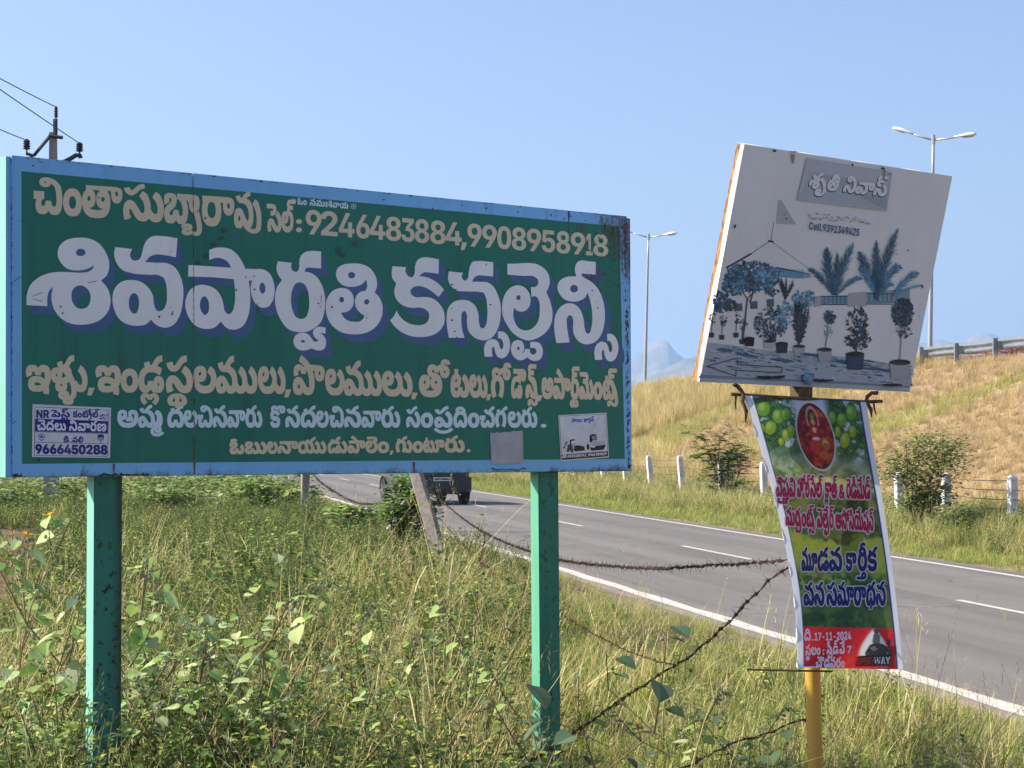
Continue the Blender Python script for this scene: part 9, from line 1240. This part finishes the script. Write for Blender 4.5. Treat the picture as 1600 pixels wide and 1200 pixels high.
def scatter(name, rows, kind='stuff'):
    """rows: x, y, z, scale, kind index -> one object of many plants"""
    A = np.array(rows, float); me = bpy.data.meshes.new(name); me.vertices.add(len(A)); me.vertices.foreach_set('co', A[:, :3].astype(np.float32).ravel())
    n = len(A); rot = np.zeros((n, 3), np.float32); rot[:, 2] = RNG.uniform(0, 6.283, n); rot[:, :2] = RNG.normal(0, .12, (n, 2))
    me.attributes.new('turn', 'FLOAT_VECTOR', 'POINT').data.foreach_set('vector', rot.ravel()); me.attributes.new('size', 'FLOAT', 'POINT').data.foreach_set('value', A[:, 3].astype(np.float32)); me.attributes.new('sort', 'INT', 'POINT').data.foreach_set('value', A[:, 4].astype(np.int32))
    me.update(); o = bpy.data.objects.new(name, me); COL.objects.link(o)
    ng = bpy.data.node_groups.new(name, 'GeometryNodeTree'); ng.interface.new_socket('Geometry', in_out='INPUT', socket_type='NodeSocketGeometry'); ng.interface.new_socket('Geometry', in_out='OUTPUT', socket_type='NodeSocketGeometry')
    gi = ng.nodes.new('NodeGroupInput'); go = ng.nodes.new('NodeGroupOutput'); ip = ng.nodes.new('GeometryNodeInstanceOnPoints'); ci = ng.nodes.new('GeometryNodeCollectionInfo')
    ci.inputs['Collection'].default_value = PC; ci.inputs['Separate Children'].default_value = True; ci.inputs['Reset Children'].default_value = True; ip.inputs['Pick Instance'].default_value = True
    def at(nm, ty): a = ng.nodes.new('GeometryNodeInputNamedAttribute'); a.data_type = ty; a.inputs['Name'].default_value = nm; return next(x for x in a.outputs if x.enabled and x.name == 'Attribute')
    er = ng.nodes.new('FunctionNodeEulerToRotation'); L = ng.links
    L.new(gi.outputs[0], ip.inputs['Points']); L.new(ci.outputs[0], ip.inputs['Instance']); L.new(at('sort', 'INT'), ip.inputs['Instance Index']); L.new(at('turn', 'FLOAT_VECTOR'), er.inputs[0]); L.new(er.outputs[0], ip.inputs['Rotation']); L.new(at('size', 'FLOAT'), ip.inputs['Scale']); L.new(ip.outputs[0], go.inputs[0])
    o.modifiers.new('plants', 'NODES').node_group = ng; return setp(o, kind=kind)
def nz(x, y, s, seed=0.0): return MN.noise(Vector((x*s, y*s, seed)))
rows = []
def inview(x, y, m=1.2): return abs(x) < .25*y*1.06+m
def near_grass(y0, y1, dens, sc):
    A = (y1-y0)*(.53*(y0+y1)/2+2.4) 
    for i in range(int(A*dens)):
        y = ru_(y0, y1); x = ru_(-.265*y-1.2, .265*y+1.2); s, l = sl_of(x, y)
        if l > 6.22 or not inview(x, y): continue
        pk = patch(x, y)
        if pk < .9 and random.random() > .06: continue
        if 64 < s < 110 and -5.6 < l < 3 and random.random() < .9: continue
        z = gz(x, y); e = 6.2-l; n_ = nz(x, y, .45, 2.0); n2_ = nz(x, y, 1.3, 5.0); k = sc*ru_(.75, 1.3)
        if e < 1.3:                                         # short green turf falling to the road edge
            if e < .35 and random.random() < .55: continue
            kind = rc(GO+GO+GA[:1]); k *= .55+.4*e
            if e > .7 and random.random() < .12: kind = rc(GS); k *= .8
        else:
            q = random.random(); right = x > .01*y
            if right:
                kind = rc(GA+GO+GO+GO) if q < .80 else (rc(GB) if q < .86 else (rc(GS) if q < .90 else rc(GH)))
                if kind not in GS: k *= .8
            elif y > 12.5 and q < .42+.25*(x < -.1*y): kind = rc(GD+GH) if random.random() < .55 else rc(GA+GO)
            elif n_ > .08: kind = rc(GH) if q < .28 else (rc(GD) if q < .48 else (rc(GA) if q < .82 else (rc(GB) if q < .90 else rc(GS))))
            elif n_ < -.12: kind = rc(GB) if q < .38 else (rc(GS) if q < .56 else (rc(GA) if q < .86 else rc(GD)))
            else: kind = rc(GB) if q < .17 else (rc(GA) if q < .56 else (rc(GS) if q < .69 else (rc(GH) if q < .84 else rc(GD))))
            if x < -.06*y and y > 24: kind = rc(GD+GH+GA) if random.random() < .6 else kind
            k *= 1+.6*n2_
            if random.random() < (.006 if x > .01*y else .02) and y < 22: kind = rc(GL_); k = max(k, .9)
        if x > -.12*y: k *= min(1.0, .42+.22*max(0, e-.4)) if y > 15 else min(1.0, .5+.25*max(0, e-.4))
        if .10 < x/y < .22 and y < 8.6 and (kind in GL_ or kind in GS): kind = rc(GA); k = min(k, .8)
        rows.append((x, y, z, k, kind))
near_grass(6.5, 11, 95, .9); near_grass(11, 17, 52, .95); near_grass(17, 28, 22, 1.1); near_grass(28, 48, 13, .95); near_grass(48, 90, 6, 1.25); near_grass(90, 160, .6, 2.6)
setp(scatter('roadside_grass', rows), kind='stuff')
rows = []
for i in range(46000):
    s = ru_(28, 185); l = 13.0+24*random.random()**1.25; p = U*s+N*l
    if not inview(p.x, p.y, 5): continue
    z = gz(p.x, p.y); n_ = nz(s, l, .12, 4.0); q = random.random(); k = .9+s*.008
    if l < 14.2: kind = rc(GO); k *= .6+.5*(l-13)
    elif l < 18.5: kind = rc(GA+GH) if q < .62 else (rc(GB) if q < .9 else rc(GS)); k *= 1.0
    elif s > 88+n_*25 or (l < 21 and n_ > .1): kind = rc(GW) if q < .72 else (rc(GA) if q < .9 else rc(GB)); k *= .95
    elif n_ > .22: kind = rc(GA) if q < .5 else rc(GB); k *= .7
    else: kind = rc(GP) if q < .80 else (rc(GW) if q < .93 else rc(GB)); k *= .56
    rows.append((p.x, p.y, z, k*ru_(.75, 1.25), kind))
setp(scatter('embankment_grass', rows), kind='stuff')
# --- broad-leaved weeds, each a plant of its own
LG_ = [(.27, .38, .11), (.38, .47, .19), (.19, .30, .07), (.45, .52, .25)]
def weed(h, nleaf, lsz, flower=0, branch=3, cols=LG_, bud=4):
    st = MB(); fo = Leafy(); fl_ = []; pe = Leafy(); ends = []
    main = [Vector((ru_(-.03, .03)*k, ru_(-.03, .03)*k, h*k/6)) for k in range(7)]; st.tube(main, [.006-.0007*k for k in range(7)], 5); paths = [main]
    for b in range(branch):
        k = random.randint(2, 5); a = ru_(0, 6.283); L = h*ru_(.25, .5); d = Vector((math.cos(a)*.8, math.sin(a)*.8, 1)).normalized(); pth = [main[k]+d*(L*j/4)+Vector((0, 0, .02*j*j*L)) for j in range(5)]; st.tube(pth, [.004, .0035, .003, .0022, .0014], 5); paths.append(pth)
    for i in range(nleaf):
        pth = rc(paths) if random.random() < .65 else main; t = ru_(.15, 1.0)*(len(pth)-1); j = min(int(t), len(pth)-2); b = pth[j].lerp(pth[j+1], t-j); a = ru_(0, 6.283); d = Vector((math.cos(a), math.sin(a), ru_(-.1, .5))); L = lsz*ru_(.55, 1.25)*(1.15-.4*t/(len(pth)-1)); e = b+d*L*.8
        st.tube([b, b.lerp(e, .5)+Vector((0, 0, .01)), e], .0014, 4, cap=False)
        fo.leaf(e, Vector((d.x, d.y, ru_(-.9, .1))), Vector((ru_(-.5, .5), ru_(-.5, .5), 1)), L, L*.98, jit(rc(cols), .2), 'heart', ru_(.1, .35))
    for pth in paths:
        for k in range(bud):
            b = pth[-1]+Vector((ru_(-.03, .03), ru_(-.03, .03), -ru_(0, .09))); q = [b+Vector((.009*math.cos(a)*math.sin(ph), .009*math.sin(a)*math.sin(ph), .009*math.cos(ph))) for ph in (.6, 1.57, 2.5) for a in np.arange(6)*1.047]; kk = len(pe.v)
            pe.v += q; pe.c += [jit((.34, .36, .22))]*18; pe.f += [[kk+r_*6+j, kk+r_*6+(j+1) % 6, kk+(r_+1)*6+(j+1) % 6, kk+(r_+1)*6+j] for r_ in range(2) for j in range(6)]+[[kk+j for j in range(6)], [kk+12+j for j in range(5, -1, -1)]]
    ft = []
    for k in range(flower):
        q = Leafy(); e = paths[k % len(paths)][-1]
        for j in range(5): a = j*1.2566; q.leaf(e, Vector((math.cos(a), math.sin(a)-.5, .35)), Z, .034, .028, jit((.72, .40, .01), .1), 'ovate', .2)
        q.leaf(e+Vector((0, -.004, .004)), Vector((0, -.4, 1)), Vector((1, 0, 0)), .012, .014, (.35, .12, .01)); ft.append(q)
    return st, fo, pe, ft
M_PET = leafmat('flower_petals', .5, .3, .2, var=.05)
def make_weed(name, spec, label, group):
    st, fo, pe, ft = weed(**spec); t = empty(name, (0, 0, 0), label, 'plant', group); st.build('stem', M_STEM, t); k = len(fo.v); fo.v += pe.v; fo.c += pe.c; fo.f += [[i+k for i in q] for q in pe.f]; fo.obj('foliage', M_LEAF, t)
    for q in ft: q.obj('flower', M_PET, t)
    return t
def copy_tree(o, parent=None):
    c_ = o.copy(); COL.objects.link(c_); c_.parent = parent
    for k in list(o.children): copy_tree(k, c_)
    return c_
WL, WG = 'broad leaved weed with pale heart shaped leaves and buds growing among the grass', 'broad leaved weeds in the verge'
kinds = [make_weed('broadleaf_weed', dict(h=.95, nleaf=38, lsz=.085, branch=4), WL, WG), make_weed('broadleaf_weed', dict(h=.75, nleaf=30, lsz=.075, branch=4), WL, WG), make_weed('broadleaf_weed', dict(h=.6, nleaf=24, lsz=.07, branch=3), WL, WG)]
spots = [(165, 965, 9.0, 0), (110, 955, 9.3, 1), (232, 985, 9.0, 1), (60, 1065, 8.7, 1), (130, 1075, 8.5, 2), (300, 985, 9.4, 0), (265, 1060, 8.8, 1), (335, 1030, 8.9, 2), (385, 960, 9.8, 0), (420, 1010, 9.2, 1), (25, 1120, 8.5, 2), (95, 1140, 8.3, 1), (225, 1105, 8.4, 2), (315, 1100, 8.5, 2), (455, 945, 10.5, 1), (360, 890, 12, 1), 
         (560, 955, 11, 2), (640, 1000, 10, 2), (715, 960, 10.5, 2), (430, 1110, 8.4, 2), (600, 1090, 8.6, 2), (790, 1060, 9, 2), (1205, 1110, 8.5, 2), (1110, 1085, 9, 2), (1175, 1135, 8.2, 1), (480, 835, 18, 2), (330, 850, 18, 2)]
spots += [(ru_(95, 440), ru_(890, 1150), ru_(8.3, 10.5), rc((1, 2, 2))) for _ in range(14)]
used = set()
for px, py, y, k in spots:
    tp = P(px, py, y); g = gz(tp.x, y); src = kinds[k]; h0 = (.95, .75, .6)[k]; sc_ = max(.45, min(1.7, (tp.z-g)/h0*.9))
    o = src if k not in used else copy_tree(src); used.add(k); o.location = (tp.x, y, g-.02); o.rotation_euler = (0, 0, ru_(0, 6.28)); o.scale = (sc_**.5, sc_**.5, sc_)
def single(name, spec, px, py, y, label, rz=0.0, w=1.0):
    t = make_weed(name, spec, label, None); tp = P(px, py, y); g = gz(tp.x, y); s_ = (tp.z-g)/spec['h']; t.location = (tp.x, y, g-.02); t.scale = (w, w, s_); t.rotation_euler = (0, 0, rz); return t
single('flowering_weed', dict(h=1.0, nleaf=34, lsz=.075, flower=1, branch=3), 44, 800, 9.4, 'tall weed with a single yellow flower at the far corner beside the bare earth')
single('flowering_weed', dict(h=1.0, nleaf=52, lsz=.085, flower=1, branch=4), 72, 828, 9.0, 'tall weed with large pale leaves and a yellow flower near the left green leg', 1.2)
single('flowering_weed', dict(h=.7, nleaf=16, lsz=.06, flower=1, branch=1), 1044, 1122, 8.6, 'small weed with one yellow flower in the grass between the two signs', .4)
DG = [(.10, .155, .085), (.13, .19, .11), (.075, .12, .06)]
single('dark_weed', dict(h=.9, nleaf=16, lsz=.075, branch=2, cols=DG, bud=1), 972, 1008, 7.2, 'tall bluish green weed before the sloping wire between green leg and yellow pole')
single('dark_weed', dict(h=.7, nleaf=12, lsz=.10, branch=2, cols=DG, bud=1), 892, 1110, 7.0, 'bluish green weed with big dull leaves at the foot of the right green leg', .8, 1.1)
single('dark_weed', dict(h=.6, nleaf=9, lsz=.09, branch=1, cols=DG, bud=0), 1195, 1160, 7.5, 'low weed with broad grey green leaves beside the yellow pole', 2.1)
# --- shrubs
def shrub(name, base, h, w_, nb, nl, lsz, cols, label, cat='shrub', twig=(.13, .09, .05), feather=False, lean=(0, 0), white=0, low=.15):
    t = empty(name, tuple(base), label, cat); br = MB(); fo = Leafy(); base = Vector(base); tips = []
    for b in range(nb):
        a = ru_(0, 6.283); top = base+Vector((math.cos(a)*w_*ru_(.15, .5)+lean[0], math.sin(a)*w_*ru_(.15, .5)+lean[1], h*ru_(.55, 1.0))); mid = base.lerp(top, .5)+Vector((ru_(-.1, .1)*w_, ru_(-.1, .1)*w_, h*.08)); pts = [base+Vector((0, 0, -.05)), base.lerp(mid, .5), mid, mid.lerp(top, .5)+Vector((0, 0, .03*h)), top]
        br.tube(pts, [.012*h*.6, .009*h*.6, .007*h*.6, .005*h*.6, .003], 5); tips.append(pts)
        for k in range(4):
            s_ = pts[random.randint(1, 3)]; e = s_+Vector((ru_(-.3, .3)*w_, ru_(-.3, .3)*w_, ru_(.0, .3)*h)); br.tube([s_, s_.lerp(e, .5)+Vector((0, 0, .03)), e], [.009, .006, .003], 4); tips.append([s_, s_.lerp(e, .4), s_.lerp(e, .7), e])
    nl = int(nl*(1.25 if feather else 2.4)); lsz *= 1.35
    for i in range(nl):
        pts = rc(tips); q = ru_(low, 1)**.7*(len(pts)-1); j = min(int(q), len(pts)-2); b = pts[j].lerp(pts[j+1], q-j)+Vector((RNG.normal(0, .095)*w_, RNG.normal(0, .095)*w_, RNG.normal(0, .06)*h)); a = ru_(0, 6.283); d = Vector((math.cos(a), math.sin(a), ru_(-.4, .6)))
        if b.z < base.z: b.z = base.z+.02
        if feather:
            L = lsz*ru_(.7, 1.3); sd = d.cross(Z).normalized(); c_ = jit(rc(cols), .2)
            for m_ in range(6):
                for sg in (-1, 1): fo.leaf(b+d.normalized()*(L*m_/6)-Z*(.02*m_*m_*L), d*.5+sd*sg+Z*.1, Z, L*.5*(1-.07*m_), L*.30, c_, 'ovate', .1)
        else: fo.leaf(b, d, Z, lsz*ru_(.6, 1.3), lsz*ru_(.7, 1.1), jit(rc(cols), .25))
    br.build('branches', simple('twig_bark', twig, .9, .1, c2=tuple(x*.6 for x in twig), scale=20), t); fo.obj('foliage', M_SHRUB, t)
    for k in range(white):
        pts = rc(tips); b = pts[-1]+Vector((ru_(-.1, .1), ru_(-.25, -.05), ru_(-.2, .1))); q = Leafy()
        for j in range(5): a = j*1.2566; q.leaf(b, Vector((math.cos(a), -.6, math.sin(a))), Z, .045, .04, (.62, .62, .66), 'ovate')
        q.obj('flower', M_PET, t)
    return t
def at_px(px, l): return on(px, l)
shrub('feathery_tree', on(1136, 16.7), 2.25, 2.1, 8, 300, .25, [(.06, .15, .04), (.09, .19, .05), (.15, .27, .07), (.045, .11, .03)], 'small dark green feathery tree growing against a white fence post across the road', 'tree', feather=True, lean=(.12, 0))
shrub('leafy_bush', on(1432, 15.6), 2.15, 1.9, 12, 1650, .066, [(.14, .20, .05), (.19, .25, .07), (.24, .28, .10), (.08, .13, .04)], 'olive green leafy bush around the white fence posts beside the hanging banner', lean=(.25, 0))
shrub('leafy_bush', on(1500, 15.4), .62, 1.1, 8, 520, .05, [(.10, .16, .045), (.14, .20, .06), (.07, .11, .035)], 'low bush at the road edge beside the taller olive bush')
shrub('leafy_bush', on(1592, 16.4), .6, .8, 6, 300, .05, [(.14, .19, .06), (.19, .22, .08)], 'low bush at the foot of the last white post by the frame edge', low=.2)
shrub('leafy_bush', on(905, 17.0), 1.1, 1.6, 7, 360, .09, [(.07, .11, .035), (.11, .15, .05)], 'thin twiggy bush across the road seen beside the right green leg', low=.4)
vb = P(628, 860, 26.4); vb.z = gz(vb.x, vb.y)
shrub('creeper_bush', vb, 1.12, .74, 11, 1500, .05, [(.13, .23, .05), (.20, .31, .07), (.28, .37, .11), (.08, .15, .035)], 'dense dark creeper with small white flowers climbing beside the leaning post', 'creeper', white=7, low=.05)
for px, py, y, h, w_, nl, lab in ((20, 775, 42, .8, 3.0, 480, 'low bush behind the weeds at the far left end under the hoarding'), (160, 765, 46, .85, 3.0, 460, 'low bush in the background beside the left green leg'), (270, 765, 44, .8, 3.0, 480, 'low bush in the background just past the left green leg'), (350, 758, 52, .95, 3.4, 520, 'low bush in the background below the middle of the hoarding'), (425, 775, 42, .95, 2.0, 520, 'leafy bush against the upright concrete post under the hoarding'), (560, 815, 30, .62, 1.1, 380, 'leafy bush between the two concrete fence posts')):
    b = P(px, py, y); b.z = gz(b.x, y); shrub('background_bush', b, h, w_, 8, nl, .10, [(.18, .27, .06), (.26, .35, .10), (.38, .44, .20), (.11, .18, .045)], lab, low=.1)
# far trees behind the embankment and wisps on its crest
def tree(name, px, y, ytop, w_, nl, lsz, label):
    tp = P(px, ytop, y); g = gz(tp.x, y); t = empty(name, (tp.x, y, g), label, 'tree'); H_ = tp.z-g; tr = MB(); fo = Leafy(); b0 = Vector((tp.x, y, g-.1)); tips = []
    tr.tube([b0, b0+Vector((.05, 0, H_*.3)), b0+Vector((-.03, .05, H_*.6)), b0+Vector((0, 0, H_*.92))], [.05*H_*.4, .04*H_*.4, .025*H_*.4, .01], 7)
    for k in range(14):
        s_ = b0+Vector((0, 0, H_*ru_(.3, .75))); a = ru_(0, 6.283); e = s_+Vector((math.cos(a)*w_*.5*ru_(.5, 1), math.sin(a)*w_*.5*ru_(.5, 1), H_*ru_(.05, .25))); tr.tube([s_, s_.lerp(e, .5)+Vector((0, 0, .08)), e], [.035, .025, .008], 5); tips.append((s_, e))
    for i in range(nl):
        s_, e = rc(tips); b = s_.lerp(e, ru_(.35, 1.1))+Vector((RNG.normal(0, .09)*w_, RNG.normal(0, .09)*w_, RNG.normal(0, .06)*H_)); a = ru_(0, 6.283); fo.leaf(b, Vector((math.cos(a), math.sin(a), ru_(-.5, .5))), Z, lsz*ru_(.6, 1.3), lsz*.6, jit(rc([(.05, .09, .03), (.08, .13, .04), (.035, .065, .022)]), .25))
    tr.build('trunk', simple('far_bark', (.16, .12, .08), .9, .1), t); fo.obj('crown', M_SHRUB, t)
tree('far_tree', 990, 190, 596, 3.2, 700, .34, 'dark tree peeping over the end of the embankment beside the hoarding')
tree('far_tree', 1006, 205, 601, 2.6, 500, .34, 'smaller dark tree next to the far lamp post foot')
for px, py, y, lab in ((1012, 598, 128, 'wispy sapling at the foot of the far lamp post'), (1024, 604, 127, 'low wispy sapling just past the far lamp post'), (1052, 599, 122, 'wispy sapling on the crest near the guard rail end')):
    b = P(px, py, y); h = max(.7, b.z-gz(b.x, y)); b.z = gz(b.x, y); shrub('crest_sapling', b, h, 1.1, 4, 90, .16, [(.09, .13, .05), (.13, .17, .06)], lab, low=.4)
# flowering shrubs on the far side of the guard rail
PK = [(.62, .07, .22), (.72, .16, .33), (.10, .15, .05), (.13, .18, .06)]
for px, lab in ((1500, 'pink flowering shrub behind the guard rail next to the lamp post side'), (1535, 'pink flowering shrub behind the middle of the guard rail'), (1585, 'pink flowering shrub behind the guard rail at the frame edge'), (1240, None)):
    if lab is None: continue
    b = on(px, 33.2); shrub('flowering_shrub', b, .62, 1.6, 6, 320, .10, PK, lab, low=.3)
# ------------------------------------------------------------ the air
hz, t, b = newmat('haze_air'); t.nodes.remove(b); pv = t.nodes.new('ShaderNodeVolumePrincipled'); pv.inputs['Color'].default_value = (.42, .66, 1.0, 1); pv.inputs['Density'].default_value = 2.0e-4; pv.inputs['Anisotropy'].default_value = .35
t.links.new(pv.outputs[0], t.nodes['Material Output'].inputs['Volume'])
SC.cycles.volume_bounces = 1
x0, x1, y0, y1, z0, z1 = -7500, 11000, -2500, 10200, -8, 420
mb = MB(); mb.add([(x, y, z) for z in (z0, z1) for x, y in ((x0, y0), (x1, y0), (x1, y1), (x0, y1))], [(3, 2, 1, 0), (4, 5, 6, 7), (0, 1, 5, 4), (1, 2, 6, 5), (2, 3, 7, 6), (3, 0, 4, 7)])
setp(mb.build('haze', hz), kind='stuff')
